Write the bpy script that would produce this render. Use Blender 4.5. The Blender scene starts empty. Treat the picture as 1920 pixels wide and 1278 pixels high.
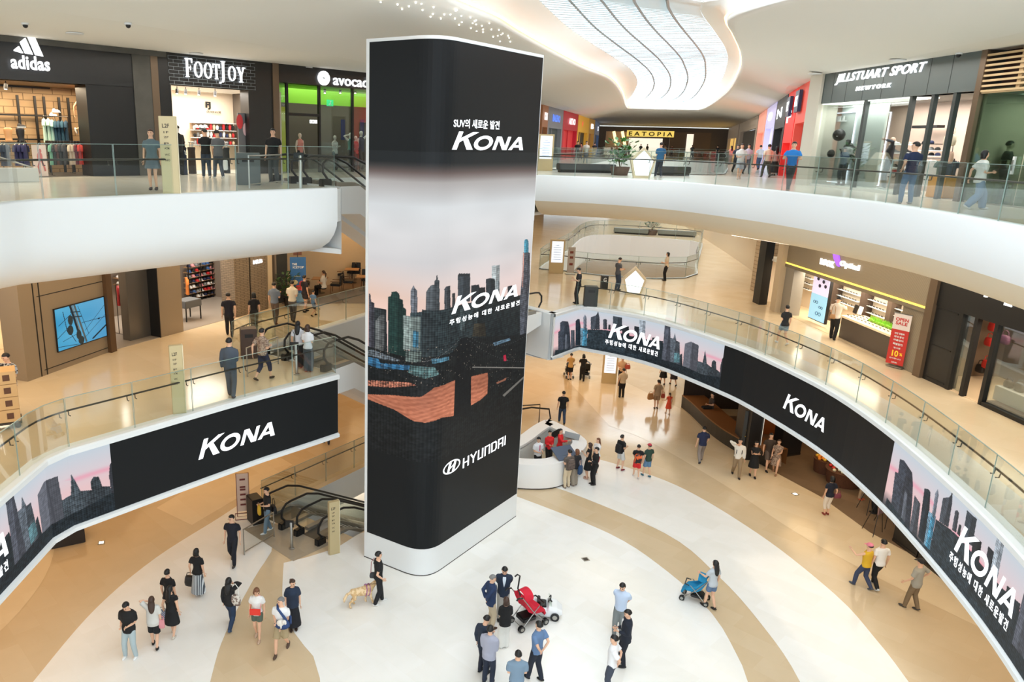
import bpy, bmesh, math, random
import numpy as np
from mathutils import Vector, Matrix
random.seed(7)
SC = bpy.context.scene
COL = SC.collection
pi = math.pi
# ------------------------------------------------------------------ camera
F_PX, CX, CY, PITCH, ROLL = 1413.35, 779.6, 639.0, 0.2596, 0.0220
ZC = 13.60                 # camera height above the ground floor
Z1, Z2, Z3 = 0.0, 6.19, 12.11
_f = Vector((0, math.cos(PITCH), -math.sin(PITCH)))
_u0 = Vector((0, math.sin(PITCH), math.cos(PITCH)))
_r0 = Vector((1, 0, 0))
_r = math.cos(ROLL) * _r0 + math.sin(ROLL) * _u0
_u = -math.sin(ROLL) * _r0 + math.cos(ROLL) * _u0
cam_d = bpy.data.cameras.new('camera')
cam = bpy.data.objects.new('camera', cam_d)
COL.objects.link(cam)
SC.camera = cam
cam.matrix_world = Matrix(((_r.x, _u.x, -_f.x, 0), (_r.y, _u.y, -_f.y, 0), (_r.z, _u.z, -_f.z, ZC), (0, 0, 0, 1)))
cam_d.sensor_width = 36
cam_d.lens = F_PX / 1920 * 36
cam_d.shift_x = (960 - CX) / 1920
cam_d.clip_start = 0.1
cam_d.clip_end = 600
# ------------------------------------------------------------------ colour management, world, lights
SC.view_settings.view_transform = 'Standard'
SC.view_settings.look = 'None'
SC.view_settings.gamma = 1
SC.view_settings.exposure = 0.0
SC.view_settings.use_curve_mapping = False
SC.cycles.use_denoising = True
SC.cycles.max_bounces = 10
SC.cycles.diffuse_bounces = 4
SC.cycles.glossy_bounces = 3
SC.cycles.transmission_bounces = 4
SC.cycles.transparent_max_bounces = 24
SC.cycles.caustics_reflective = False
SC.cycles.caustics_refractive = False
SC.cycles.sample_clamp_indirect = 4.0
W = bpy.data.worlds.new('world')
SC.world = W
W.use_nodes = True
wb = W.node_tree.nodes['Background']
wb.inputs[0].default_value = (0.80, 0.91, 1.0, 1)
wb.inputs[1].default_value = 2.8
def area(name, loc, sx, sy, power, color=(1, 1, 1), rot=(0, 0, 0), spread=pi):
 d = bpy.data.lights.new(name, 'AREA')
 d.shape = 'RECTANGLE'; d.size = sx; d.size_y = sy
 d.energy = power * 1.4; d.color = color; d.spread = spread
 o = bpy.data.objects.new(name, d)
 o.location = loc; o.rotation_euler = rot
 COL.objects.link(o)
 return o
DAY = (0.86, 0.95, 1.0); WARM = (1.0, 0.62, 0.28); WARM2 = (1.0, 0.82, 0.60); WARM3 = (1.0, 0.72, 0.42)
# daylight above the skylight glass
area('skylight_daylight', (5, 10, 20.5), 9, 26, 1000, DAY)
area('skylight_daylight', (9, 35, 20.5), 8, 22, 800, DAY, rot=(0, 0, -0.25))
area('skylight_daylight', (22, 72, 20.5), 12, 50, 2300, DAY, rot=(0, 0, -0.35))
# warm lamps set in the soffits under the second level, lighting the ground floor
area('ground_soffit_lamp', (-13, 20, 3.9), 7, 20, 215, WARM, rot=(0, 0, 0.0))
area('ground_soffit_lamp', (-8.5, 32, 3.9), 9, 9, 170, WARM)
area('ground_soffit_lamp', (16.3, 22, 3.9), 4, 16, 230, WARM2)
area('ground_soffit_lamp', (3, 42, 3.9), 14, 8, 260, WARM)
area('ground_soffit_lamp', (12, 41, 3.9), 5, 7, 90, WARM2)
area('ground_soffit_lamp', (14, 55, 3.9), 16, 14, 260, WARM2)
area('ground_soffit_lamp', (27, 84, 3.9), 22, 22, 600, WARM2)
# lamps in the soffits under the third level
area('mezzanine_soffit_lamp', (-11.5, 17, 9.9), 4, 20, 310, WARM3)
area('mezzanine_soffit_lamp', (-6.5, 30.5, 9.9), 5, 8, 190, WARM3, rot=(0, 0, -0.6))
area('mezzanine_soffit_lamp', (15.6, 23, 9.9), 2.6, 18, 170, WARM2)
area('mezzanine_soffit_lamp', (14, 38.5, 9.9), 10, 5, 120, WARM2)
area('mezzanine_soffit_lamp', (22, 58, 9.9), 8, 30, 260, WARM2, rot=(0, 0, -0.35))
area('mezzanine_soffit_lamp', (8, 58, 9.9), 8, 24, 160, WARM2, rot=(0, 0, -0.35))
# lamps in the top ceiling over the third-level walkways
area('gallery_ceiling_lamp', (-11.5, 22, 16.4), 3, 20, 240, (1, 0.95, 0.86), rot=(0, 0, -0.5))
area('gallery_ceiling_lamp', (15.6, 25, 16.4), 2, 14, 150, (1, 0.95, 0.88))
area('gallery_ceiling_lamp', (22, 62, 16.3), 14, 50, 700, (1, 0.90, 0.78), rot=(0, 0, -0.35))
# ------------------------------------------------------------------ surveying: a point of the photo on a known level
def ray(x, y):
 return _f + _r * ((x - CX) / F_PX) - _u * ((y - CY) / F_PX)
def P(x, y, z=0.0):
 d = ray(x, y); t = (z - ZC) / d.z
 return Vector((d.x * t, d.y * t, z))
class Wall:
 """vertical plane through a and b (plan points); hit() gives metres along it and height; depth goes away from the atrium"""
 def __init__(self, a, b, side=1):
  self.a = Vector((a[0], a[1])); b = Vector((b[0], b[1]))
  self.L = (b - self.a).length
  self.d = (b - self.a).normalized()
  self.n = Vector((-self.d.y, self.d.x)) * side      # n points into the shop
 def hit(self, x, y, dep=0.0):
  q = ray(x, y); o = self.a + self.n * dep
  # solve t*q = o + s*d
  det = -q.x * self.d.y + q.y * self.d.x
  t = (-o.x * self.d.y + o.y * self.d.x) / det
  px, py = q.x * t, q.y * t
  s = (px - o.x) * self.d.x + (py - o.y) * self.d.y
  return s, ZC + q.z * t
 def pt(self, s, z, dep=0.0):
  p = self.a + self.d * s + self.n * dep
  return Vector((p.x, p.y, z))
 def yaw(self):      # rotation whose local x runs along the wall, local y into the shop
  return math.atan2(self.d.y, self.d.x)
# ------------------------------------------------------------------ materials
MATS = {}
def srgb(c):
 return tuple(((v / 255) / 12.92 if v / 255 <= 0.04045 else ((v / 255 + 0.055) / 1.055) ** 2.4) for v in c[:3])
def mat(name, col=(200, 200, 200), rough=0.5, metal=0.0, emit=0.0, emit_col=None, noise=0.0, nscale=6.0, spec=0.5, bump=0.0, kind=None, **k):
 if name in MATS:
  return MATS[name]
 m = bpy.data.materials.new(name); m.use_nodes = True
 nt = m.node_tree; b = nt.nodes['Principled BSDF']
 c = srgb(col)
 b.inputs['Base Color'].default_value = (*c, 1)
 b.inputs['Roughness'].default_value = rough
 b.inputs['Metallic'].default_value = metal
 b.inputs['Specular IOR Level'].default_value = spec
 if emit:
  b.inputs['Emission Color'].default_value = (*srgb(emit_col or col), 1)
  b.inputs['Emission Strength'].default_value = emit
 if noise or bump:
  tc = nt.nodes.new('ShaderNodeTexCoord'); nz = nt.nodes.new('ShaderNodeTexNoise')
  nz.inputs['Scale'].default_value = nscale; nz.inputs['Detail'].default_value = 3
  nt.links.new(tc.outputs['Object'], nz.inputs['Vector'])
  if noise:
   mx = nt.nodes.new('ShaderNodeMix'); mx.data_type = 'RGBA'; mx.blend_type = 'MULTIPLY'
   mx.inputs[0].default_value = noise
   mx.inputs[6].default_value = (*c, 1)
   cr = nt.nodes.new('ShaderNodeValToRGB')
   cr.color_ramp.elements[0].position = 0.3; cr.color_ramp.elements[0].color = (0.45, 0.45, 0.45, 1)
   cr.color_ramp.elements[1].position = 0.7; cr.color_ramp.elements[1].color = (1, 1, 1, 1)
   nt.links.new(nz.outputs['Fac'], cr.inputs[0]); nt.links.new(cr.outputs[0], mx.inputs[7])
   nt.links.new(mx.outputs[2], b.inputs['Base Color'])
  if bump:
   bp = nt.nodes.new('ShaderNodeBump'); bp.inputs['Strength'].default_value = bump
   nt.links.new(nz.outputs['Fac'], bp.inputs['Height']); nt.links.new(bp.outputs[0], b.inputs['Normal'])
 MATS[name] = m
 return m
def two_tone(name, c1, c2, tex='WAVE', scale=8, rough=0.6, direction='X', thr=0.5, coord='Object', **k):
 """surface pattern of two colours"""
 if name in MATS:
  return MATS[name]
 m = bpy.data.materials.new(name); m.use_nodes = True
 nt = m.node_tree; b = nt.nodes['Principled BSDF']; b.inputs['Roughness'].default_value = rough
 tc = nt.nodes.new('ShaderNodeTexCoord')
 if tex == 'WAVE':
  t = nt.nodes.new('ShaderNodeTexWave'); t.bands_direction = direction; t.inputs['Scale'].default_value = scale
  out = t.outputs['Fac']
 elif tex == 'BRICK':
  t = nt.nodes.new('ShaderNodeTexBrick'); t.inputs['Scale'].default_value = scale
  t.inputs['Color1'].default_value = (*srgb(c1), 1); t.inputs['Color2'].default_value = (*[v * .85 for v in srgb(c1)], 1)
  t.inputs['Mortar'].default_value = (*srgb(c2), 1); t.inputs['Mortar Size'].default_value = k.get('mortar', 0.02)
  t.inputs['Brick Width'].default_value = k.get('bw', 0.5); t.inputs['Row Height'].default_value = k.get('rh', 0.25)
  mp = nt.nodes.new('ShaderNodeMapping'); mp.inputs['Rotation'].default_value = k.get('rot', (pi / 2, 0, 0))
  nt.links.new(tc.outputs[coord], mp.inputs[0]); nt.links.new(mp.outputs[0], t.inputs['Vector'])
  nt.links.new(t.outputs['Color'], b.inputs['Base Color'])
  MATS[name] = m
  return m
 elif tex == 'VORONOI':
  t = nt.nodes.new('ShaderNodeTexVoronoi'); t.inputs['Scale'].default_value = scale; out = t.outputs['Distance']
 else:
  t = nt.nodes.new('ShaderNodeTexNoise'); t.inputs['Scale'].default_value = scale; out = t.outputs['Fac']
 nt.links.new(tc.outputs[coord], t.inputs['Vector'])
 cr = nt.nodes.new('ShaderNodeValToRGB'); cr.color_ramp.interpolation = 'LINEAR'
 cr.color_ramp.elements[0].position = thr - 0.04; cr.color_ramp.elements[0].color = (*srgb(c1), 1)
 cr.color_ramp.elements[1].position = thr + 0.04; cr.color_ramp.elements[1].color = (*srgb(c2), 1)
 nt.links.new(out, cr.inputs[0]); nt.links.new(cr.outputs[0], b.inputs['Base Color'])
 MATS[name] = m
 return m
def stone(name, c1, c2, rough=0.16, tile=1.2, spec=0.5, vein=0.5):
 """polished stone slabs: cloudy marble, each slab a touch different, thin joints"""
 m = bpy.data.materials.new(name); m.use_nodes = True
 nt = m.node_tree; L = nt.links; b = nt.nodes['Principled BSDF']
 b.inputs['Roughness'].default_value = rough; b.inputs['Specular IOR Level'].default_value = spec
 tc = nt.nodes.new('ShaderNodeTexCoord')
 mp = nt.nodes.new('ShaderNodeMapping'); mp.inputs['Rotation'].default_value = (0, 0, 0.82)
 L.new(tc.outputs['Object'], mp.inputs[0])
 br = nt.nodes.new('ShaderNodeTexBrick'); br.inputs['Scale'].default_value = 1.0
 br.inputs['Brick Width'].default_value = tile; br.inputs['Row Height'].default_value = tile * 0.6
 br.inputs['Mortar Size'].default_value = 0.004; br.offset = 0.37
 br.inputs['Color1'].default_value = (*srgb(c1), 1); br.inputs['Color2'].default_value = (*srgb(c2), 1)
 br.inputs['Mortar'].default_value = (*srgb(c2), 1)
 L.new(mp.outputs[0], br.inputs['Vector'])
 nz = nt.nodes.new('ShaderNodeTexNoise'); nz.inputs['Scale'].default_value = 0.9; nz.inputs['Detail'].default_value = 6
 nz.inputs['Distortion'].default_value = 1.2
 L.new(tc.outputs['Object'], nz.inputs['Vector'])
 cr = nt.nodes.new('ShaderNodeValToRGB')
 cr.color_ramp.elements[0].position = 0.35; cr.color_ramp.elements[0].color = (*[v * 0.93 for v in (1, 1, .98)], 1)
 cr.color_ramp.elements[1].position = 0.65; cr.color_ramp.elements[1].color = (1, 1, 1, 1)
 L.new(nz.outputs['Fac'], cr.inputs[0])
 mx = nt.nodes.new('ShaderNodeMix'); mx.data_type = 'RGBA'; mx.blend_type = 'MULTIPLY'; mx.inputs[0].default_value = vein
 L.new(br.outputs['Color'], mx.inputs[6]); L.new(cr.outputs[0], mx.inputs[7])
 L.new(mx.outputs[2], b.inputs['Base Color'])
 MATS[name] = m
 return m
def glass(name, tint=(0.93, 0.97, 0.955), refl=0.35, rough=0.0):
 if name in MATS:
  return MATS[name]
 m = bpy.data.materials.new(name); m.use_nodes = True
 nt = m.node_tree; nt.nodes.remove(nt.nodes['Principled BSDF'])
 out = nt.nodes['Material Output']
 tr = nt.nodes.new('ShaderNodeBsdfTransparent'); tr.inputs[0].default_value = (*tint, 1)
 gl = nt.nodes.new('ShaderNodeBsdfGlossy'); gl.inputs['Roughness'].default_value = rough
 fr = nt.nodes.new('ShaderNodeFresnel'); fr.inputs[0].default_value = 1.5
 ml = nt.nodes.new('ShaderNodeMath'); ml.operation = 'MULTIPLY'; ml.inputs[1].default_value = refl
 mx = nt.nodes.new('ShaderNodeMixShader')
 nt.links.new(fr.outputs[0], ml.inputs[0]); nt.links.new(ml.outputs[0], mx.inputs[0])
 nt.links.new(tr.outputs[0], mx.inputs[1]); nt.links.new(gl.outputs[0], mx.inputs[2])
 nt.links.new(mx.outputs[0], out.inputs[0])
 MATS[name] = m
 return m
M_WHITE = mat('white_paint', (228, 230, 230), 0.45)
M_CEIL = mat('ceiling_paint', (240, 238, 230), 0.8)
M_GLASS = glass('rail_glass', (0.955, 0.985, 0.972))
M_SHOPGLASS = glass('shop_glass', (0.92, 0.96, 0.945), 0.5)
M_DARKGLASS = glass('dark_glass', (0.62, 0.76, 0.66), 0.6)
M_GLEDGE = mat('glass_edge', (140, 160, 152), 0.2)
M_STEEL = mat('brushed_steel', (170, 168, 162), 0.28, 0.9)
M_DKSTEEL = mat('dark_steel', (70, 66, 62), 0.35, 0.7)
M_BLACK = mat('black', (18, 18, 19), 0.45)
M_RUBBER = mat('black_rubber', (22, 23, 24), 0.4)
M_BLACKPANEL = mat('black_panel', (30, 30, 31), 0.35, noise=0.3)
M_BRONZE = mat('bronze_panel', (112, 94, 76), 0.38, 0.35)
M_TAUPE = mat('taupe_panel', (150, 132, 108), 0.4, 0.2)
M_BEIGE = mat('beige_panel', (196, 178, 150), 0.5)
M_WARMWHITE = mat('warm_white_wall', (238, 222, 200), 0.6)
M_GREYPANEL = mat('grey_panel', (92, 102, 102), 0.45)
M_LED = mat('lamp_lens', (255, 244, 224), 0.3, emit=6)
M_LEDW = mat('white_tube', (235, 240, 255), 0.3, emit=2.2)
M_SIGNW = mat('lit_letter_white', (250, 252, 255), 0.3, emit=1.15)
# ------------------------------------------------------------------ mesh collecting
class MB:
 def __init__(self):
  self.v = []; self.f = []; self.mi = []
 def add(self, vs, fs, mi=0):
  n = len(self.v)
  self.v.extend([tuple(p) for p in vs]); self.f.extend([tuple(i + n for i in f) for f in fs])
  self.mi.extend([mi] * len(fs))
  return self
 def box(self, c, s, rz=0.0, mi=0, tilt=None):
  """centre, full size, yaw"""
  hx, hy, hz = s[0] / 2, s[1] / 2, s[2] / 2
  co, si = math.cos(rz), math.sin(rz)
  vs = []
  for z in (-hz, hz):
   for x, y in ((-hx, -hy), (hx, -hy), (hx, hy), (-hx, hy)):
    p = Vector((x, y, z))
    if tilt:
     p = tilt @ p
    vs.append((c[0] + p.x * co - p.y * si, c[1] + p.x * si + p.y * co, c[2] + p.z))
  return self.add(vs, [(0, 3, 2, 1), (4, 5, 6, 7), (0, 1, 5, 4), (1, 2, 6, 5), (2, 3, 7, 6), (3, 0, 4, 7)], mi)
 def wbox(self, w, s0, s1, z0, z1, d0, d1, mi=0):
  vs = [w.pt(s, z, d) for z in (z0, z1) for s, d in ((s0, d0), (s1, d0), (s1, d1), (s0, d1))]
  return self.add(vs, [(0, 3, 2, 1), (4, 5, 6, 7), (0, 1, 5, 4), (1, 2, 6, 5), (2, 3, 7, 6), (3, 0, 4, 7)], mi)
 def tube(self, pts, r, n=8, mi=0, cap=True, closed=False):
  pts = [Vector(p) for p in pts]; k = len(pts)
  rr = r if isinstance(r, (list, tuple)) else [r] * k
  rings = []
  up = Vector((0, 0, 1))
  for i, p in enumerate(pts):
   if closed:
    t = (pts[(i + 1) % k] - pts[i - 1])
   else:
    t = (pts[min(i + 1, k - 1)] - pts[max(i - 1, 0)])
   if t.length < 1e-9: t = Vector((0, 0, 1))
   t.normalize()
   if i == 0:
    a = up if abs(t.z) < 0.95 else Vector((0, 1, 0)); e1 = t.cross(a).normalized()
   else:
    e1 = (e1 - t * e1.dot(t)); e1 = e1.normalized() if e1.length > 1e-4 else t.orthogonal().normalized()
   e2 = t.cross(e1).normalized()
   rings.append([p + (e1 * math.cos(2 * pi * j / n) + e2 * math.sin(2 * pi * j / n)) * rr[i] for j in range(n)])
  vs = [v for rg in rings for v in rg]; fs = []
  for i in range(k if closed else k - 1):
   i2 = (i + 1) % k
   for j in range(n):
    fs.append((i * n + j, i * n + (j + 1) % n, i2 * n + (j + 1) % n, i2 * n + j))
  if cap and not closed:
   fs.append(tuple(range(n))[::-1]); fs.append(tuple((k - 1) * n + j for j in range(n)))
  return self.add(vs, fs, mi)
 def ell(self, c, r, n=12, m=8, mi=0, rot=None):
  """ellipsoid"""
  vs = [];
  for i in range(m + 1):
   th = pi * i / m
   for j in range(n):
    ph = 2 * pi * j / n
    p = Vector((r[0] * math.sin(th) * math.cos(ph), r[1] * math.sin(th) * math.sin(ph), r[2] * math.cos(th)))
    if rot: p = rot @ p
    vs.append(Vector(c) + p)
  fs = []
  for i in range(m):
   for j in range(n):
    a, b2, c2, d = i * n + j, i * n + (j + 1) % n, (i + 1) * n + (j + 1) % n, (i + 1) * n + j
    fs.append((a, d, c2, b2))
  return self.add(vs, fs, mi)
 def lathe(self, prof, c=(0, 0, 0), n=20, mi=0):
  vs = [(c[0] + r * math.cos(2 * pi * j / n), c[1] + r * math.sin(2 * pi * j / n), c[2] + z) for r, z in prof for j in range(n)]
  fs = [(i * n + j, i * n + (j + 1) % n, (i + 1) * n + (j + 1) % n, (i + 1) * n + j) for i in range(len(prof) - 1) for j in range(n)]
  fs.append(tuple(range(n))[::-1]); fs.append(tuple((len(prof) - 1) * n + j for j in range(n)))
  return self.add(vs, fs, mi)
 def loft(self, rings, mi=0, cap=True, closed=True):
  n = len(rings[0]); vs = [v for r in rings for v in r]; fs = []
  for i in range(len(rings) - 1):
   for j in range(n if closed else n - 1):
    fs.append((i * n + j, i * n + (j + 1) % n, (i + 1) * n + (j + 1) % n, (i + 1) * n + j))
  if cap and closed:
   fs.append(tuple(range(n))[::-1]); fs.append(tuple((len(rings) - 1) * n + j for j in range(n)))
  return self.add(vs, fs, mi)
 def build(self, name, m, parent=None, smooth=False, bevel=0, label=None):
  me = bpy.data.meshes.new(name)
  me.from_pydata([tuple(p) for p in self.v], [], self.f)
  ms = m if isinstance(m, (list, tuple)) else [m]
  for q in ms: me.materials.append(q)
  if len(ms) > 1:
   me.polygons.foreach_set('material_index', self.mi)
  bm = bmesh.new(); bm.from_mesh(me)
  bmesh.ops.recalc_face_normals(bm, faces=bm.faces)
  if bevel:
   bmesh.ops.bevel(bm, geom=[e for e in bm.edges if len(e.link_faces) == 2 and e.calc_face_angle(0) > 0.6], offset=bevel, segments=2, affect='EDGES', clamp_overlap=True)
  bm.to_mesh(me); bm.free()
  if smooth:
   me.polygons.foreach_set('use_smooth', [True] * len(me.polygons))
   if smooth != 'all':
    me.set_sharp_from_angle(angle=0.7)
  o = bpy.data.objects.new(name, me)
  COL.objects.link(o)
  if parent: o.parent = parent
  if label: o['label'] = label
  return o
def tag(o, label=None, cat=None, group=None, kind=None):
 if label: o['label'] = label
 if cat: o['category'] = cat
 if group: o['group'] = group
 if kind: o['kind'] = kind
 return o
def thing(name, label, cat, loc=(0, 0, 0), rz=0.0, group=None):
 o = bpy.data.objects.new(name, None)
 o.empty_display_size = 0.2
 COL.objects.link(o)
 o.location = loc; o.rotation_euler = (0, 0, rz)
 return tag(o, label, cat, group)
def struct(o):
 o['kind'] = 'structure'
 return o
def dup(root, loc=None, rz=None, label=None, group=None, scale=None, mats=None):
 def cp(o, par):
  c = o.copy(); COL.objects.link(c); c.parent = par
  for ch in KIDS.get(o.name, []):
   cc = cp(ch, c)
  return c
 KIDS.clear()
 for o in [root] + list(root.children_recursive):
  KIDS[o.name] = list(o.children)
 c = cp(root, None)
 if loc is not None: c.location = loc
 if rz is not None: c.rotation_euler = (0, 0, rz)
 if label: c['label'] = label
 if group: c['group'] = group
 if scale is not None: c.scale = (scale,) * 3 if not isinstance(scale, (tuple, list)) else scale
 return c
KIDS = {}
def poly_mesh(name, outer, holes, z, m, extra=None):
 """flat polygon with holes, triangulated"""
 bm = bmesh.new()
 edges = []
 for loop in [outer] + holes:
  vs = [bm.verts.new((p[0], p[1], z)) for p in loop]
  for i in range(len(vs)):
   edges.append(bm.edges.new((vs[i], vs[(i + 1) % len(vs)])))
 bmesh.ops.triangle_fill(bm, use_beauty=True, use_dissolve=False, edges=edges)
 me = bpy.data.meshes.new(name)
 bmesh.ops.recalc_face_normals(bm, faces=bm.faces)
 if sum(f.normal.z for f in bm.faces) < 0:
  bmesh.ops.reverse_faces(bm, faces=bm.faces)
 bm.to_mesh(me); bm.free()
 me.materials.append(m)
 o = bpy.data.objects.new(name, me); COL.objects.link(o)
 return o
def slab(name, outer, holes, z0, z1, ms):
 """floor slab with top and underside; ms = (top, under, side)"""
 bm = bmesh.new()
 for z in (z0, z1):
  edges = []
  for loop in [outer] + holes:
   vs = [bm.verts.new((p[0], p[1], z)) for p in loop]
   for i in range(len(vs)):
    edges.append(bm.edges.new((vs[i], vs[(i + 1) % len(vs)])))
  r = bmesh.ops.triangle_fill(bm, use_beauty=True, use_dissolve=False, edges=edges)
  for g in r['geom']:
   if isinstance(g, bmesh.types.BMFace):
    g.material_index = 0 if z == z1 else 1
    g.normal_update()
    if (g.normal.z > 0) != (z == z1): g.normal_flip()
 for loop in [outer] + holes:
  a = [bm.verts.new((p[0], p[1], z0)) for p in loop]; b = [bm.verts.new((p[0], p[1], z1)) for p in loop]
  for i in range(len(loop)):
   j = (i + 1) % len(loop)
   f = bm.faces.new((a[i], a[j], b[j], b[i])); f.material_index = 2
 me = bpy.data.meshes.new(name); bm.to_mesh(me); bm.free()
 for q in ms: me.materials.append(q)
 o = bpy.data.objects.new(name, me); COL.objects.link(o)
 return o
def smooth_line(pts, step=0.4, closed=False):
 """Catmull-Rom through plan points"""
 pts = [Vector(p[:2]) for p in pts]; n = len(pts); out = []
 for i in range(n if closed else n - 1):
  p0 = pts[(i - 1) % n] if closed or i > 0 else pts[i]; p1 = pts[i]; p2 = pts[(i + 1) % n]
  p3 = pts[(i + 2) % n] if closed or i + 2 < n else p2
  k = max(1, int((p2 - p1).length / step))
  for q in range(k):
   t = q / k
   out.append(0.5 * ((2 * p1) + (p2 - p0) * t + (2 * p0 - 5 * p1 + 4 * p2 - p3) * t * t + (3 * p1 - p0 - 3 * p2 + p3) * t ** 3))
 if not closed: out.append(pts[-1])
 return [(p.x, p.y) for p in out]
class Ribbon:
 """vertical surface over a plan polyline"""
 def __init__(self, pts, off=0.0):
  self.p = [Vector(q[:2]) for q in pts]
  if off:
   self.p = [self.p[i] + self.nrm(i) * off for i in range(len(self.p))]
  self.s = [0.0]
  for a, b in zip(self.p, self.p[1:]): self.s.append(self.s[-1] + (b - a).length)
  self.L = self.s[-1]
 def nrm(self, i):
  a = self.p[max(i - 1, 0)]; b = self.p[min(i + 1, len(self.p) - 1)]
  d = (b - a).normalized()
  return Vector((-d.y, d.x))
 def at(self, s, z, off=0.0):
  s = min(max(s, 0), self.L)
  i = 0
  while i < len(self.s) - 2 and self.s[i + 1] < s: i += 1
  t = (s - self.s[i]) / max(self.s[i + 1] - self.s[i], 1e-9)
  p = self.p[i].lerp(self.p[i + 1], t)
  if off:
   n = self.nrm(i).lerp(self.nrm(i + 1), t).normalized(); p = p + n * off
  return Vector((p.x, p.y, z))
 def hit(self, x, y, lo=0, hi=None):
  q = ray(x, y); best = None
  for i in range(len(self.p) - 1):
   a, b = self.p[i], self.p[i + 1]; d = b - a
   det = -q.x * d.y + q.y * d.x
   if abs(det) < 1e-9: continue
   t = (-a.x * d.y + a.y * d.x) / det
   u = ((t * q.x - a.x) * d.x + (t * q.y - a.y) * d.y) / d.length_squared
   lo_u = -1e9 if i == 0 else -1e-6; hi_u = 1e9 if i == len(self.p) - 2 else 1 + 1e-6
   if t > 0 and lo_u <= u <= hi_u:
    s = self.s[i] + u * d.length
    if hi is not None and not (lo <= s <= hi): continue
    if best is None or t < best[0]: best = (t, s, ZC + q.z * t)
  return (best[1], best[2]) if best else (0.0, 0.0)
# ------------------------------------------------------------------ lettering
def glyphs(text, size=1.0, bold=0.0, shear=0.0, width=1.0, spacing=1.0):
 """flat lettering as (verts2d, faces), centred on its own middle"""
 cu = bpy.data.curves.new('t', 'FONT'); cu.body = text; cu.size = size; cu.offset = bold * size
 cu.shear = shear; cu.space_character = spacing; cu.resolution_u = 3
 cu.fill_mode = 'BOTH'
 ob = bpy.data.objects.new('t', cu); TMP.collection.objects.link(ob)
 TVL.update()
 me = bpy.data.meshes.new_from_object(ob)
 vs = [(v.co.x * width, v.co.y) for v in me.vertices]; fs = [tuple(p.vertices) for p in me.polygons]
 bpy.data.meshes.remove(me); bpy.data.objects.remove(ob); bpy.data.curves.remove(cu)
 if not vs: return [], []
 x0 = min(v[0] for v in vs); x1 = max(v[0] for v in vs); y0 = min(v[1] for v in vs); y1 = max(v[1] for v in vs)
 return [(v[0] - (x0 + x1) / 2, v[1] - (y0 + y1) / 2) for v in vs], fs
TMP = bpy.data.scenes.new('workbench')
TVL = TMP.view_layers[0]
def letters_on(surface, text, s, z, size, m, name='lettering', parent=None, depth=0.0, lift=0.01, bold=0.01, shear=0.0, width=1.0, spacing=1.0, slant=0.0, sign=1, G=None, group=None):
 """letters on a wall/ribbon; surface.at/pt(s, z, offset). depth gives block letters"""
 vs, fs = G if G else glyphs(text, size, bold, shear, width, spacing)
 mb = MB()
 fn = (lambda u, v, d: surface.pt(s + sign * u, z + v + slant * u, -d)) if isinstance(surface, Wall) else (lambda u, v, d: surface.at(s + sign * u, z + v + slant * u, d))
 mb.add([fn(u, v, lift + depth) for u, v in vs], fs)
 if depth:
  n = len(vs); mb.add([fn(u, v, lift + depth) for u, v in vs] + [fn(u, v, lift) for u, v in vs], [])
  cnt = {}
  for f in fs:
   for a, b in zip(f, f[1:] + f[:1]):
    k = (min(a, b), max(a, b)); cnt[k] = cnt.get(k, 0) + 1
  base = len(mb.v) - 2 * n
  for (a, b), c in cnt.items():
   if c == 1:
    mb.f.append((base + a, base + b, base + n + b, base + n + a)); mb.mi.append(0)
 return mb.build(name, m, parent)
# thick stroke letters used for logos: polygons on a grid
def strokes(lines, w):
 vs = []; fs = []
 for ln in lines:
  for (x0, y0), (x1, y1) in zip(ln, ln[1:]):
   dx, dy = x1 - x0, y1 - y0; l = math.hypot(dx, dy); nx, ny = -dy / l * w / 2, dx / l * w / 2
   ex, ey = dx / l * w / 2, dy / l * w / 2
   b = len(vs)
   vs += [(x0 - ex + nx, y0 - ey + ny), (x0 - ex - nx, y0 - ey - ny), (x1 + ex - nx, y1 + ey - ny), (x1 + ex + nx, y1 + ey + ny)]
   fs.append((b, b + 1, b + 2, b + 3))
 return vs, fs
def kona(h=1.0):
 """wide slanted KONA wordmark, larger K; returns centred verts/faces"""
 vs = []; fs = []; sh = 0.30
 def add(pl, tri=None):
  b = len(vs); vs.extend([(x + sh * y, y) for x, y in pl]); fs.append(tuple(range(b, b + len(pl))))
 K = 1.25
 add([(0, 0), (.26, 0), (.26, K), (0, K)])
 add([(.26, .52), (.26, .80), (.86, K), (1.24, K)])
 add([(.42, .70), (.66, .83), (1.25, 0), (.86, 0)])
 cx, w, t = 1.78, .60, .22
 n = 28; b = len(vs)
 for i in range(n):
  a = 2 * pi * i / n
  x = cx + w * math.cos(a); y = .5 + .53 * math.sin(a); vs.append((x + sh * y, y))
 for i in range(n):
  a = 2 * pi * i / n
  x = cx + (w - .24) * math.cos(a); y = .5 + (.53 - t) * math.sin(a); vs.append((x + sh * y, y))
 for i in range(n):
  j = (i + 1) % n; fs.append((b + i, b + j, b + n + j, b + n + i))
 x = 2.52
 add([(x, 0), (x + .22, 0), (x + .22, 1), (x, 1)])
 add([(x + .02, 1), (x + .32, 1), (x + .98, 0), (x + .68, 0)])
 add([(x + .78, 0), (x + 1.0, 0), (x + 1.0, 1), (x + .78, 1)])
 x = 3.62
 add([(x, 0), (x + .26, 0), (x + .62, 1), (x + .40, 1)])
 add([(x + .40, 1), (x + .64, 1), (x + 1.12, 0), (x + .84, 0)])
 add([(x + .2, .2), (x + .92, .2), (x + .84, .38), (x + .28, .38)])
 x0 = min(v[0] for v in vs); x1 = max(v[0] for v in vs)
 return [((a - (x0 + x1) / 2) * h, (c - .6) * h) for a, c in vs], fs
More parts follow.
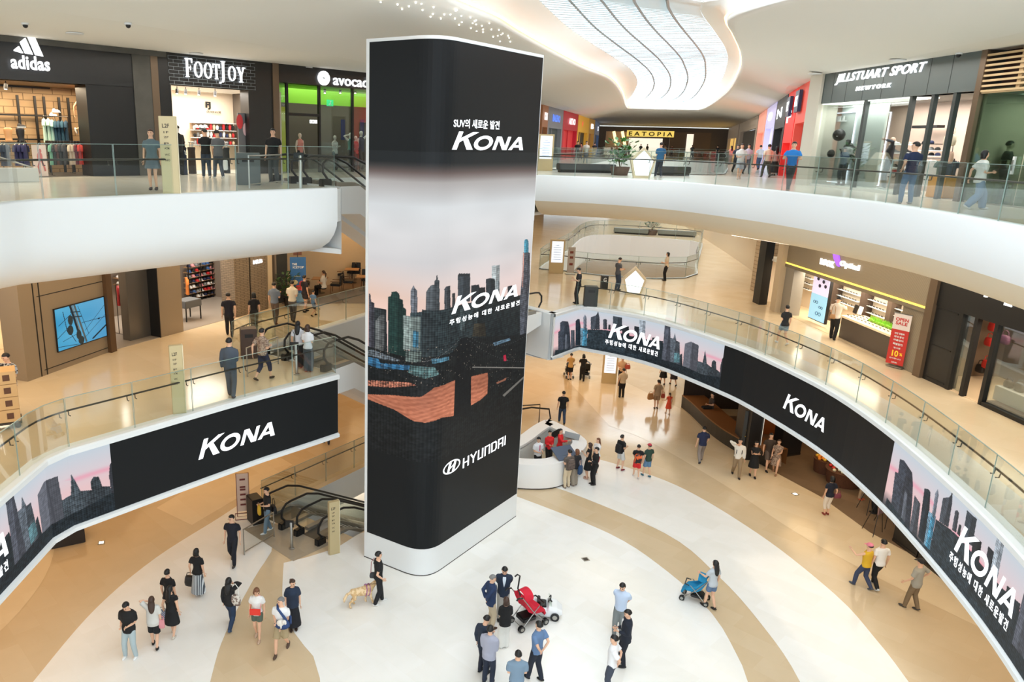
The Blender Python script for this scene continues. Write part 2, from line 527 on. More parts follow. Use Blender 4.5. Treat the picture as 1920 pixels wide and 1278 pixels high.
def fitted(G, w, h):
 vs, fs = G
 x0 = min(v[0] for v in vs); x1 = max(v[0] for v in vs); y0 = min(v[1] for v in vs); y1 = max(v[1] for v in vs)
 return [((v[0] - (x0 + x1) / 2) * w / (x1 - x0), (v[1] - (y0 + y1) / 2) * h / (y1 - y0)) for v in vs], fs
# =================================================================== THE BUILDING
EL = [(-8.7, -3), (-8.7, 5), (-8.7, 12), (-8.7, 16.3), (-8.45, 16.95), (-7.6, 17.95), (-6.45, 19.3), (-5.5, 20.4), (-4.6, 21.4), (-3.6, 22.4), (-2.55, 23.5)]
ERr = [(7.91, 35.14), (9.5, 33.95), (10.87, 32.3), (12.28, 29.04), (12.85, 27.0), (13.35, 23.15), (13.18, 19.72), (12.61, 16.3), (11.84, 13.1), (10.6, 9.5), (8.9, 5), (7.4, 0), (6.8, -3)]
ER = [(6.17, 33.26), (7.6, 34.95)] + smooth_line(ERr, 0.6)
BACK2 = [(-2.75, 24.0), (-5.75, 26.25), (-4.56, 28.4), (-2.26, 32.16), (-0.3, 35.4), (3.2, 37.2), (4.2, 35.9)]
BACK3 = [(-2.45, 24.0), (-5.3, 27.4), (3.5, 36.0)]
ER3 = [(5.5, 36.2), (8.0, 35.3)] + smooth_line([(9.0, 34.6), (10.87, 32.5)] + ERr[3:], 0.6)
V2 = EL + BACK2 + ER
V3 = EL + BACK3 + ER3
V2B = smooth_line([(7.4, 45.6), (8.76, 45.07), (10.57, 43.81), (13.76, 42.97), (15.6, 43.4), (16.9, 45.0), (17.98, 48.2), (22.6, 60.0), (22.2, 61.4), (15, 64), (10.7, 54)], 1.5, closed=True)
V3B = [(7.2, 45.6), (8.8, 44.6), (14.65, 42), (16.2, 42.5), (17.4, 44), (21.5, 54), (33, 84), (21, 84), (14, 62)]
OUT = [(-45, -3.01), (-45, 132), (75, 132), (75, -3.01)]
d3 = Vector((0.6, 0.8)); n3 = Vector((0.8, -0.6)); O3 = Vector((-2.55, 23.35))
WELL = [O3 + d3 * 0.8, O3 + d3 * 10.5, O3 - n3 * 3.6 + d3 * 10.5, O3 - n3 * 3.6 + d3 * 0.8]
WELL = [(p.x, p.y) for p in WELL]
M_TAN = stone('tan_stone_floor', (212, 190, 158), (207, 183, 149), rough=0.13)
M_MARBLE = stone('white_marble_floor', (242, 240, 236), (238, 235, 229), rough=0.12)
M_CREAM = stone('cream_stone_floor', (228, 208, 176), (224, 202, 168), rough=0.13)
M_FL2 = stone('beige_stone_floor', (226, 206, 176), (221, 200, 168), rough=0.14)
M_FL3 = stone('pale_stone_floor', (222, 217, 206), (216, 210, 197), rough=0.18)
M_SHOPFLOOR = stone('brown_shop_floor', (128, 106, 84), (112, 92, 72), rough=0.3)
M_GREYFL = stone('grey_landing_floor', (170, 158, 140), (160, 148, 130), rough=0.25)
gf = slab('floor', OUT, [WELL], -0.4, 0.0, (M_TAN, M_WHITE, M_WHITE)); struct(gf)
def inlay(name, pts, m, z=0.004):
 o = poly_mesh(name, pts, [], z, m); return struct(o)
A_ = smooth_line([(3.6, 27.75), (4.14, 27.46), (7.17, 24.64), (8.5, 22.2), (9.12, 19.93), (9.1, 18), (8.95, 16.95), (8.2, 13), (6, 9)], .5)
inlay('floor_marble', A_ + [(-1, 9), (-2.31, 16.74)] + smooth_line([(-2.6, 17.6), (-3.27, 18.58), (-3.8, 19.8), (-4.07, 21.22), (-4.21, 22.22)], .5) + [(-3.5, 22.6), (-2.6, 23.2), (-1.9, 24.2), (1, 26.5)], M_MARBLE)
B_ = smooth_line([(4.8, 28.9), (6.2, 28.04), (9.23, 24.73), (10.1, 22), (10.4, 19.58), (10.35, 17), (9.5, 13), (8, 9)], .5)
C_ = smooth_line([(11.5, 9), (12.7, 13), (13.28, 17.1), (13.45, 18.9), (13.45, 21.12), (12.65, 24.88), (10.94, 28.81), (8.37, 31.25), (7, 31.6)], .5)
inlay('floor_marble', B_ + C_, M_MARBLE)
D_ = smooth_line([(9.8, 35.5), (11.31, 33.36), (13.02, 28.87), (14.18, 24.87), (15.57, 21.83), (17.06, 19.34)], .5)
inlay('floor_cream', D_ + [(17.8, 18.4), (17.7, 21.1), (17.5, 23.5), (17.0, 25.15), (16.56, 28), (15.85, 30), (14.85, 32.9), (14.4, 35), (14.4, 38), (12, 44), (9, 44)], M_CREAM)
inlay('floor_cream', smooth_line([(-9.0, 9), (-9.7, 14), (-9.61, 16.37), (-9.31, 19.52), (-8.49, 22.37), (-7.09, 25.23), (-6.3, 27)], .5) + [(-5.0, 25.0), (-4.75, 22.9)] + smooth_line([(-4.85, 22.2), (-5.0, 21.18), (-5.21, 18.51), (-5.11, 16.51), (-4.6, 12), (-4.2, 9)], .5), M_MARBLE)
inlay('floor_cream', smooth_line([(-16, 12), (-12.2, 16.5), (-11.47, 19.98), (-12.4, 23.5), (-15, 27)], .6) + [(-22, 27), (-22, 12)], M_CREAM)
inlay('floor_cream', [(-9.65, 25.83), (-7.95, 24.6), (-6.6, 27.2), (-5.2, 30), (-7, 32)], M_CREAM)
inlay('floor_landing', [P(457, 992), P(550, 1052), P(622, 1019), P(505, 978)], M_GREYFL, 0.008)
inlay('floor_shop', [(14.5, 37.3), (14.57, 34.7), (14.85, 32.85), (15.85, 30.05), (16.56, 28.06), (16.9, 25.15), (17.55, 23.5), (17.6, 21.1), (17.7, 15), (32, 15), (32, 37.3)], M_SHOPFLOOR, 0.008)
s2 = slab('floor_second_level', OUT, [V2, V2B], 4.0, Z2, (M_FL2, M_WHITE, M_WHITE)); struct(s2)
s3 = slab('floor_third_level', OUT, [V3, V3B], 11.1, Z3, (M_FL3, M_CEIL, M_WHITE)); struct(s3)
kf = lambda p: 1.0 + 0.9 * max(0, min(1, (p.y - 31.5) / 3)) if p.x > 0 else 0.8
def offs(pts, d):
 rb = Ribbon(pts); return [tuple(p + rb.nrm(i) * d * kf(p)) for i, p in enumerate(rb.p)]
struct(slab('ceiling_second_level', OUT, [offs(EL, 2.19) + BACK3 + offs(ER3, 2.19), V3B], 10.04, 10.2, (M_CEIL, M_CEIL, M_WHITE)))
# second-level floor: a lighter sweep along the right gallery
inlay('floor_marble', smooth_line([(8.2, 36.2), (11.4, 33.4), (13.3, 29.5), (14.1, 26.5), (14.5, 23), (14.4, 19.8), (13.7, 16), (12.9, 12.5)], .6) + [(12.2, 13.4)] + smooth_line([(12.3, 13.4), (12.75, 16.3), (13.3, 19.72), (13.45, 23.15), (12.95, 27.2), (12.4, 29.1), (10.95, 32.4), (8.0, 35.3)], .6), M_FL3, Z2 + .004)
def profile_skin(name, rib_pts, prof, m, kfun=None, smooth=True):
 """sweep a section (offset into the slab, height) along a plan line"""
 rb = Ribbon(rib_pts); rings = []
 for i, p in enumerate(rb.p):
  n = rb.nrm(i); k = kfun(p) if kfun else 1.0
  rings.append([(p.x + n.x * o * k, p.y + n.y * o * k, z) for o, z in prof])
 mb = MB(); mb.loft(rings, cap=False, closed=False)
 return mb.build(name, m, smooth='all' if smooth else False)
# third-level edge: white band curling under into the soffit
PROF3 = [(0.25, 12.16), (-0.06, 12.16), (-0.09, 12.12), (-0.09, 11.2), (-0.04, 10.98), (0.12, 10.72), (0.42, 10.46), (0.9, 10.24), (1.5, 10.09), (2.2, 10.04)]
M_SOFFIT = mat('soffit_paint_warm_lit', (226, 214, 190), 0.6)  # beige paint with the warm lamp light mixed into its colour
struct(profile_skin('trim_third_level_left', EL, PROF3, M_WHITE, kf))
struct(profile_skin('trim_third_level_right', ER3, PROF3[:5], M_WHITE, kf))
struct(profile_skin('trim_third_level_soffit', ER3, PROF3[4:], M_SOFFIT, kf))
struct(profile_skin('trim_third_level_back', BACK3 + [ER3[0]], [(.02, 12.16), (-.02, 12.16), (-.02, 10.05)], M_WHITE, smooth=False))
rb = Ribbon(ER3); mb = MB()
ln = []
for i, p in enumerate(rb.p):
 n = rb.nrm(i); k = kf(p) * 2.15; ln.append((p.x + n.x * k, p.y + n.y * k, 10.02))
mb.tube(ln, 0.035, 6)
tag(mb.build('cove_strip_light', M_LED), 'long thin warm light strip recessed in the soffit under the third floor edge', 'light strip')
# second-level edge: kerb, screen backing and lower lip
PROF2 = [(0.25, 6.20), (-0.10, 6.20), (-0.14, 6.17), (-0.14, 6.05), (-0.04, 6.03), (-0.04, 4.16), (-0.12, 4.12), (-0.12, 4.02), (0.6, 3.98), (1.5, 3.99)]
struct(profile_skin('trim_second_level_left', EL, PROF2, M_WHITE, smooth=False))
struct(profile_skin('trim_second_level_right', ER, PROF2, M_WHITE, smooth=False))
struct(profile_skin('trim_second_level_back', BACK2 + ER[:1], PROF2[:4] + [(-0.14, 4.02), (1.0, 4.0)], M_WHITE, smooth=False))
# far openings: white aprons
for V, z, h, nm in ((V2B, Z2, 2.0, 'second'), (V3B, Z3, 1.5, 'third')):
 rbv = V + [V[0]]
 struct(profile_skin('trim_far_opening_%s_level' % nm, rbv, [(0.0, z + .05), (0.12, z + .05), (0.12, z - h), (-0.4, z - h - .2)], M_WHITE, smooth=False))
# ------------------------------------------------------------------ top ceiling with the skylight
CO = [(-9.7, -3), (-9.7, 8), (-9.65, 17), (-9.4, 20.7), (-8.3, 22.5), (-5.5, 26.8), (-3.1, 30.6), (-1.2, 34.5), (3, 44), (7, 53), (12, 65), (19, 90), (26, 112), (46, 112), (38, 88), (28, 62), (22, 48), (18, 39), (16.6, 33), (16.3, 29), (15.9, 25), (15.3, 20.7), (14.5, 14), (14, 8), (14, -3)]
CL = [(-2, -3), (-2, 8), (-1, 17), (0.2, 22), (0.9, 24.2), (2.35, 27.07), (3.5, 30.2), (5.5, 35.3), (8.4, 42.4), (11.7, 49.7), (16, 63.5), (22, 84.5), (23.4, 86.6), (28.8, 86.6), (30, 84), (23.3, 60.8), (17.6, 44.3), (14.25, 35.75), (11.4, 29.5), (10.2, 27), (9.63, 25.2), (9.76, 22.8), (11, 17), (11.5, 8), (11.5, -3)]
CU = [(0, -3), (0, 8), (.8, 17), (2, 23), (3, 26.5), (4.25, 30), (6.37, 36), (9, 42.4), (11.5, 48.2), (14.8, 56.3), (18.6, 68.6), (24.0, 91), (24.8, 92.8), (31, 92.2), (31.6, 89), (24.9, 66.7), (19.3, 50.7), (16.5, 43.7), (13.4, 37.1), (11.4, 33), (10.4, 30.6), (10.1, 28.6), (10.4, 20), (10.4, 8), (10.4, -3)]
def fine(pts, k=6):
 v = [Vector(p) for p in pts]; out = []
 for i in range(len(v) - 1):
  p0 = v[max(i - 1, 0)]; p1 = v[i]; p2 = v[i + 1]; p3 = v[min(i + 2, len(v) - 1)]
  for q in range(k):
   t = q / k
   out.append(0.5 * ((2 * p1) + (p2 - p0) * t + (2 * p0 - 5 * p1 + 4 * p2 - p3) * t * t + (3 * p1 - p0 - 3 * p2 + p3) * t ** 3))
 out.append(v[-1]); return out
cO, cL, cU = fine(CO), fine(CL), fine(CU)
rings = []
for z, a, b, t in ((16.6, cO, cL, 0.0), (16.66, cO, cL, .12), (16.95, cO, cL, .4), (17.3, cO, cL, .75), (17.45, cO, cL, .95), (17.5, cL, cU, 0.0), (17.6, cL, cU, .06), (17.8, cL, cU, .04), (18.25, cL, cU, .35), (18.7, cL, cU, 1.0)):
 rings.append([(*(p.lerp(q, t)), z) for p, q in zip(a, b)])
mb = MB(); mb.loft(rings, cap=False, closed=False)
struct(mb.build('ceiling_vault', M_CEIL, smooth='all'))
struct(slab('ceiling', OUT, [[tuple(p) for p in cO]], 16.6, 16.9, (M_CEIL, M_CEIL, M_CEIL)))
# warm light line lying on the ledge of the cove
mb = MB(); mb.tube([(*(p.lerp(q, .10)), 17.72) for p, q in zip(cL, cU)], 0.05, 5)
M_COVE = mat('cove_led', (255, 176, 104), 0.4, emit=7)
tag(mb.build('cove_light_line', M_COVE), 'warm light line running round the skylight cove', 'light strip')
# skylight panes, ribs and blades
struct(poly_mesh('window_1', [tuple(p) for p in cU], [], 18.72, glass('skylight_glass', (0.97, 0.99, 0.99), 0.1)))
M_RIB = mat('skylight_rib', (150, 158, 160), 0.5)
for t in (0.2, 0.4, 0.6, 0.8):
 nL = 66; mb = MB(); pts = []
 left = cU[:75]; right = cU[75:][::-1]
 for i in range(0, 60):
  a = left[min(int(i * 72 / 60), len(left) - 1)]; b = right[min(int(i * len(right) / 60), len(right) - 1)]
  q = a.lerp(b, t); pts.append((q.x, q.y, 18.62))
 mb.tube(pts, 0.055, 4)
 struct(mb.build('window_1_frame', M_RIB))
mb = MB()
left = cU[:75]; right = cU[75:][::-1]
for i in range(12, 120):
 fi = i / 120 * 71; a = left[int(fi)].lerp(left[int(fi) + 1], fi % 1)
 fj = i / 120 * (len(right) - 2); b = right[int(fj)].lerp(right[int(fj) + 1], fj % 1)
 mb.tube([(a.x, a.y, 18.68), (b.x, b.y, 18.68)], 0.035, 4)
struct(mb.build('window_1_blades', mat('skylight_blade', (205, 216, 220), 0.5)))
# sparkle lamps scattered in the ceiling (left of the cove)
proto = None
random.seed(3)
sp = [(126, 7), (200, 18), (220, 38), (250, 26), (280, 10), (305, 15), (310, 43), (345, 72), (355, 60), (358, 30), (390, 80), (405, 62), (432, 62), (455, 45), (460, 42), (452, 80), (470, 108), (480, 68), (482, 95), (520, 75), (522, 122), (530, 100), (538, 92), (545, 105), (547, 135), (570, 112), (575, 140), (603, 100), (612, 128), (620, 160), (640, 155), (645, 130), (655, 150), (662, 145), (685, 155), (690, 165), (695, 182), (650, 180), (575, 128), (545, 88)]
for i, (u, v) in enumerate(sp):
 px, py = 660 + u / 2.341, v / 2.341
 q = ray(px, py)
 # march to the vault: height rises from the crease to the lip
 best = None
 for zz in np.linspace(16.62, 17.45, 40):
  p = P(px, py, zz)
  dO = min((Vector((p.x, p.y)) - a).length for a in cO); dL = min((Vector((p.x, p.y)) - a).length for a in cL)
  t = dO / (dO + dL); zs = np.interp(t, [0, .12, .4, .75, .95, 1], [16.6, 16.66, 16.95, 17.3, 17.45, 17.5])
  if best is None or abs(zs - zz) < best[0]: best = (abs(zs - zz), p)
 p = best[1]
 if proto is None:
  m_ = MB(); m_.lathe([(0.0, 0), (0.022, 0), (0.022, -0.03), (0.0, -0.03)], n=6)
  proto = m_.build('sparkle_lamp', M_LED)
  tag(proto, 'tiny white sparkle lamp scattered over the pale ceiling left of the cove', 'ceiling light', 'sparkle lamps in the ceiling')
  o = proto
 else:
  o = proto.copy(); COL.objects.link(o)
 o.location = p
# round downlights in the flat soffit over the third-level shops
proto = None
for i, (px, py) in enumerate([(140, 62), (368, 100), (575, 126), (1683, 112), (1528, 138)]):
 p = P(px, py, 16.59)
 lab = ['round downlight in the soffit above the sportswear entrance', 'round downlight in the soffit above the brick-patterned sign', 'round downlight in the soffit above the black sign with the round leaf logo', 'round downlight in the soffit above the grey sport shop sign', 'round downlight in the soffit at the pale pillar beside the grey sport shop'][i]
 m_ = MB(); m_.lathe([(0.0, 0), (0.30, 0), (0.33, 0.005), (0.33, -0.02), (0.27, -0.03), (0.0, -0.03)], n=20)
 t = thing('downlight', lab, 'ceiling light', p)
 m1 = MB(); m1.lathe([(0.20, 0), (0.26, 0), (0.26, -0.03), (0.20, -0.03)], n=20); m1.build('rim', M_WHITE, t)
 m1 = MB(); m1.lathe([(0.0, -0.005), (0.20, -0.005), (0.20, -0.02), (0.0, -0.02)], n=20); m1.build('lens', M_LED, t)
for px, py, lab in ((47, 43, 'dark dome camera in the soffit above the sportswear logo'), (240, 43, 'white and black dome camera on the pale ceiling'), (1798, 99, 'dark dome camera in the soffit above the grey sport shop')):
 p = P(px, py, 16.6); t = thing('security_camera', lab, 'camera', p)
 m1 = MB(); m1.lathe([(0, 0), (.1, 0), (.1, -.05), (0, -.05)], n=14); m1.build('mount', M_WHITE, t)
 m1 = MB(); m1.ell((0, 0, -.07), (.07, .07, .07)); m1.build('dome', M_BLACK, t, smooth=True)
# ------------------------------------------------------------------ outer walls (behind the shops)
def wall_strip(name, a, b, z0, z1, m, th=0.2):
 w = Wall(a, b); mb = MB(); mb.wbox(w, 0, w.L, z0, z1, 0, th); return struct(mb.build(name, m))
# =================================================================== THE SCREEN TOWER
TA = Vector((-1.58, 22.72)); TBc = Vector((0.461, 21.34)); TC = Vector((3.91, 25.78))
dl = (TBc - TA).normalized(); dr = (TC - TBc).normalized()
RF = 0.85
fil = []
p1 = TBc - dl * RF; p2 = TBc + dr * RF
for i in range(11):
 t = i / 10; fil.append(p1 * (1 - t) ** 2 + TBc * 2 * t * (1 - t) + p2 * t * t)
TD = TA + (TC - TBc)
foot = [TA] + fil + [TC, TD]
TOPZ = 16.34
t = thing('screen_tower', 'tall white-framed advertising tower with a skyline picture standing in the atrium', 'screen tower', (1.2, 24.2, 0))
loc = Vector((1.2, 24.2))
def prism(pts, z0, z1):
 m_ = MB(); n = len(pts)
 m_.add([(p[0], p[1], z0) for p in pts] + [(p[0], p[1], z1) for p in pts], [tuple(range(n))[::-1], tuple(range(n, 2 * n))] + [(i, (i + 1) % n, n + (i + 1) % n, n + i) for i in range(n)])
 return m_
fl = [p - loc for p in foot]
prism(fl, 0.03, TOPZ).build('tower_body', M_WHITE, t, smooth=True)
prism([p * 1.004 for p in fl], 0.0, 0.03).build('base_shadow_gap', M_DKSTEEL, t)
TR = Ribbon([(TA - loc), *[f - loc for f in fil], (TC - loc)])      # left face -> corner -> right face
TRW = Ribbon([TA, *fil, TC])
def img_mesh(name, ribbon, s0, s1, z0, z1, ns, nz, colfun, off, parent, m):
 """a screen surface whose glowing picture is stored as a colour per point"""
 S = np.linspace(s0, s1, ns); Zs = np.linspace(z0, z1, nz)
 col = colfun(S, Zs)          # (nz, ns, 3) sRGB 0-255
 base = [ribbon.at(s, 0, off) for s in S]
 co = np.zeros((nz, ns, 3)); co[:, :, 0] = [b.x for b in base]; co[:, :, 1] = [b.y for b in base]; co[:, :, 2] = Zs[:, None]
 me = bpy.data.meshes.new(name); nv = ns * nz; nf = (ns - 1) * (nz - 1)
 me.vertices.add(nv); me.vertices.foreach_set('co', co.ravel())
 i = (np.arange(nz - 1)[:, None] * ns + np.arange(ns - 1)[None, :]).ravel()
 q = np.stack([i, i + 1, i + 1 + ns, i + ns], 1).ravel().astype(np.int32)
 me.loops.add(nf * 4); me.loops.foreach_set('vertex_index', q)
 me.polygons.add(nf); me.polygons.foreach_set('loop_start', np.arange(0, nf * 4, 4, dtype=np.int32))
 me.update(calc_edges=True)
 a = me.color_attributes.new('picture', 'FLOAT_COLOR', 'POINT')
 c = np.clip(col, 0, 255) / 255; c = np.where(c <= .04045, c / 12.92, ((c + .055) / 1.055) ** 2.4)
 rgba = np.ones((nv, 4), dtype=np.float32); rgba[:, :3] = c.reshape(-1, 3)
 a.data.foreach_set('color', rgba.ravel())
 me.materials.append(m)
 o = bpy.data.objects.new(name, me); COL.objects.link(o)
 if parent: o.parent = parent
 return o
def screen_mat(name, plain=None, strength=0.9):
 m = bpy.data.materials.new(name); m.use_nodes = True; nt = m.node_tree; b = nt.nodes['Principled BSDF']
 b.inputs['Base Color'].default_value = (0.006, 0.006, 0.007, 1); b.inputs['Roughness'].default_value = 0.42
 b.inputs['Specular IOR Level'].default_value = 0.12
 if plain:
  b.inputs['Emission Color'].default_value = (*srgb(plain), 1)
 else:
  a = nt.nodes.new('ShaderNodeAttribute'); a.attribute_name = 'picture'
  nt.links.new(a.outputs['Color'], b.inputs['Emission Color'])
 b.inputs['Emission Strength'].default_value = strength
 return m
M_SCRPIC = screen_mat('screen_picture'); M_SCRBLK = screen_mat('screen_black', (22, 25, 25)); M_SCRTXT = mat('screen_white', (245, 247, 250), 0.4, emit=0.95)
def inside(poly, X, Y):
 r = np.zeros(X.shape, bool); n = len(poly)
 for i in range(n):
  x0, y0 = poly[i]; x1, y1 = poly[(i + 1) % n]
  if y0 == y1: continue
  c = ((y0 > Y) != (y1 > Y)) & (X < (x1 - x0) * (Y - y0) / (y1 - y0) + x0)
  r ^= c
 return r
def vnoise(X, Y, seed=0):
 def h(i, j):
  v = np.sin(i * 127.1 + j * 311.7 + seed * 17.3) * 43758.5453
  return v - np.floor(v)
 xi, yi = np.floor(X), np.floor(Y); xf, yf = X - xi, Y - yi
 xf = xf * xf * (3 - 2 * xf); yf = yf * yf * (3 - 2 * yf)
 return (h(xi, yi) * (1 - xf) + h(xi + 1, yi) * xf) * (1 - yf) + (h(xi, yi + 1) * (1 - xf) + h(xi + 1, yi + 1) * xf) * yf
def paint(col, poly, c, S, Zs, win=0.0, wx=.09, wz=.07, seed=0, shade=True):
 """fill a polygon; win = contrast of the window grid"""
 xs = [p[0] for p in poly]; ys = [p[1] for p in poly]
 i0, i1 = np.searchsorted(S, min(xs)), np.searchsorted(S, max(xs)) + 1
 j0, j1 = np.searchsorted(Zs, min(ys)), np.searchsorted(Zs, max(ys)) + 1
 if i1 <= i0 or j1 <= j0: return
 X, Y = np.meshgrid(S[i0:i1], Zs[j0:j1])
 m = inside(poly, X, Y)
 k = np.ones(X.shape)
 if win:
  k = 1 + win * ((np.floor(X / wx * 2) % 2) * 0.5 + (np.floor(Y / wz * 2) % 2) * 0.5 - 0.5) + win * 1.2 * (vnoise(X / wx, Y / wz, seed) - .5)
  if shade: k *= np.where(X < np.mean(xs), 1.12, 0.86)
 sub = col[j0:j1, i0:i1]
 for q in range(3): sub[..., q][m] = (c[q] * k)[m]
# ---- tower picture (polygons surveyed in a crop of the photo: origin 680,440, scale 3.362)
def tz(u, v):
 x, y = 680 + u / 3.362, 440 + v / 3.362
 s, z = TRW.hit(x, y)
 return s, z
BLD = [([(40, 470), (40, 370), (50, 370), (55, 420), (75, 430), (78, 760), (40, 760)], (66, 66, 74), .4), ([(75, 760), (75, 455), (150, 470), (158, 760)], (44, 50, 52), .4),
  ([(80, 720), (84, 540), (112, 505), (140, 500), (135, 740)], (96, 100, 100), .4),
  ([(160, 770), (162, 390), (180, 385), (183, 360), (215, 356), (232, 372), (236, 402), (255, 410), (258, 455), (276, 470), (274, 770)], (30, 54, 50), .3),
  ([(303, 500), (305, 350), (312, 338), (322, 318), (332, 338), (345, 352), (347, 500)], (104, 110, 118), .35), ([(300, 760), (300, 492), (375, 484), (382, 760)], (58, 72, 76), .35),
  ([(257, 722), (257, 506), (365, 518), (362, 728)], (128, 142, 138), .4), ([(316, 705), (318, 600), (352, 610), (352, 715)], (62, 112, 136), .5),
  ([(398, 480), (400, 362), (415, 335), (432, 317), (452, 315), (451, 290), (461, 283), (467, 242), (474, 283), (483, 290), (484, 480)], (78, 84, 88), .3),
  ([(513, 480), (513, 340), (525, 325), (550, 322), (552, 480)], (64, 68, 72), .3), ([(562, 480), (562, 370), (580, 366), (584, 480)], (60, 62, 64), .2),
  ([(598, 420), (598, 255), (605, 243), (676, 243), (675, 420)], (64, 72, 78), .2), ([(598, 262), (598, 255), (605, 243), (676, 243), (676, 262)], (50, 56, 60), 0),
  ([(810, 400), (812, 195), (862, 190), (860, 400)], (168, 176, 178), .25), ([(835, 400), (840, 290), (860, 290), (862, 400)], (128, 138, 142), .2),
  ([(682, 420), (682, 318), (730, 313), (735, 332), (770, 330), (775, 420)], (42, 46, 50), .2), ([(775, 420), (775, 280), (800, 272), (832, 278), (834, 420)], (48, 55, 60), .25),
  ([(912, 420), (912, 325), (945, 318), (955, 420)], (44, 48, 52), .2),
  ([(370, 780), (376, 470), (480, 476), (560, 456), (700, 420), (850, 392), (1000, 380), (1000, 640), (900, 780)], (38, 46, 48), .55),
  ([(610, 600), (612, 470), (640, 465), (642, 610)], (70, 82, 84), .5), ([(690, 640), (700, 560), (770, 556), (775, 640)], (58, 54, 44), .4),
  ([(990, 660), (990, 400), (1003, 250), (1010, 112), (1052, 112), (1052, 255), (1068, 260), (1068, 660)], (76, 80, 88), .45), ([(1004, 330), (1010, 115), (1016, 115), (1008, 330)], (214, 160, 146), .1),
  ([(1016, 112), (1016, 42), (1022, 28), (1038, 28), (1044, 45), (1044, 112)], (74, 148, 172), .25)]
def tower_picture(S, Zs):
 col = np.zeros((len(Zs), len(S), 3)); X, Y = np.meshgrid(S, Zs)
 zt = tz(500, -390)[1]                    # top of the black area, right face
 y_blk, y_wht, y_mid, y_low = tz(600, -455)[1], tz(600, -330)[1], tz(600, 0)[1], tz(600, 470)[1]
 y_blk2, y_wht2 = tz(100, -480)[1], tz(100, -380)[1]
 keys = [(tz(600, 1350)[1], (20, 22, 22)), (tz(600, 760)[1], (26, 28, 30)), (tz(600, 740)[1], (244, 214, 206)), (y_low, (246, 216, 208)), (tz(600, 300)[1], (236, 222, 220)), (tz(600, 160)[1], (222, 220, 221)), (y_mid, (232, 232, 233)), (tz(600, -180)[1], (226, 230, 232)), (y_wht, (186, 182, 180)), ((y_wht + y_blk) / 2, (110, 96, 92)), (y_blk, (34, 38, 39)), (TOPZ, (30, 34, 35))]
 zz = [k[0] for k in keys]
 for q in range(3): col[..., q] = np.interp(Y, zz, [k[1][q] for k in keys])
 col *= (1 + 0.05 * (vnoise(X * .8, Y * 2.4, 3) - .5))[..., None]
 # sunset glow towards the left
 g = np.clip(1 - np.abs(Y - tz(100, 380)[1]) / 1.0, 0, 1) * np.clip(1 - X / 5, 0, 1)
 m = Y > y_low - 2
 col[..., 2] -= 26 * g * m; col[..., 1] -= 12 * g * m
 for i, (pl, c, w) in enumerate(BLD):
  paint(col, [tz(*p) for p in pl], c, S, Zs, w, seed=i)
 # dark shore, roofs, river
 F = lambda pl, c, w=0.0, **k: paint(col, [tz(*p) for p in pl], c, S, Zs, w, shade=False, **k)
 F([(30, 700), (140, 735), (260, 765), (380, 770), (560, 740), (640, 650), (1000, 630), (1075, 600), (1075, 1400), (30, 1400)], (27, 30, 30), .5, wx=.12, wz=.05)
 F([(270, 725), (372, 735), (372, 800), (272, 800)], (92, 104, 100), .8)
 F([(30, 770), (100, 780), (112, 808), (300, 822), (312, 852), (110, 842), (30, 815)], (50, 98, 132), .7, wx=.3, wz=.04)
 F([(300, 818), (450, 832), (482, 878), (390, 905), (290, 868)], (84, 112, 112), .6)
 F([(430, 780), (540, 765), (545, 785), (440, 812)], (74, 118, 138), .5); F([(30, 730), (60, 722), (240, 790), (200, 800), (40, 760)], (90, 98, 104), .8)
 F([(30, 915), (300, 930), (340, 948), (170, 962), (30, 950)], (150, 96, 78), .9, wx=.1, wz=.03)
 F([(690, 831), (1020, 835), (1020, 840), (690, 836)], (150, 146, 140)); F([(880, 1010), (1020, 885), (1020, 897), (890, 1020)], (120, 118, 112))
 F([(820, 680), (925, 650), (930, 665), (830, 700)], (92, 118, 136), .6)
 F([(885, 760), (900, 755), (905, 795), (888, 795)], (190, 40, 70))
 W_ = np.array([tz(*p) for p in [(30, 1004), (200, 1010), (370, 1020), (450, 962), (560, 922), (700, 888), (785, 868), (788, 900), (784, 1000), (740, 1040), (680, 1075), (575, 1140), (500, 1150), (400, 1182), (330, 1176), (200, 1100), (30, 1034)]])
 mk = inside([tuple(p) for p in W_], X, Y)
 rip = np.sin(Y * 46 + np.sin(X * 1.6) * 7 + 9 * vnoise(X * 1.1, Y * 2, 5)) * .14 + .5 + .35 * (vnoise(X * 9, Y * 30, 8) - .5)
 tcol = np.stack([150 + 90 * rip, 84 + 72 * rip, 62 + 58 * rip], -1) * (0.86 + .25 * vnoise(X, Y * 2, 9))[..., None]
 col[mk] = tcol[mk]
 F([(572, 1145), (580, 900), (590, 730), (612, 655), (660, 640), (684, 700), (682, 900), (680, 1145)], (24, 27, 28), .25)
 F([(840, 930), (905, 900), (900, 915), (845, 940)], (150, 100, 80))
 # bridge cables with lamps, lights along the shore
 rs = np.random.RandomState(4)
 for (ua, va, ub, vb, sag) in ((660, 640, 1020, 640, 60), (612, 655, 380, 800, 30), (660, 660, 1020, 800, 40)):
  for k in range(26):
   t = k / 25; u = ua + (ub - ua) * t; v = va + (vb - va) * t + sag * 4 * t * (1 - t)
   s, z = tz(u, v); i, j = np.searchsorted(S, s), np.searchsorted(Zs, z)
   if 0 < i < len(S) - 1 and 0 < j < len(Zs) - 1: col[j, i] = (150, 150, 150)
 for k in range(260):
  u, v = rs.uniform(50, 1000), rs.uniform(690, 960)
  s, z = tz(u, v); i, j = np.searchsorted(S, s), np.searchsorted(Zs, z)
  if 0 < i < len(S) - 1 and 0 < j < len(Zs) - 1 and not mk[j, i]: col[j, i] = rs.choice([120, 170, 210]) * np.array([1, .93, .85])
 return col
zlo, zhi = tz(600, 1360)[1], tz(600, -520)[1]
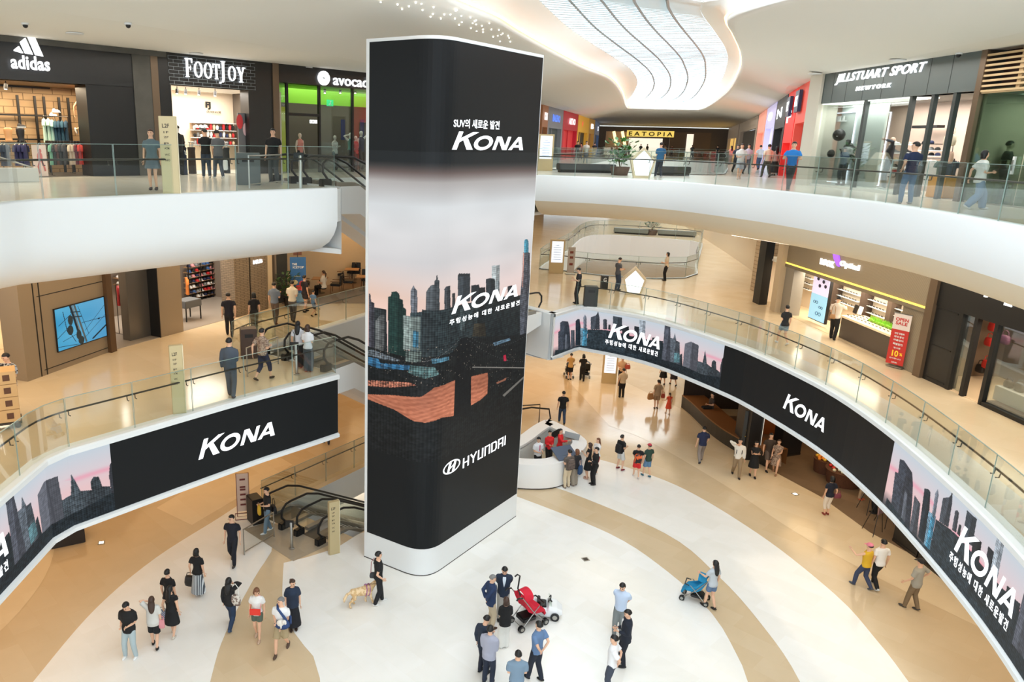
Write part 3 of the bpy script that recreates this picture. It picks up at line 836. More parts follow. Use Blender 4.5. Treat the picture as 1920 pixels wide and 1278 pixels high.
s_a, s_b = 0.12, TRW.L - 0.05
img_mesh('screen_picture', TR, s_a, s_b, zlo, zhi, 430, 560, tower_picture, -0.012, t, M_SCRPIC)
for z0, z1 in ((0.97, zlo), (zhi, TOPZ - 0.09)):
 mb = MB(); S = np.linspace(s_a, s_b, 60)
 mb.loft([[TR.at(s, z0, -0.012) for s in S], [TR.at(s, z1, -0.012) for s in S]], cap=False, closed=False)
 mb.build('screen_panel', M_SCRBLK, t)
def tower_text(G, L, R, hpx, name, m=None):
 """lettering on the right face; middle of its left end, middle of its right end, height"""
 s0, za = TRW.hit(*L); s1, zb = TRW.hit(*R); xc, yc = (L[0] + R[0]) / 2, (L[1] + R[1]) / 2
 vs, fs = fitted(G, s1 - s0, TRW.hit(xc, yc - hpx / 2)[1] - TRW.hit(xc, yc + hpx / 2)[1])
 mb = MB(); sc, zc = (s0 + s1) / 2, (za + zb) / 2
 mb.add([TR.at(sc + u, zc + v, -0.022) for u, v in vs], fs)
 return mb.build(name, m or M_SCRTXT, t)
tower_text(glyphs('SUV의 새로운 발견', 1, 0.02), (849.6, 229.8), (935.3, 235.2), 17, 'lettering')
tower_text(kona(), (846.8, 263.3), (980.4, 266.9), 33, 'lettering')
tower_text(kona(), (846, 568), (970, 546), 30, 'lettering')
tower_text(glyphs('주행성능에 대한 새로운발견', 1, 0.02, spacing=1.35), (842, 600.6), (973, 570), 10, 'lettering')
HY = []
xx = 0
for g in ([[(0, 0), (0, 1.2)], [(0, .6), (.55, .6)], [(.55, 0), (.55, 1.2)]], [[(0, 1.2), (.3, .6), (.6, 1.2)], [(.3, .6), (.3, 0)]], [[(0, 1.2), (0, 0), (.5, 0), (.5, 1.2)]], [[(0, 0), (0, 1.2), (.55, 1.2), (.55, 0)]], [[(0, 0), (0, 1.2), (.42, 1.2), (.55, 1.0), (.55, .2), (.42, 0), (0, 0)]], [[(0, 0), (0, 1.2), (.55, 1.2), (.55, 0)], [(0, .5), (.55, .5)]], [[(0, 0), (0, 1.2)]]):
 w_ = max(p[0] for l in g for p in l); HY += [[(p[0] + xx, p[1]) for p in l] for l in g]; xx += w_ + .32
tower_text(strokes(HY, .17), (867, 863.7), (947, 828.5), 18.5, 'lettering')
# oval H emblem
vs = []; fs = []; n = 32
for k, (a, b) in enumerate(((1.0, .62), (.86, .5))):
 vs += [(a * math.cos(2 * pi * i / n), b * math.sin(2 * pi * i / n)) for i in range(n)]
fs = [(i, (i + 1) % n, n + (i + 1) % n, n + i) for i in range(n)]
for pl in ([(-.55, -.42), (-.30, -.48), (-.02, .44), (-.3, .50)], [(.02, -.44), (.3, -.50), (.55, .42), (.30, .48)], [(-.22, -.10), (.12, .06), (.22, .12), (-.12, -.02)], [(-.25, -.18), (.2, 0.04), (.26, .2), (-.18, -.02)]):
 b_ = len(vs); vs += pl; fs.append((b_, b_ + 1, b_ + 2, b_ + 3))
tower_text((vs, fs), (829.6, 880.6), (861.9, 867.8), 23, 'emblem')
# =================================================================== RIBBON SCREENS on the second-level edge
RR = Ribbon(ER, off=-0.05); RL = Ribbon(EL, off=-0.05)
ZB, ZT = 4.17, 6.02
def rz_(u, v):          # crop: origin 1020,560 scale 4.364
 return RR.hit(1020 + u / 4.364, 560 + v / 4.364, -1, 20)
RB = [([(115, 440), (115, 270), (130, 260), (130, 195), (150, 180), (195, 185), (205, 225), (212, 300), (215, 420)], (58, 64, 74), .4), ([(215, 420), (218, 255), (248, 255), (250, 420)], (74, 78, 86), .3), ([(170, 420), (172, 290), (186, 290), (190, 420)], (96, 102, 112), .2),
  ([(257, 380), (257, 180), (275, 165), (290, 165), (300, 230), (300, 380)], (36, 46, 54), .3), ([(322, 240), (322, 150), (335, 128), (348, 150), (350, 240)], (112, 120, 132), .3),
  ([(383, 250), (383, 150), (425, 135), (437, 120), (443, 95), (448, 120), (455, 150), (457, 250)], (66, 72, 80), .3), ([(485, 250), (485, 170), (500, 163), (515, 170), (518, 250)], (70, 74, 82), .2), ([(565, 260), (565, 140), (640, 152), (640, 260)], (64, 72, 80), .25),
  ([(640, 300), (640, 215), (695, 225), (700, 310)], (34, 38, 42), .2), ([(740, 330), (740, 222), (790, 230), (800, 260), (800, 340)], (40, 44, 50), .25), ([(778, 330), (782, 172), (832, 182), (828, 340)], (160, 170, 180), .3), ([(525, 250), (528, 210), (545, 210), (547, 255)], (52, 56, 60), .2),
  ([(885, 350), (888, 315), (935, 318), (940, 360)], (40, 46, 50), .2),
  ([(350, 400), (358, 250), (475, 252), (560, 262), (700, 300), (860, 335), (975, 345), (985, 560), (700, 480)], (40, 50, 56), .5),
  ([(300, 390), (297, 240), (355, 240), (352, 395)], (98, 126, 142), .5), ([(312, 382), (320, 248), (356, 258), (346, 388)], (70, 132, 160), .5),
  ([(960, 560), (990, 215), (1035, 230), (1040, 560)], (78, 82, 92), .3), ([(1035, 570), (1035, 318), (1060, 325), (1073, 280), (1085, 342), (1112, 355), (1116, 600)], (84, 92, 100), .4), ([(1065, 520), (1068, 440), (1112, 445), (1112, 520)], (92, 130, 138), .4), ([(1110, 600), (1115, 455), (1132, 448), (1136, 600)], (40, 48, 54), .2),
  ([(1130, 610), (1155, 365), (1205, 350), (1268, 380), (1252, 650)], (96, 99, 108), .18), ([(1205, 640), (1218, 356), (1224, 356), (1215, 640)], (72, 74, 82), 0),
  ([(1245, 660), (1258, 508), (1300, 520), (1310, 470), (1320, 420), (1328, 470), (1334, 530), (1372, 560), (1376, 515), (1392, 500), (1410, 515), (1412, 575), (1440, 600), (1442, 740)], (62, 70, 76), .5),
  ([(1430, 740), (1446, 545), (1460, 490), (1484, 462), (1484, 760)], (50, 52, 58), .3),
  ([(85, 460), (90, 420), (220, 405), (420, 395), (600, 430), (900, 480), (1120, 540), (1300, 620), (1440, 640), (1490, 700), (1490, 760), (1300, 740), (960, 570), (600, 450), (300, 400)], (34, 44, 50), .6)]
S_END = RR.hit(1359, 650, 0, 20)[0]
S_K = RR.hit(1668, 880, 10, 40)[0]
def ribbon_picture(shift, lo=None):
 def fn(S, Zs):
  col = np.zeros((len(Zs), len(S), 3)); X, Y = np.meshgrid(S - shift, Zs)
  keys = [(4.1, (40, 46, 50)), (4.6, (244, 206, 204)), (5.1, (240, 204, 206)), (5.5, (226, 214, 220)), (6.02, (206, 218, 228))]
  for q in range(3): col[..., q] = np.interp(Y, [k[0] for k in keys], [k[1][q] for k in keys])
  st = np.exp(-((Y - 5.25 - .12 * np.sin(X * .8)) / .07) ** 2) * (vnoise(X * .6, Y * 3, 2) > .35)
  col[..., 0] += 10 * st; col[..., 1] -= 34 * st; col[..., 2] -= 22 * st
  S2 = S - shift
  for i, (pl, c, w) in enumerate(RB):
   paint(col, [rz_(*p) for p in pl], c, S2, Zs, w, wx=.07, wz=.05, seed=i)
  return col
 return fn
scr = thing('ribbon_screen', 'curved screen band on the right balcony edge with skyline, black centre, skyline', 'screen', (0, 0, 0))
L2 = RR.L
img_mesh('skyline_picture', RR, 0.16, S_END, ZB, ZT, int(S_END / .016), 116, ribbon_picture(0), -0.012, scr, M_SCRPIC)
S_2 = min(S_K + S_END, RR.L - .1)
img_mesh('skyline_picture', RR, S_K, S_2, ZB, ZT, int((S_2 - S_K) / .014), 132, ribbon_picture(S_K - .16), -0.012, scr, M_SCRPIC)
mb = MB(); S = np.linspace(S_END, S_K, 50); mb.loft([[RR.at(s, ZB, -.012) for s in S], [RR.at(s, ZT, -.012) for s in S]], cap=False, closed=False); mb.build('black_panel', M_SCRBLK, scr)
mb = MB(); S = np.linspace(S_2, RR.L, 20); mb.loft([[RR.at(s, ZB, -.012) for s in S], [RR.at(s, ZT, -.012) for s in S]], cap=False, closed=False); mb.build('black_panel', M_SCRBLK, scr)
def rib_text(rb, G, box, par, lo=0, hi=60, name='lettering', slant=0):
 (x0, y0), (x1, y1) = box
 s0, za = rb.hit(x0, y0, lo, hi); s1, zb = rb.hit(x1, y1, lo, hi)
 return rib_text2(rb, G, (s0 + s1) / 2, (za + zb) / 2, abs(s1 - s0), None, par, name)
def rib_text2(rb, G, s, z, w, h, par, name='lettering'):
 if h is None:
  vs = G[0]; h = w * (max(v[1] for v in vs) - min(v[1] for v in vs)) / (max(v[0] for v in vs) - min(v[0] for v in vs))
 vs, fs = fitted(G, w, h); mb = MB()
 mb.add([rb.at(s + u, z + v, -0.024) for u, v in vs], fs)
 return mb.build(name, M_SCRTXT, par)
HAN = glyphs('주행성능에 대한 새로운발견', 1, 0.025, spacing=1.3)
a0 = RR.hit(1142, 616, 0, 20); a1 = RR.hit(1238, 648, 0, 20)
ks, kw = (a0[0] + a1[0]) / 2, a1[0] - a0[0]
for sh in (0, S_K - .16):
 rib_text2(RR, kona(), ks + sh, 5.22, kw, .72, scr)
 rib_text2(RR, HAN, ks + sh - .1, 4.66, kw * 1.02, .24, scr)
a0 = RR.hit(1470, 757, 5, 40); a1 = RR.hit(1549, 790, 5, 40)
rib_text2(RR, kona(), (a0[0] + a1[0]) / 2, 5.02, a1[0] - a0[0], .60, scr)
scl = thing('ribbon_screen', 'angular screen band on the left balcony edge with skyline and black half', 'screen', (0, 0, 0))
sj = RL.hit(210, 890)[0]
img_mesh('skyline_picture', RL, sj - S_END + .16, sj, ZB, ZT, int(S_END / .014), 132, ribbon_picture(sj - S_END), -0.012, scl, M_SCRPIC)
mb = MB(); S = np.linspace(sj, RL.L - .02, 30); mb.loft([[RL.at(s, ZB, -.012) for s in S], [RL.at(s, ZT, -.012) for s in S]], cap=False, closed=False); mb.build('black_panel', M_SCRBLK, scl)
a0 = RL.hit(370, 840); a1 = RL.hit(514, 803)
rib_text2(RL, kona(), (a0[0] + a1[0]) / 2, (a0[1] + a1[1]) / 2, a1[0] - a0[0], .58, scl)
rib_text2(RL, kona(), ks + sj - S_END, 5.22, kw, .72, scl); rib_text2(RL, HAN, ks + sj - S_END - .1, 4.66, kw * 1.02, .24, scl)
# =================================================================== GLASS BALUSTRADES
def balustrade(name, label, pts, z, glass_h=1.25, rail_h=0.90, panel=1.75, side=1, off=0.06, post=False):
 """glass panels standing on the floor edge with a dark handrail on brackets on the walkway side"""
 rb = Ribbon(pts, off=off); t = thing(name, label, 'balustrade', (0, 0, 0))
 n = max(1, round(rb.L / panel)); w = rb.L / n
 for k in range(n):
  a, b = k * w + .012, (k + 1) * w - .012; m = max(2, int(w / .45) + 1); S = np.linspace(a, b, m)
  g = MB()
  rings = [[rb.at(s, z + .0, -.009), rb.at(s, z + glass_h, -.009), rb.at(s, z + glass_h, .009), rb.at(s, z + .0, .009)] for s in S]
  g.loft(rings, cap=False, closed=False)
  gp_ = g.build('glass_panel', M_GLASS, t)
  e = MB(); e.loft([[rb.at(s, z + glass_h, -.012), rb.at(s, z + glass_h + .012, -.012), rb.at(s, z + glass_h + .012, .012), rb.at(s, z + glass_h, .012)] for s in S])
  for s in (a, b):
   p = rb.at(s, z); e.tube([(p.x, p.y, z), (p.x, p.y, z + glass_h)], .007, 4)
  e.build('polished_edge', M_GLEDGE, gp_)
 S = np.linspace(0.05, rb.L - .05, max(4, int(rb.L / .4)))
 m_ = MB(); m_.tube([rb.at(s, z + rail_h, .085) for s in S], .024, 8); m_.build('handrail', M_DKSTEEL, t, smooth=True)
 for k in range(1, n):
  m_ = MB()
  for ds in (-.11, .11):
   s = k * w + ds
   m_.tube([rb.at(s, z + rail_h - .12, .0), rb.at(s, z + rail_h - .12, .07), rb.at(s, z + rail_h - .02, .085)], .013, 6)
  m_.build('rail_bracket', M_DKSTEEL, t)
 return t
balustrade('glass_balustrade', 'glass balustrade with dark handrail along the upper left gallery edge', EL[1:], Z3)
balustrade('glass_balustrade', 'glass balustrade with dark handrail along the upper right gallery edge', [ER3[0]] + ER3[1:-8], Z3)
balustrade('glass_balustrade', 'glass balustrade above the angular left screen band', EL[1:], Z2)
balustrade('glass_balustrade', 'glass balustrade above the curved right screen band', ER[1:-8], Z2)
balustrade('glass_balustrade', 'glass balustrade behind the middle-level escalators', [(-5.75, 26.35), (-4.56, 28.4), (-2.26, 32.16), (-1.0, 34.2)], Z2)
balustrade('glass_balustrade', 'short glass balustrade turning in front of the middle-level escalators', [(-6.3, 25.2), (-5.9, 26.4), (-5.2, 27.2)], Z2, panel=1.2)
balustrade('glass_balustrade', 'glass balustrade behind the escalators down from the ground floor', [(-5.6, 25.7), (-3.6, 28.3), (-0.4, 32.5)], 0)
i0 = min(range(len(V2B)), key=lambda i: (V2B[i][0] - 7.4) ** 2 + (V2B[i][1] - 45.6) ** 2)
balustrade('glass_balustrade', 'glass balustrade round the far opening on the middle level', V2B + [V2B[0]], Z2, panel=3.0)
balustrade('glass_balustrade', 'glass balustrade round the far opening on the top level', V3B + [V3B[0]], Z3, panel=4.0)
# =================================================================== PEOPLE
TONES = [(224, 178, 148), (214, 164, 132), (232, 190, 162)]
HAIRC = {'k': (13, 11, 11), 'b': (62, 40, 28), 'r': (112, 70, 44), 'g': (120, 118, 116)}
M_EYE = mat('eye_dark', (26, 20, 20), 0.4); M_LIP = mat('lips', (176, 96, 88), 0.5)
def voxel_mesh(mb, size, iters=3):
 me = bpy.data.meshes.new('v'); me.from_pydata([tuple(p) for p in mb.v], [], mb.f)
 ob = bpy.data.objects.new('v', me); TMP.collection.objects.link(ob)
 r = ob.modifiers.new('r', 'REMESH'); r.mode = 'VOXEL'; r.voxel_size = size
 s = ob.modifiers.new('s', 'SMOOTH'); s.factor = 0.5; s.iterations = iters
 TVL.update()
 out = bpy.data.meshes.new_from_object(ob.evaluated_get(TVL.depsgraph))
 bpy.data.objects.remove(ob); bpy.data.meshes.remove(me)
 return out
def mesh_obj(name, me, mats, parent, smooth=True):
 for m in (mats if isinstance(mats, (list, tuple)) else [mats]): me.materials.append(m)
 if smooth: me.polygons.foreach_set('use_smooth', [True] * len(me.polygons))
 o = bpy.data.objects.new(name, me); COL.objects.link(o); o.parent = parent
 return o
def ik(a, b, l1, l2, hint):
 """middle joint between a and b"""
 d = b - a; L = min(d.length, (l1 + l2) * .999); u = d.normalized()
 b2 = a + u * L
 c = (l1 * l1 - l2 * l2 + L * L) / (2 * L); h = math.sqrt(max(l1 * l1 - c * c, 0))
 n = (hint - u * hint.dot(u)).normalized()
 return a + u * c + n * h, b2
WR = {'down': (.035, .02, -.31), 'swingf': (.02, .13, -.27), 'swingb': (.03, -.11, -.28), 'phone': (-.05, .15, -.09), 'hold': (-.06, .14, -.16), 'back': (-.085, -.085, -.25),
  'cross': (-.13, .10, -.12), 'waist': (.05, .0, -.20), 'ear': (-.03, .07, .07), 'push': (0, .22, -.17), 'reach': (0, .27, -.05), 'pocket': (.02, .04, -.25), 'up': (.04, .12, .14), 'bag': (.05, .0, -.30), 'rail': (.02, .20, -.13), 'low': (-.06, .12, -.24), 'strap': (-.05, .10, -.06), 'out': (.16, .06, -.16)}
def rings_of(spec, H, n=16, grow=0.0, zmin=-1, zmax=9):
 out = []
 for z, rx, ry, yo in spec:
  if z < zmin or z > zmax: continue
  rx2, ry2 = rx + grow, ry + grow
  out.append([(rx2 * H * math.cos(2 * pi * i / n) * (1.0), (yo + ry2 * math.sin(2 * pi * i / n)) * H, z * H) for i in range(n)])
 return out
TORSO_M = [(.485, .082, .060, 0), (.53, .088, .064, -.004), (.58, .078, .056, 0), (.65, .082, .058, .003), (.72, .094, .062, .004), (.775, .102, .060, 0), (.805, .100, .052, -.003), (.83, .066, .042, -.004), (.85, .036, .036, -.004), (.89, .031, .034, .0)]
TORSO_F = [(.485, .084, .062, 0), (.53, .090, .066, -.006), (.58, .070, .052, 0), (.63, .064, .048, .002), (.70, .078, .058, .010), (.745, .082, .062, .012), (.78, .086, .052, 0), (.805, .082, .046, -.002), (.83, .054, .038, -.004), (.85, .032, .033, -.004), (.89, .028, .031, .0)]
def person(px, py, lvl, H, face, label, top=((20, 20, 22), 'tee'), bot=((25, 26, 32), 'pants'), hair='short', hc='k', gait='stand', arms=('down', 'down'), shoes=(30, 30, 32), head=(0, 0), fem=False, tone=0, vox=0.0105, group=None, pos=None, cat='person', name='person', tie=None, lapel=None, capc=None, extra=None, wide=1.0, glasses=False):
 p = Vector(pos) if pos else P(px, py, lvl)
 t = thing(name, label, cat, p, math.radians(face), group)
 sp = TORSO_F if fem else TORSO_M
 wide *= 1.05; sp = [(a, b * wide, c * wide, d) for a, b, c, d in sp]
 mann = cat == 'mannequin'
 skin = mat('skin_%d' % tone, TONES[tone], 0.55) if not mann else mat('mannequin_%s' % str(tone), tone if isinstance(tone, tuple) else (225, 222, 215), 0.4)
 sh = (.088 if fem else .104) * wide
 # legs
 hipz = .515; feet = []
 sit = gait == 'sit'
 if gait == 'walkL': feet = [(-1, .14, .0, 0), (1, -.15, .028, .5)]
 elif gait == 'walkR': feet = [(1, .14, .0, 0), (-1, -.15, .028, .5)]
 elif gait == 'run': feet = [(1, .10, .0, 0), (-1, -.26, .16, 1.2)]
 elif gait == 'cross': feet = [(-1, .02, 0, 0), (1, .07, 0, 0)]
 elif gait == 'stride': feet = [(-1, .09, 0, 0), (1, -.08, .01, .2)]
 elif sit: feet = [(-1, .25, 0, 0), (1, .27, 0, 0)]
 else: feet = [(-1, .0, 0, 0), (1, .015, 0, 0)]
 dz = 0.0
 if sit: dz = -.245
 if gait in ('walkL', 'walkR'): dz = -.022
 if gait == 'run': dz = -.02
 spread = .045 if fem else .058
 if gait == 'wide': spread = .085
 J = []
 for sd, fy, fz, pit in feet:
  hp = Vector((sd * .048, 0, hipz + dz)) * H; x = sd * spread
  if gait == 'cross': x = -sd * .01
  an = Vector((x, fy, .042 + fz)) * H
  kn, an = ik(hp, an, .245 * H, .236 * H, Vector((0.05 * sd, 1, .3 if sit else 0)))
  J.append((sd, hp, kn, an, pit))
 off = Vector((0, 0, dz * H))
 # arms
 A = []
 for sd, nm in ((-1, arms[0]), (1, arms[1])):
  s = Vector((sd * sh, -.003, .80)) * H + off
  wx, wy, wz = WR[nm] if isinstance(nm, str) else nm
  w = s + Vector((sd * wx, wy, wz)) * H
  hint = Vector((sd * (1.2 if nm in ('waist', 'ear', 'cross') else .45), -1, -.5))
  el, w = ik(s, w, .168 * H, .150 * H, hint)
  A.append((sd, s, el, w, nm))
 # --- body: one continuous surface
 b = MB()
 b.loft([[(x, y, z + off.z) for x, y, z in r] for r in rings_of(sp, H)])
 ht, hd = math.radians(head[0]), math.radians(head[1])
 R = Matrix.Rotation(ht, 3, 'Z') @ Matrix.Rotation(-hd, 3, 'X')
 nk = Vector((0, 0, .87 * H)) + off
 def hp_(x, y, z): return nk + R @ (Vector((x, y, z - .87)) * H)
 b.tube([Vector((0, -.002, .83)) * H + off, hp_(0, .002, .90)], [.030 * H, .029 * H], 10)
 b.ell(hp_(0, .0, .940), (.045 * H, .055 * H, .056 * H), 14, 10, rot=R)
 b.ell(hp_(0, .016, .905), (.034 * H, .038 * H, .034 * H), 12, 8, rot=R)
 b.ell(hp_(0, .055, .925), (.008 * H, .011 * H, .012 * H), 6, 5, rot=R)
 for sd in (-1, 1): b.ell(hp_(sd * .046, -.004, .928), (.007 * H, .012 * H, .016 * H), 6, 5, rot=R)
 for sd, hp, kn, an, pit in J:
  mid = hp.lerp(kn, .4); calf = kn.lerp(an, .35) + Vector((0, -.004 * H, 0))
  b.tube([hp + Vector((0, 0, .02 * H)), mid, kn, calf, an], [.050 * H, .045 * H, .029 * H, .029 * H, .018 * H], 12)
  fR = Matrix.Rotation(-pit, 3, 'X')
  b.ell(an + fR @ (Vector((0, .035, -.022)) * H), (.021 * H, .062 * H, .016 * H), 10, 6, rot=fR)
 fing = MB()
 for sd, s, el, w, nm in A:
  b.tube([s + Vector((-sd * .012 * H, 0, .002 * H)), s.lerp(el, .35), el, el.lerp(w, .35), w], [.031 * H, .028 * H, .0215 * H, .0205 * H, .0145 * H], 10)
  d = (w - el).normalized(); pc = w + d * .024 * H
  q = d.to_track_quat('Z', 'Y').to_matrix()
  lat = q @ Vector((0, 1, 0)); pal = q @ Vector((1, 0, 0)) * (-sd)
  if abs(lat.z) > .9: pass
  rot = Matrix((pal * sd, lat, d)).transposed()
  b.ell(pc, (.0085 * H, .0215 * H, .027 * H), 8, 6, rot=rot)
  curl = .9 if nm in ('bag', 'push', 'rail', 'strap', 'phone', 'hold') else .35
  for k in range(4):
   o_ = pc + d * .018 * H + lat * (.0155 - .0103 * k) * H
   ln = (.036, .042, .040, .031)[k] * H
   a1 = o_ + (d * math.cos(curl * .4) + pal * math.sin(curl * .4)) * ln * .45
   a2 = a1 + (d * math.cos(curl * 1.1) + pal * math.sin(curl * 1.1)) * ln * .33
   a3 = a2 + (d * math.cos(curl * 1.8) + pal * math.sin(curl * 1.8)) * ln * .25
   fing.tube([o_, a1, a2, a3], [.0052 * H, .0050 * H, .0046 * H, .0036 * H], 5)
  th = pc + lat * .017 * H - d * .006 * H
  fing.tube([th, th + (lat * .7 + d * .6 + pal * .3) * .022 * H, th + (lat * .75 + d * 1.5 + pal * .8) * .022 * H], [.0062 * H, .0056 * H, .0042 * H], 5)
 me = voxel_mesh(b, vox * H * (1.0), 2)
 n0 = len(me.vertices); bm = bmesh.new(); bm.from_mesh(me)
 def addraw(m_, mi):
  vv = [bm.verts.new(p_) for p_ in m_.v]
  for f in m_.f:
   try:
    fc = bm.faces.new([vv[i] for i in f]); fc.material_index = mi; fc.smooth = True
   except ValueError: pass
 addraw(fing, 0)
 if not mann:
  e = MB()
  for sd in (-1, 1):
   e.ell(hp_(sd * .019, .0505, .938), (.0075 * H, .004 * H, .0042 * H), 6, 4, rot=R)
   e.ell(hp_(sd * .020, .0515, .951), (.012 * H, .004 * H, .0022 * H), 6, 4, rot=R)
  addraw(e, 1)
  l_ = MB(); l_.ell(hp_(0, .0505, .901), (.013 * H, .004 * H, .0035 * H), 6, 4, rot=R); addraw(l_, 2)
 bm.to_mesh(me); bm.free()
 mesh_obj('body', me, [skin, M_EYE, M_LIP], t)
 t['_J'] = None; del t['_J']
 # --- clothes
 cs = vox * 1.25 * H
 def cm(c, pre='cloth'):
  if isinstance(c, bpy.types.Material): return c
  return mat('%s_%d_%d_%d' % (pre, *c), c, 0.85, bump=0.15, nscale=14)
 tc, ty = top
 if ty:
  g = MB(); loose = {'tee': .010, 'shirt': .011, 'jacket': .017, 'tank': .007, 'dress': .010, 'long': .010, 'loose': .018, 'polo': .011, 'vest': .015, 'sleeveless': .009}[ty]
  hem = {'jacket': .455, 'loose': .46, 'dress': .50, 'vest': .50, 'shirt': .50}.get(ty, .485)
  rr = []
  src = sp if ty not in ('jacket', 'loose') else [(a, max(b_, .084 * wide), c_, d_) for a, b_, c_, d_ in sp]
  src = [s_ for s_ in src if s_[0] <= .835]
  first = (hem, src[1][1] * .99, src[1][2], -.002)
  src = [first] + [s_ for s_ in src if s_[0] > hem + .02]
  g.loft([[(x, y, z + off.z) for x, y, z in r] for r in rings_of(src, H, grow=loose)])
  if ty in ('jacket', 'polo', 'shirt'):
   g.tube([Vector((0, -.004, .835)) * H + off, Vector((0, -.004, .862)) * H + off], [.064 * H, .044 * H], 12)
  else:
   g.tube([Vector((0, -.004, .83)) * H + off, Vector((0, -.004, .846)) * H + off], [.066 * H, .046 * H], 12)
  sl = {'tee': .62, 'shirt': .72, 'jacket': 2, 'tank': 0, 'dress': .35, 'long': 2, 'loose': .75, 'polo': .68, 'vest': 0.0, 'sleeveless': .12}[ty]
  for sd, s, el, w, nm in A:
   r0 = (.041 + loose * .6) * H
   if sl >= 2:
    g.tube([s + Vector((-sd * .02 * H, 0, .002 * H)), s.lerp(el, .3), el, el.lerp(w, .5), el.lerp(w, .93)], [r0, .038 * H + loose * .3 * H, .032 * H + loose * .2 * H, .029 * H, .024 * H], 10)
   elif sl > 0:
    g.tube([s + Vector((-sd * .02 * H, 0, .002 * H)), s.lerp(el, sl * .5), s.lerp(el, sl)], [r0, .040 * H + loose * .2 * H, .040 * H + loose * .3 * H], 10)
  if ty == 'dress' or bot[1] == 'dress':
   hz = .27 if bot[1] != 'longdress' else .12
   n = 18
   for (za, ra, rb_), (zb, rc, rd) in (((.60, .080, .062), (.50, .104, .084)), ((.50, .104, .084), (hz, .140, .118))):
    g.loft([[(ra * H * math.cos(2 * pi * i / n), rb_ * H * math.sin(2 * pi * i / n), za * H + off.z) for i in range(n)], [(rc * H * math.cos(2 * pi * i / n), rd * H * math.sin(2 * pi * i / n), zb * H + off.z) for i in range(n)]])
  mesh_obj({'jacket': 'jacket', 'dress': 'dress', 'shirt': 'shirt', 'vest': 'vest'}.get(ty, 'shirt'), voxel_mesh(g, cs, 2), cm(tc), t)
 if lapel or tie:
  g = MB()
  if lapel:
   g.loft([[(x * w_ * H, y * H, z * H + off.z) for x in (-1, 0, 1)] for z, w_, y in ((.838, .026, .066), (.80, .028, .083), (.74, .020, .087), (.66, .002, .085))], cap=False, closed=False)
   g.build('shirt_front', cm(lapel), t)
  if tie:
   g = MB(); g.box((0, .080 * H, .74 * H + off.z), (.022 * H, .006 * H, .15 * H)); g.build('tie', cm(tie), t)
 bc, by = bot
 if by in ('pants', 'shorts', 'capri', 'jeans', 'widepants', 'boxshorts'):
  g = MB()
  g.loft([[(x, y, z + off.z) for x, y, z in r] for r in rings_of([(.465, .060, .050, 0)] + [s_ for s_ in sp if s_[0] < .59], H, grow=.006)])
  for sd, hp, kn, an, pit in J:
   w_ = {'widepants': 1.55, 'boxshorts': 1.35}.get(by, 1.0)
   if by in ('shorts', 'boxshorts'):
    e = hp.lerp(kn, .88 if by == 'boxshorts' else .62)
    g.tube([hp + Vector((0, 0, .02 * H)), hp.lerp(kn, .4), e], [.057 * H, .057 * H, .053 * H * w_ ** .5], 12)
   else:
    end = an if by != 'capri' else kn.lerp(an, .55)
    lo = end + (Vector((0, 0, -.020 * H)) if by != 'capri' else Vector((0, 0, 0)))
    g.tube([hp + Vector((0, 0, .02 * H)), hp.lerp(kn, .4), kn, kn.lerp(lo, .5), lo], [.057 * H, .056 * H * w_ ** .4, .045 * H * w_ ** .7, .042 * H * w_, .033 * H * w_], 12)
  mesh_obj('shorts' if 'short' in by else 'trousers', voxel_mesh(g, cs, 2), cm(bc), t)
 elif by in ('skirt', 'longskirt', 'miniskirt'):
  hz = {'skirt': .27, 'longskirt': .10, 'miniskirt': .36}[by]; n = 40; rr = []
  for k in range(7):
   u = k / 6; z = .585 + (hz - .585) * u; w_ = .074 + (.125 if by != 'miniskirt' else .098) * u ** .8 * (.55 + .0 * u); d_ = .056 + .085 * u ** .8 * .8
   rr.append([((w_ + .0045 * u * math.sin(10 * 2 * pi * i / n)) * H * math.cos(2 * pi * i / n), (d_ + .0045 * u * math.sin(10 * 2 * pi * i / n)) * H * math.sin(2 * pi * i / n), z * H) for i in range(n)])
  g = MB(); g.loft(rr, cap=False); g.build('skirt', cm(bc), t, smooth='all')
 if shoes:
  for sd, hp, kn, an, pit in J:
   g = MB(); fR = Matrix.Rotation(-pit, 3, 'X')
   c = an + fR @ (Vector((0, .030, -.022)) * H)
   g.ell(c, (.028 * H, .074 * H, .021 * H), 12, 8, rot=fR)
   g.v = [tuple(Vector(v) if (fR.inverted() @ (Vector(v) - c)).z > -.017 * H else c + fR @ Vector(((fR.inverted() @ (Vector(v) - c)).x, (fR.inverted() @ (Vector(v) - c)).y, -.019 * H))) for v in g.v]
   g.tube([an + fR @ (Vector((0, .002, -.012)) * H), an + Vector((0, 0, .008)) * H], [.025 * H, .024 * H], 10)
   g.build('shoe', cm(shoes, 'shoe'), t, smooth='all')
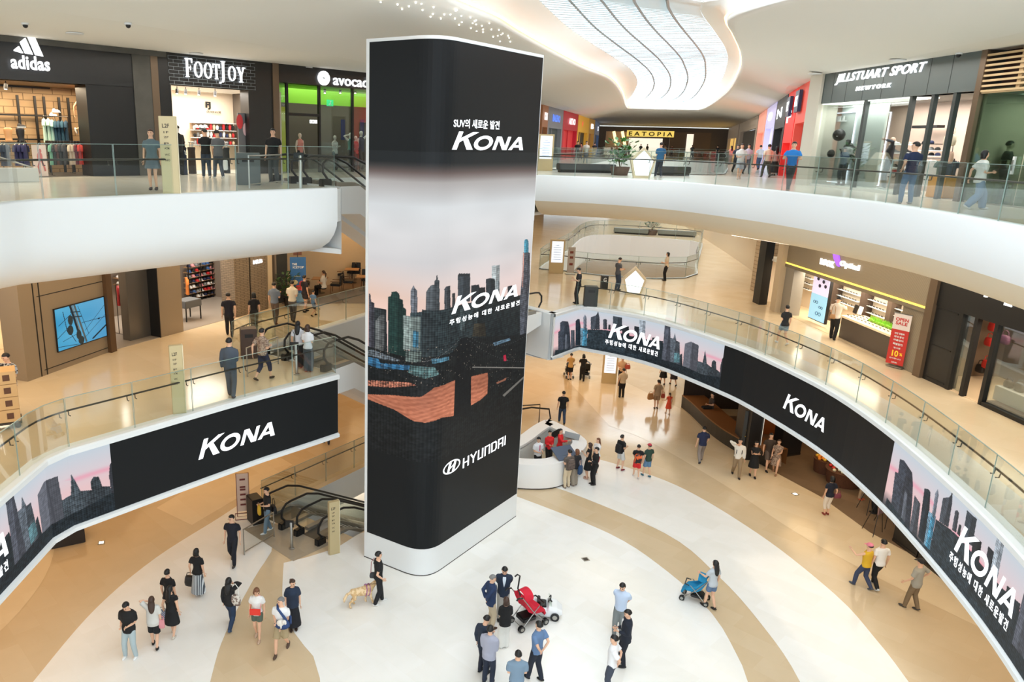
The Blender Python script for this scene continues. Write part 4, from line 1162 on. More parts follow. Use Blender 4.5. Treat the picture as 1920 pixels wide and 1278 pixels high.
 # --- hair
 if hair:
  hm = mat('hair_' + hc, HAIRC[hc], 0.5)
  g = MB(); n, m_ = 18, 12; vs = []
  low = {'short': -.15, 'crop': .0, 'bob': -.75, 'long': -.8, 'bun': -.35, 'tail': -.35, 'cap': -.2, 'capf': -.6, 'curly': -.7, 'wavy': -.8}.get(hair, -.2)
  for i in range(m_ + 1):
   th = pi * i / m_
   for j in range(n):
    ph = 2 * pi * j / n
    d = Vector((math.sin(th) * math.cos(ph), math.sin(th) * math.sin(ph), math.cos(th)))
    facez = (d.y > .25 + .25 * abs(d.x) * 0 and d.z < .42)
    fc = max(0, min(1, (d.y - .12) / .25)) * max(0, min(1, (.5 - d.z) / .2))
    if hair in ('bob', 'long', 'curly', 'wavy'): fc *= 1 if abs(d.x) < .8 else 0
    nk_ = max(0, min(1, (low - d.z) / .2))
    k = 1.13 + (.05 if hair in ('short',) else .08 if hair in ('curly', 'bob', 'wavy') else .03) - .45 * max(fc, nk_)
    vs.append(hp_(0, 0, 0) * 0 + nk + R @ (Vector((d.x * .046 * k, d.y * .056 * k - .004, d.z * .058 * k + .072)) * H))
  fs = []
  for i in range(m_):
   for j in range(n): fs.append((i * n + j, (i + 1) * n + j, (i + 1) * n + (j + 1) % n, i * n + (j + 1) % n))
  g.add(vs, fs)
  if hair in ('long', 'wavy'):
   g.loft([[hp_(.050 * k_ * math.cos(2 * pi * i / 12), -.030 - yo + .026 * math.sin(2 * pi * i / 12), z) for i in range(12)] for z, k_, yo in ((.95, .9, 0), (.90, 1.15, .008), (.86, 1.2, .016), (.82, 1.15, .028), (.76, .95, .034), (.72, .5, .034))])
  if hair in ('bob', 'curly'):
   g.loft([[hp_(.052 * k_ * math.cos(2 * pi * i / 12), -.024 + .036 * math.sin(2 * pi * i / 12), z) for i in range(12)] for z, k_ in ((.95, 1.0), (.91, 1.16), (.88, 1.22), (.86, 1.0))])
  if hair == 'bun': g.ell(hp_(0, -.062, .955), (.024 * H, .022 * H, .024 * H), 8, 6)
  if hair == 'tail': g.tube([hp_(0, -.055, .95), hp_(0, -.085, .92), hp_(0, -.078, .86), hp_(0, -.07, .80)], [.016 * H, .022 * H, .018 * H, .006 * H], 8)
  if hair in ('long', 'wavy', 'bob', 'curly', 'tail', 'bun'):
   mesh_obj('hair', voxel_mesh(g, .010 * H, 1), hm, t)
  else:
   g.build('hair', hm, t, smooth='all')
 if capc:
  g = MB(); n = 16
  for i, (z, r) in enumerate(((.95, .054), (.965, .055), (.985, .050), (1.0, .034), (1.007, .008))):
   pass
  g.loft([[hp_(r * math.cos(2 * pi * i / n), r * 1.15 * math.sin(2 * pi * i / n) - .002, z) for i in range(n)] for z, r in ((.950, .053), (.965, .055), (.985, .051), (1.002, .036), (1.010, .010))])
  sg = 1 if hair != 'capback' else -1
  g.loft([[hp_(x, yy * sg, zz) for zz in (.956 - abs(x) * .2, .951 - abs(x) * .2)] for x, yy, in []] or [[hp_(0.04 * a, sg * (.055 + .045 * k), .957 - .006 * k - .004 * abs(a)) for k in (0, 1)] for a in (-1, -.5, 0, .5, 1)], cap=False, closed=False)
  g.build('cap', cm(capc), t, smooth=True)
 if glasses:
  g = MB()
  for sd in (-1, 1):
   g.tube([hp_(sd * .02 + .013 * math.cos(a), .060, .938 + .010 * math.sin(a)) for a in np.linspace(0, 2 * pi, 9)[:-1]], .0016 * H, 4, closed=True)
  g.build('glasses', M_BLACK, t)
 return t
def at_person(t, x, y, z):
 """point in a person's own frame (x right, y ahead) in world metres"""
 return t.matrix_world_local @ Vector((x, y, z)) if hasattr(t, 'matrix_world_local') else Matrix.LocRotScale(t.location, t.rotation_euler, None) @ Vector((x, y, z))
def soft_bag(name, label, cat, loc, rz, size, m, strap=.25, strap_m=None, group=None, taper=.85, pocket=None):
 """a fabric bag with its strap loop; origin at its base"""
 t = thing(name, label, cat, loc, rz, group); w, d, h = size
 b = MB(); n = 14
 def sq(a, k): c, s = math.cos(a), math.sin(a); return (abs(c) ** .5 * (1 if c > 0 else -1) * w / 2 * k, abs(s) ** .5 * (1 if s > 0 else -1) * d / 2 * k)
 b.loft([[(*sq(2 * pi * i / n, k), z * h) for i in range(n)] for z, k in ((0, .7), (.06, .95), (.35, 1.05), (.75, .95), (.95, taper), (1.0, taper * .7))])
 b.build('bag_body', m, t, smooth='all')
 s = MB(); s.tube([(-w * .36, 0, h * .95), (-w * .30, 0, h + strap * .7), (0, 0, h + strap), (w * .30, 0, h + strap * .7), (w * .36, 0, h * .95)], .012, 6)
 s.build('strap', strap_m or m, t, smooth=True)
 if pocket:
  q = MB(); q.box((0, -d * .5, h * .4), (w * .6, .03, h * .4)); q.build('pocket', pocket, t, bevel=.008)
 return t
def backpack(p, label, m, y=-.17, H=1.7, m2=None, size=(.30, .16, .42), z=.62):
 loc = at_person(p, 0, y * H / 1.7, z * H - .0)
 t = thing('backpack', label, 'backpack', loc, p.rotation_euler.z)
 w, d, h = size; b = MB(); n = 16
 def sq(a, k): c, s = math.cos(a), math.sin(a); return (abs(c) ** .45 * (1 if c > 0 else -1) * w / 2 * k, abs(s) ** .45 * (1 if s > 0 else -1) * d / 2 * k)
 b.loft([[(*sq(2 * pi * i / n, k), (zz - .35) * h) for i in range(n)] for zz, k in ((0, .8), (.05, 1), (.5, 1.05), (.85, .9), (.97, .65), (1.0, .3))])
 bb = b.build('pack_body', m, t, smooth='all')
 q = MB(); q.box((0, -d * .5, -.08 * h), (w * .7, .05, h * .34)); q.build('pocket', m2 or m, bb, bevel=.015)
 for sd in (-1, 1):
  s = MB(); s.tube([(sd * .09, d * .3, .58 * h), (sd * .10, d * .5 + .07, .62 * h), (sd * .11, d * .5 + .22, .40 * h), (sd * .11, d * .5 + .20, .05 * h), (sd * .10, d * .35, -.22 * h)], .014, 6)
  s.build('shoulder_strap', m2 or m, t, smooth=True)
 return t
def phone(p, hand, label, H=1.7, dark=True):
 wx, wy, wz = WR[hand[1]]; sd = hand[0]
 loc = at_person(p, sd * (.104 + wx) * H, (wy + .035) * H, (.80 + wz + .02) * H)
 t = thing('phone', label, 'phone', loc, p.rotation_euler.z)
 b = MB(); b.box((0, 0, 0), (.075, .012, .15), tilt=Matrix.Rotation(-.6, 3, 'X')); b.build('phone_case', M_BLACK if dark else M_WHITE, t, bevel=.004)
 return t
C = lambda r, g, b: (r, g, b)
BLK, NAVY, WHT, GRY = (20, 20, 22), (26, 34, 58), (232, 232, 232), (128, 130, 134)
JEAN, LJEAN, KHA, BEI = (48, 66, 92), (150, 172, 188), (168, 150, 116), (206, 190, 164)
M_STRIPE = two_tone('striped_skirt_cloth', (206, 212, 214), (70, 78, 88), 'WAVE', 7, 0.8, 'X', .42)
M_PLAID = two_tone('plaid_bag_cloth', (96, 112, 150), (176, 178, 184), 'WAVE', 9, 0.8, 'DIAGONAL')
M_CAMO = two_tone('camouflage_cloth', (28, 30, 32), (132, 136, 136), 'NOISE', 18, .8)
M_FLORAL = two_tone('dark_leaf_print_cloth', (30, 34, 46), (176, 180, 186), 'NOISE', 13, .8)
M_PAISLEY = two_tone('brown_print_cloth', (120, 96, 84), (170, 150, 132), 'NOISE', 26, .8)
# ---------------- ground floor
person(246, 1231, 0, 1.72, 175, 'person in black t-shirt and pale jeans looking down at a phone', (BLK, 'loose'), ((168, 184, 188), 'jeans'), arms=('hold', 'hold'), shoes=(230, 230, 228), head=(0, 28), gait='wide')
a = person(291, 1214, 0, 1.60, 10, 'person in pale shirt and black shorts holding one hand to the head', ((204, 202, 196), 'loose'), (BLK, 'boxshorts'), 'long', 'b', 'stride', ('ear', 'down'), (40, 36, 32), fem=True)
a2 = person(325, 1192, 0, 1.60, -8, 'person in a knee-length black dress carrying a checked bag', (BLK, 'dress'), (BLK, 'dress'), 'long', 'k', 'stride', ('bag', 'down'), (200, 190, 176), fem=True, head=(-20, 0))
soft_bag('shopping_bag', 'blue checked plastic bag carried by the person in the black dress', 'bag', at_person(a2, -.30, .02, .36), a2.rotation_euler.z, (.36, .16, .42), M_PLAID, .10)
soft_bag('pink_pouch', 'small pink bag beside the person in the pale shirt', 'bag', at_person(a, .22, -.02, .62), 0.1, (.16, .08, .26), mat('pink_cloth', (212, 140, 146), .8), .12)
person(320, 1162, 0, 1.66, -12, 'person all in black with a short ponytail, behind the black dress', (BLK, 'tee'), (BLK, 'pants'), 'bun', 'k', 'stand', ('down', 'down'), BLK, fem=True)
b3 = person(373, 1117, 0, 1.62, -12, 'person in a black top and long striped grey skirt', (BLK, 'tee'), (M_STRIPE, 'longskirt'), 'curly', 'k', 'stand', ('bag', 'down'), (200, 196, 190), fem=True)
soft_bag('handbag', 'large black handbag carried beside the striped skirt', 'bag', at_person(b3, -.24, .0, .32), b3.rotation_euler.z, (.38, .16, .34), mat('black_leather', (24, 24, 26), .5), .12)
person(438, 1054, 0, 1.77, 176, 'person in navy shirt and dark trousers walking from the escalator towards the camera', ((22, 24, 36), 'tee'), ((22, 24, 34), 'pants'), gait='walkL', shoes=(70, 64, 60), head=(-25, 5), glasses=True)
c1 = person(433, 1177, 0, 1.66, -12, 'person with long dark hair and blue jeans holding a phone to the ear', (BLK, 'long'), ((34, 52, 78), 'jeans'), 'wavy', 'k', 'walkL', ('down', 'ear'), (60, 80, 110), fem=True)
soft_bag('tote_bag', 'pale printed canvas bag on the shoulder of the phone caller', 'bag', at_person(c1, .20, -.02, .80), c1.rotation_euler.z, (.28, .12, .34), two_tone('print_canvas', (212, 206, 196), (120, 100, 90), 'NOISE', 14), .34, mat('white_strap', (226, 224, 218), .6))
c2 = person(484, 1196, 0, 1.62, 178, 'person in white t-shirt and short green shorts with a red bag', ((226, 224, 222), 'tee'), ((84, 96, 84), 'shorts'), 'bob', 'r', 'stride', ('down', 'down'), (188, 160, 136), fem=True, head=(25, 20))
q = thing('crossbody_bag', 'flat bright red bag worn across the white t-shirt', 'bag', at_person(c2, .02, .135, .93), c2.rotation_euler.z)
m_ = MB(); m_.box((0, 0, 0), (.30, .05, .19)); m_.build('bag_body', mat('red_leather', (228, 58, 46), .5), q, bevel=.012)
m_ = MB(); m_.tube([(-.14, -.02, .08), (-.16, -.09, .30), (-.10, -.15, .46), (.02, -.26, .44), (.14, -.2, .2), (.14, -.02, .08)], .006, 5); m_.build('strap', mat('red_leather', (228, 58, 46), .5), q)
c3 = person(529, 1221, 0, 1.72, 172, 'person in white t-shirt and khaki shorts carrying a small dog in a sling', ((228, 228, 228), 'tee'), (KHA, 'boxshorts'), 'crop', 'g', 'walkR', ('low', 'hold'), (84, 66, 54), head=(-35, 0))
q = thing('pet_sling', 'blue sling bag holding a small white dog on the chest', 'bag', at_person(c3, -.08, .17, .98), c3.rotation_euler.z)
m_ = MB(); m_.ell((0, 0, 0), (.22, .13, .13)); m_.build('sling_body', mat('navy_canvas', (40, 66, 112), .8), q, smooth='all')
m_ = MB(); m_.tube([(-.16, -.02, .06), (-.02, -.03, .25), (.14, -.08, .42), (.18, -.20, .46), (.10, -.32, .30), (-.14, -.30, .05), (-.2, -.1, -.02)], .035, 6); m_.build('shoulder_strap', mat('navy_canvas', (40, 66, 112), .8), q, smooth=True)
q = thing('small_dog', 'small curly white dog sitting in the blue sling', 'dog', at_person(c3, -.06, .20, 1.04), c3.rotation_euler.z)
g = MB(); g.ell((0, 0, .0), (.13, .10, .10)); g.ell((-.10, .04, .07), (.065, .06, .06)); g.ell((-.15, .07, .05), (.03, .035, .025)); g.tube([(-.10, -.02, .10), (-.09, -.05, .02)], [.02, .015], 6); g.tube([(-.02, .08, -.02), (-.04, .12, -.08)], [.025, .02], 6)
mesh_obj('body', voxel_mesh(g, .012, 1), mat('white_fur', (224, 220, 212), .95, bump=.6, nscale=40), q)
g = MB(); g.ell((-.18, .085, .055), (.009, .009, .008)); g.ell((-.135, .09, .085), (.007, .007, .007)); g.build('nose', M_BLACK, q)
person(550, 1179, 0, 1.62, -165, 'person in loose dark blue shirt and long black skirt, hair in a bun', ((30, 44, 66), 'loose'), ((20, 22, 30), 'longskirt'), 'bun', 'b', 'stand', ('down', 'down'), (60, 44, 36), fem=True, head=(30, 10))
d1 = person(709, 1131, 0, 1.76, -70, 'person in black standing by the tower base with a dog', (BLK, 'tee'), ((24, 24, 28), 'pants'), gait='stride', arms=('down', 'pocket'), shoes=(214, 212, 208))
soft_bag('sling_bag', 'small grey bag on a striped strap carried by the dog walker', 'bag', at_person(d1, -.20, -.08, .78), d1.rotation_euler.z + 1.3, (.26, .10, .18), mat('grey_canvas', (66, 68, 72), .8), .5, mat('red_strap', (170, 110, 110), .7))
# dog
q = thing('dog', 'golden shaggy dog with a purple harness walking by the tower base', 'dog', P(678, 1133, 0), math.radians(-68))
g = MB()
g.loft([[(rx * math.cos(2 * pi * i / 14), y, zc + rz2 * math.sin(2 * pi * i / 14)) for i in range(14)] for y, rx, rz2, zc in ((-.36, .04, .05, .50), (-.32, .10, .11, .48), (-.18, .12, .12, .47), (0, .125, .14, .46), (.16, .135, .17, .46), (.28, .12, .16, .49), (.36, .06, .09, .54))])
g.tube([(0, .28, .54), (0, .42, .66), (0, .50, .70)], [.10, .075, .07], 10); g.ell((0, .54, .72), (.075, .09, .075)); g.tube([(0, .58, .70), (0, .70, .66)], [.045, .032], 8)
for sd in (-1, 1):
 g.tube([(sd * .07, .52, .77), (sd * .10, .50, .70), (sd * .095, .50, .64)], [.022, .030, .014], 6)
 g.tube([(sd * .08, .24, .46), (sd * .085, .22 + .05 * sd, .26), (sd * .085, .24 + .10 * sd, .05), (sd * .085, .29 + .10 * sd, .03)], [.065, .040, .028, .03], 8)
 g.tube([(sd * .07, -.26, .46), (sd * .085, -.20 - .04 * sd, .30), (sd * .085, -.34 - .06 * sd, .19), (sd * .085, -.31 - .08 * sd, .05), (sd * .085, -.26 - .08 * sd, .03)], [.085, .060, .032, .027, .03], 8)
g.tube([(0, -.34, .50), (0, -.46, .44), (0, -.54, .30), (0, -.55, .20)], [.035, .045, .05, .02], 8)
fur = two_tone('golden_fur', (206, 170, 122), (228, 200, 160), 'NOISE', 10, .95)
mesh_obj('body', voxel_mesh(g, .014, 2), fur, q)
g = MB()
for k in (0, 1): g.tube([(.15 * math.cos(a), .22 - .10 * k + .02 * math.sin(a), .475 + .185 * math.sin(a)) for a in np.linspace(0, 2 * pi, 15)[:-1]], .012, 6, closed=True)
g.tube([(0, .22, .66), (0, .12, .66)], .012, 6); g.build('harness', mat('purple_strap', (160, 84, 150), .6), q, smooth=True)
g = MB(); g.ell((0, .735, .665), (.016, .012, .012)); g.build('nose', M_BLACK, q)
e1 = at_person(q, 0, .17, .67); e2 = at_person(d1, .2, .1, .95)
m_ = MB(); m_.tube([e1, e1.lerp(e2, .5) - Vector((0, 0, .08)), e2], .008, 5); tag(m_.build('dog_lead', mat('brown_lead', (96, 70, 50), .7)), 'thin brown lead running from the golden dog to its walker', 'lead')
# group by the pushchair
person(918, 1176, 0, 1.72, -75, 'person with grey hair, blue blazer and beige trousers', ((34, 52, 86), 'jacket'), ((190, 174, 148), 'pants'), 'crop', 'g', arms=('back', 'back'), shoes=(80, 60, 48), lapel=(220, 224, 228), head=(-20, 10))
person(941, 1160, 0, 1.76, 175, 'person in dark suit jacket and grey trousers facing the camera', ((34, 46, 66), 'jacket'), ((168, 166, 160), 'pants'), arms=('back', 'back'), lapel=(212, 222, 232), head=(0, 22))
person(944, 1214, 0, 1.60, 10, 'person in a black blouse and wide white trousers', (BLK, 'loose'), ((226, 224, 218), 'widepants'), 'curly', 'b', arms=('low', 'low'), shoes=(230, 228, 224), fem=True)
person(905, 1262, 0, 1.74, -40, 'person in navy suit mostly hidden behind the lilac-grey jacket', ((30, 40, 58), 'jacket'), ((28, 34, 50), 'pants'), arms=('down', 'hold'), head=(-10, 25))
person(914, 1281, 0, 1.73, -28, 'person in a lilac-grey jacket and dark navy trousers', ((158, 160, 176), 'jacket'), ((30, 38, 56), 'pants'), arms=('hold', 'hold'), lapel=None)
person(965, 1330, 0, 1.70, 0, 'person in grey-blue shirt seen from behind at the picture edge', ((116, 138, 158), 'shirt'), ((50, 54, 62), 'pants'), arms=('hold', 'hold'), wide=1.12)
person(1003, 1274, 0, 1.76, 40, 'person in slate-blue polo shirt with hands behind the back', ((98, 126, 164), 'polo'), ((30, 36, 50), 'pants'), arms=('back', 'back'), gait='stride', shoes=BLK)
person(1158, 1192, 0, 1.74, 150, 'person in pale blue short-sleeved shirt and grey trousers', ((190, 206, 230), 'shirt'), ((124, 130, 130), 'pants'), arms=('back', 'back'), head=(0, 20))
person(1168, 1247, 0, 1.72, 85, 'person in black suit standing between the pale blue and white shirts', ((26, 32, 46), 'jacket'), ((24, 28, 40), 'pants'), arms=('hold', 'hold'), head=(10, 10), lapel=(230, 230, 232))
person(1142, 1300, 0, 1.72, 70, 'person in white shirt and dark grey trousers with hands clasped behind', ((228, 228, 230), 'shirt'), ((62, 68, 82), 'pants'), arms=('back', 'back'), head=(15, 5))
s1 = person(1330, 1140, 0, 1.64, 25, 'person in grey t-shirt and denim shorts pushing a blue pushchair', ((186, 192, 198), 'tee'), ((92, 116, 148), 'shorts'), 'long', 'k', 'stride', ('push', 'down'), (40, 34, 32), fem=True)
h1 = person(1616, 1101, 0, 1.62, 25, 'person in yellow vest with grey sleeves and pink cap, arm outstretched', ((214, 170, 40), 'vest'), ((56, 66, 92), 'pants'), 'short', 'k', 'walkL', ('reach', 'down'), (80, 84, 92), capc=(224, 130, 150))
m_ = MB(); person(1640, 1101, 0, 1.76, 5, 'person in white t-shirt and black trousers walking away beside the yellow vest', ((232, 230, 226), 'tee'), (BLK, 'pants'), gait='walkR', shoes=(200, 200, 196))
person(1708, 1141, 0, 1.72, 30, 'person in grey t-shirt, brown trousers and dark cap', ((160, 156, 144), 'loose'), ((124, 104, 78), 'pants'), arms=('swingf', 'waist'), shoes=(70, 66, 60), capc=(36, 34, 34), gait='stride')
n1 = person(1549, 965, 0, 1.62, 5, 'person in navy top and white cropped trousers with a pink bag', ((24, 30, 46), 'tee'), ((226, 216, 202), 'capri'), 'curly', 'k', arms=('down', 'bag'), shoes=(140, 60, 50), fem=True)
soft_bag('handbag', 'dark pink handbag on the arm of the person in white cropped trousers', 'bag', at_person(n1, .30, -.02, .72), n1.rotation_euler.z, (.28, .13, .2), mat('plum_leather', (124, 62, 76), .5), .12)
n2 = person(1379, 892, 0, 1.76, 165, 'person in white long-sleeved shirt with black backpack straps', ((226, 222, 214), 'long'), ((146, 124, 96), 'pants'), arms=('down', 'ear'), gait='walkL', shoes=(44, 36, 32), head=(-20, 0))
backpack(n2, 'dark backpack worn by the person in the white long-sleeved shirt', mat('dark_nylon', (34, 34, 38), .7))
person(1410, 893, 0, 1.62, 168, 'person in short black dress with folded arms', (BLK, 'dress'), (BLK, 'dress'), 'tail', 'k', 'stride', ('cross', 'cross'), BLK, fem=True)
person(1437, 880, 0, 1.74, 175, 'person in dark t-shirt and grey shorts in the dark shop entrance', ((66, 54, 46), 'tee'), ((96, 84, 76), 'boxshorts'), arms=('hold', 'down'), gait='walkR', shoes=BLK)
person(1452, 887, 0, 1.60, 150, 'person in brown flowered dress walking out of the dark shop', (M_PAISLEY, 'dress'), (M_PAISLEY, 'dress'), 'tail', 'b', 'walkL', ('hold', 'down'), (160, 120, 90), fem=True)
person(1313, 866, 0, 1.74, -5, 'person in navy shirt and grey trousers walking past the curved dark bench', ((30, 38, 70), 'polo'), ((138, 128, 122), 'pants'), gait='walkR', arms=('down', 'swingf'), shoes=(60, 66, 76))
k1 = person(1161, 880, 0, 1.62, -60, 'person in black t-shirt and white shorts with a black backpack', (BLK, 'tee'), ((206, 206, 202), 'boxshorts'), 'bun', 'k', arms=('hold', 'hold'), shoes=(120, 40, 52), gait='wide')
backpack(k1, 'black backpack worn above white shorts', mat('black_nylon', (26, 26, 28), .7), H=1.55)
k2 = person(1192, 895, 0, 1.50, -10, 'child in red shorts with an orange and black backpack', (BLK, 'tee'), ((214, 40, 44), 'boxshorts'), 'short', 'k', arms=('phone', 'down'), shoes=(210, 200, 196), gait='stride')
backpack(k2, 'orange and black patterned backpack worn by the child in red shorts', two_tone('flame_nylon', (226, 96, 40), (36, 34, 34), 'NOISE', 9), H=1.4, m2=mat('black_nylon', (26, 26, 28), .7))
person(1212, 893, 0, 1.50, 20, 'child in green t-shirt, denim shorts and red cap', ((38, 64, 54), 'tee'), ((92, 128, 160), 'boxshorts'), 'short', 'k', arms=('down', 'down'), shoes=(50, 110, 130), gait='stride', capc=(186, 60, 72))
person(1053, 793, 0, 1.74, -5, 'person in black t-shirt and jeans walking beyond the white desk', (BLK, 'tee'), (JEAN, 'jeans'), gait='walkL')
person(1068, 712, 0, 1.66, 0, 'person in mustard top pushing a wheelchair under the far screen', ((190, 150, 90), 'tee'), (BLK, 'boxshorts'), 'bun', 'k', arms=('push', 'push'), fem=True)
person(1091, 714, 0, 1.66, -3, 'person in black pushing a pushchair away under the far screen', (BLK, 'tee'), (BLK, 'pants'), 'bob', 'k', 'stride', ('push', 'push'), fem=True)
person(1165, 745, 0, 1.70, 3, 'person in beige shirt and black trousers near the tall sign board', ((202, 178, 146), 'shirt'), (BLK, 'pants'), arms=('down', 'hold'))
w1 = person(1163, 722, 0, 1.74, 175, 'person in tan shirt carrying a red bag, half hidden behind the beige shirt', ((206, 166, 128), 'shirt'), ((30, 30, 38), 'pants'), arms=('down', 'hold'), head=(0, 10))
soft_bag('paper_bag', 'red-brown paper bag held beside the tall sign board', 'bag', at_person(w1, -.30, .12, 1.05), 0, (.30, .14, .26), mat('red_paper', (176, 74, 54), .7), .08)
g1 = person(1230, 766, 0, 1.62, 0, 'person in beige tunic carrying two shopping bags', ((166, 142, 112), 'loose'), ((150, 124, 96), 'boxshorts'), 'bun', 'k', arms=('bag', 'bag'), fem=True, shoes=(60, 50, 44), capc=(40, 36, 34))
soft_bag('paper_bag', 'brown paper bag in the left hand of the beige tunic', 'bag', at_person(g1, -.36, 0, .52), .3, (.34, .15, .34), mat('kraft_paper', (176, 128, 80), .8), .10)
soft_bag('paper_bag', 'small red bag in the right hand of the beige tunic', 'bag', at_person(g1, .30, 0, .62), 0, (.20, .12, .24), mat('red_paper', (176, 74, 54), .7), .10)
person(1252, 776, 0, 1.18, 8, 'small child in an orange-red dress', ((232, 86, 56), 'dress'), ((232, 86, 56), 'dress'), 'tail', 'b', 'stride', ('out', 'down'), (200, 180, 160), fem=True)
person(1242, 720, 0, 1.62, 0, 'person in black skirt walking far away under the screen', ((190, 184, 176), 'tee'), (BLK, 'skirt'), 'long', 'k', 'stride', fem=True)
person(1262, 722, 0, 1.62, 5, 'person in dark short dress walking far away under the screen', ((52, 44, 48), 'dress'), ((52, 44, 48), 'miniskirt'), 'long', 'k', 'walkL', fem=True)
# at the desk
v1 = person(1063, 914, 0, 1.68, 25, 'person with brown striped backpack and cream trousers at the desk', ((96, 86, 80), 'tee'), ((208, 192, 164), 'pants'), arms=('hold', 'hold'), shoes=(110, 84, 70))
backpack(v1, 'brown and grey striped backpack at the white desk', two_tone('stripe_nylon', (120, 104, 96), (66, 58, 56), 'WAVE', 6, .8, 'Z'))
v2 = person(1077, 910, 0, 1.62, 30, 'person with brown hair, black t-shirt and grey trousers at the desk', ((34, 34, 38), 'tee'), ((146, 136, 122), 'widepants'), 'bob', 'r', arms=('hold', 'down'), shoes=(90, 50, 44), fem=True)
soft_bag('tote_bag', 'dark blue shoulder bag hanging beside the grey trousers at the desk', 'bag', at_person(v2, .06, -.20, .60), 1.0, (.34, .14, .34), mat('blue_canvas', (36, 66, 104), .8), .30)
v3 = person(1101, 897, 0, 1.62, 60, 'person in sleeveless black dress at the desk', (BLK, 'sleeveless'), (BLK, 'dress'), 'curly', 'b', arms=('phone', 'down'), shoes=(190, 150, 130), fem=True)
v4 = person(1113, 908, 0, 1.66, 100, 'person in black long-sleeved outfit with sandals holding a bag by the desk', (BLK, 'long'), (BLK, 'pants'), 'short', 'k', arms=('hold', 'bag'), shoes=(40, 36, 34), fem=True)
soft_bag('handbag', 'little black handbag hanging by the black long-sleeved outfit', 'bag', at_person(v4, .20, -.12, .62), 0, (.2, .1, .14), mat('black_leather', (24, 24, 26), .5), .16)
person(1116, 888, 0, 1.64, 120, 'person in white top and red shorts behind the queue at the desk', ((228, 226, 224), 'shirt'), ((170, 50, 60), 'shorts'), 'long', 'r', arms=('reach', 'down'), shoes=(220, 216, 210), fem=True)
# desk staff (standing inside the white desk)
person(0, 0, 0, 1.68, 200, 'staff member in white shirt and pink tie inside the desk', ((224, 224, 228), 'shirt'), (BLK, 'pants'), arms=('hold', 'hold'), tie=(196, 60, 100), pos=P(1006, 888, 0), head=(-50, 10))
person(0, 0, 0, 1.62, 190, 'left one of two staff members in red jackets inside the desk', ((216, 36, 40), 'long'), (BLK, 'pants'), 'bun', 'k', arms=('hold', 'hold'), pos=P(1027, 872, 0), fem=True)
person(0, 0, 0, 1.62, 235, 'right one of two staff members in red jackets, turned to the queue', ((216, 36, 40), 'long'), (BLK, 'pants'), 'bun', 'k', arms=('hold', 'reach'), pos=P(1047, 868, 0), fem=True)
# escalator rider on the ground landing
r1 = person(503, 997, 0, 1.74, 120, 'person in black t-shirt and jeans with a yellow bag at the escalator', (BLK, 'tee'), ((108, 130, 148), 'jeans'), arms=('hold', 'hold'), gait='stride', shoes=(226, 226, 224), head=(0, 10))
soft_bag('laptop_bag', 'black shoulder bag on the back of the escalator rider', 'bag', at_person(r1, .04, -.24, .70), r1.rotation_euler.z, (.40, .14, .26), mat('black_nylon', (26, 26, 28), .7), .3)
soft_bag('paper_bag', 'yellow paper bag held in front of the escalator rider', 'bag', at_person(r1, -.12, .34, .82), r1.rotation_euler.z, (.2, .10, .34), mat('yellow_paper', (206, 164, 40), .7), .06)
person(1826, 1398, 0, 1.74, 150, 'person with short black hair whose head shows at the bottom edge', ((60, 60, 66), 'tee'), (BLK, 'pants'), head=(-30, 0))
person(0, 0, 0, 1.70, 10, 'person whose legs show under the left screen corner', ((120, 110, 100), 'tee'), ((60, 60, 66), 'pants'), pos=P(612, 832, 0), gait='stride')
person(1612, 935, 0, 1.62, 200, 'person with pale trousers among the fruit stands', ((120, 104, 92), 'tee'), ((176, 150, 122), 'pants'), 'bob', 'b', fem=True, shoes=(190, 90, 60))
person(1640, 962, 0, 1.66, 80, 'person in black bending by the easels under the right screen', (BLK, 'long'), (BLK, 'pants'), 'bob', 'k', fem=True, arms=('hold', 'hold'))
# ---------------- second level
person(434, 744, Z2, 1.80, -5, 'person in dark grey suit on the balcony above the left screen', ((72, 80, 92), 'jacket'), ((72, 80, 92), 'pants'), arms=('down', 'hold'), shoes=(60, 40, 34), gait='stride', lapel=(230, 230, 230))
person(494, 712, Z2, 1.72, -30, 'person in brown patterned shirt and cropped navy trousers walking', (M_PAISLEY, 'shirt'), ((40, 44, 66), 'capri'), arms=('swingb', 'hold'), gait='walkR', shoes=(50, 40, 36))
l1 = person(560, 690, Z2, 1.62, -8, 'person with long black hair and white shirt, left of the pair at the escalator', ((216, 218, 226), 'shirt'), (BLK, 'pants'), 'long', 'k', arms=('down', 'hold'), fem=True, shoes=(150, 70, 50))
soft_bag('handbag', 'dark bag hanging by the long-haired person at the escalator', 'bag', at_person(l1, -.16, -.12, .66), 0, (.24, .12, .18), mat('black_leather', (24, 24, 26), .5), .5)
person(578, 697, Z2, 1.60, -14, 'person with bobbed brown hair and white shirt, right of the pair at the escalator', ((222, 222, 226), 'shirt'), ((74, 78, 84), 'widepants'), 'bob', 'b', arms=('hold', 'hold'), fem=True, shoes=(150, 70, 50))
person(431, 630, Z2, 1.74, 10, 'person in dark navy t-shirt walking past the cap shop', ((26, 24, 36), 'tee'), ((26, 26, 32), 'pants'), gait='walkL', arms=('down', 'swingb'))
person(478, 624, Z2, 1.62, 20, 'person in black top and olive trousers behind the rail near the brown bin', (BLK, 'tee'), ((104, 94, 78), 'pants'), 'bob', 'k', fem=True)
person(516, 607, Z2, 1.74, -20, 'person in blue-grey shirt holding up a phone by the brick shop', ((104, 116, 132), 'shirt'), ((90, 76, 68), 'pants'), arms=('down', 'phone'), gait='stride', shoes=(70, 48, 40))
person(549, 603, Z2, 1.74, -15, 'person in cream shirt and grey trousers in front of the blue banner', ((214, 204, 184), 'shirt'), ((82, 80, 80), 'pants'), arms=('hold', 'hold'), gait='stride')
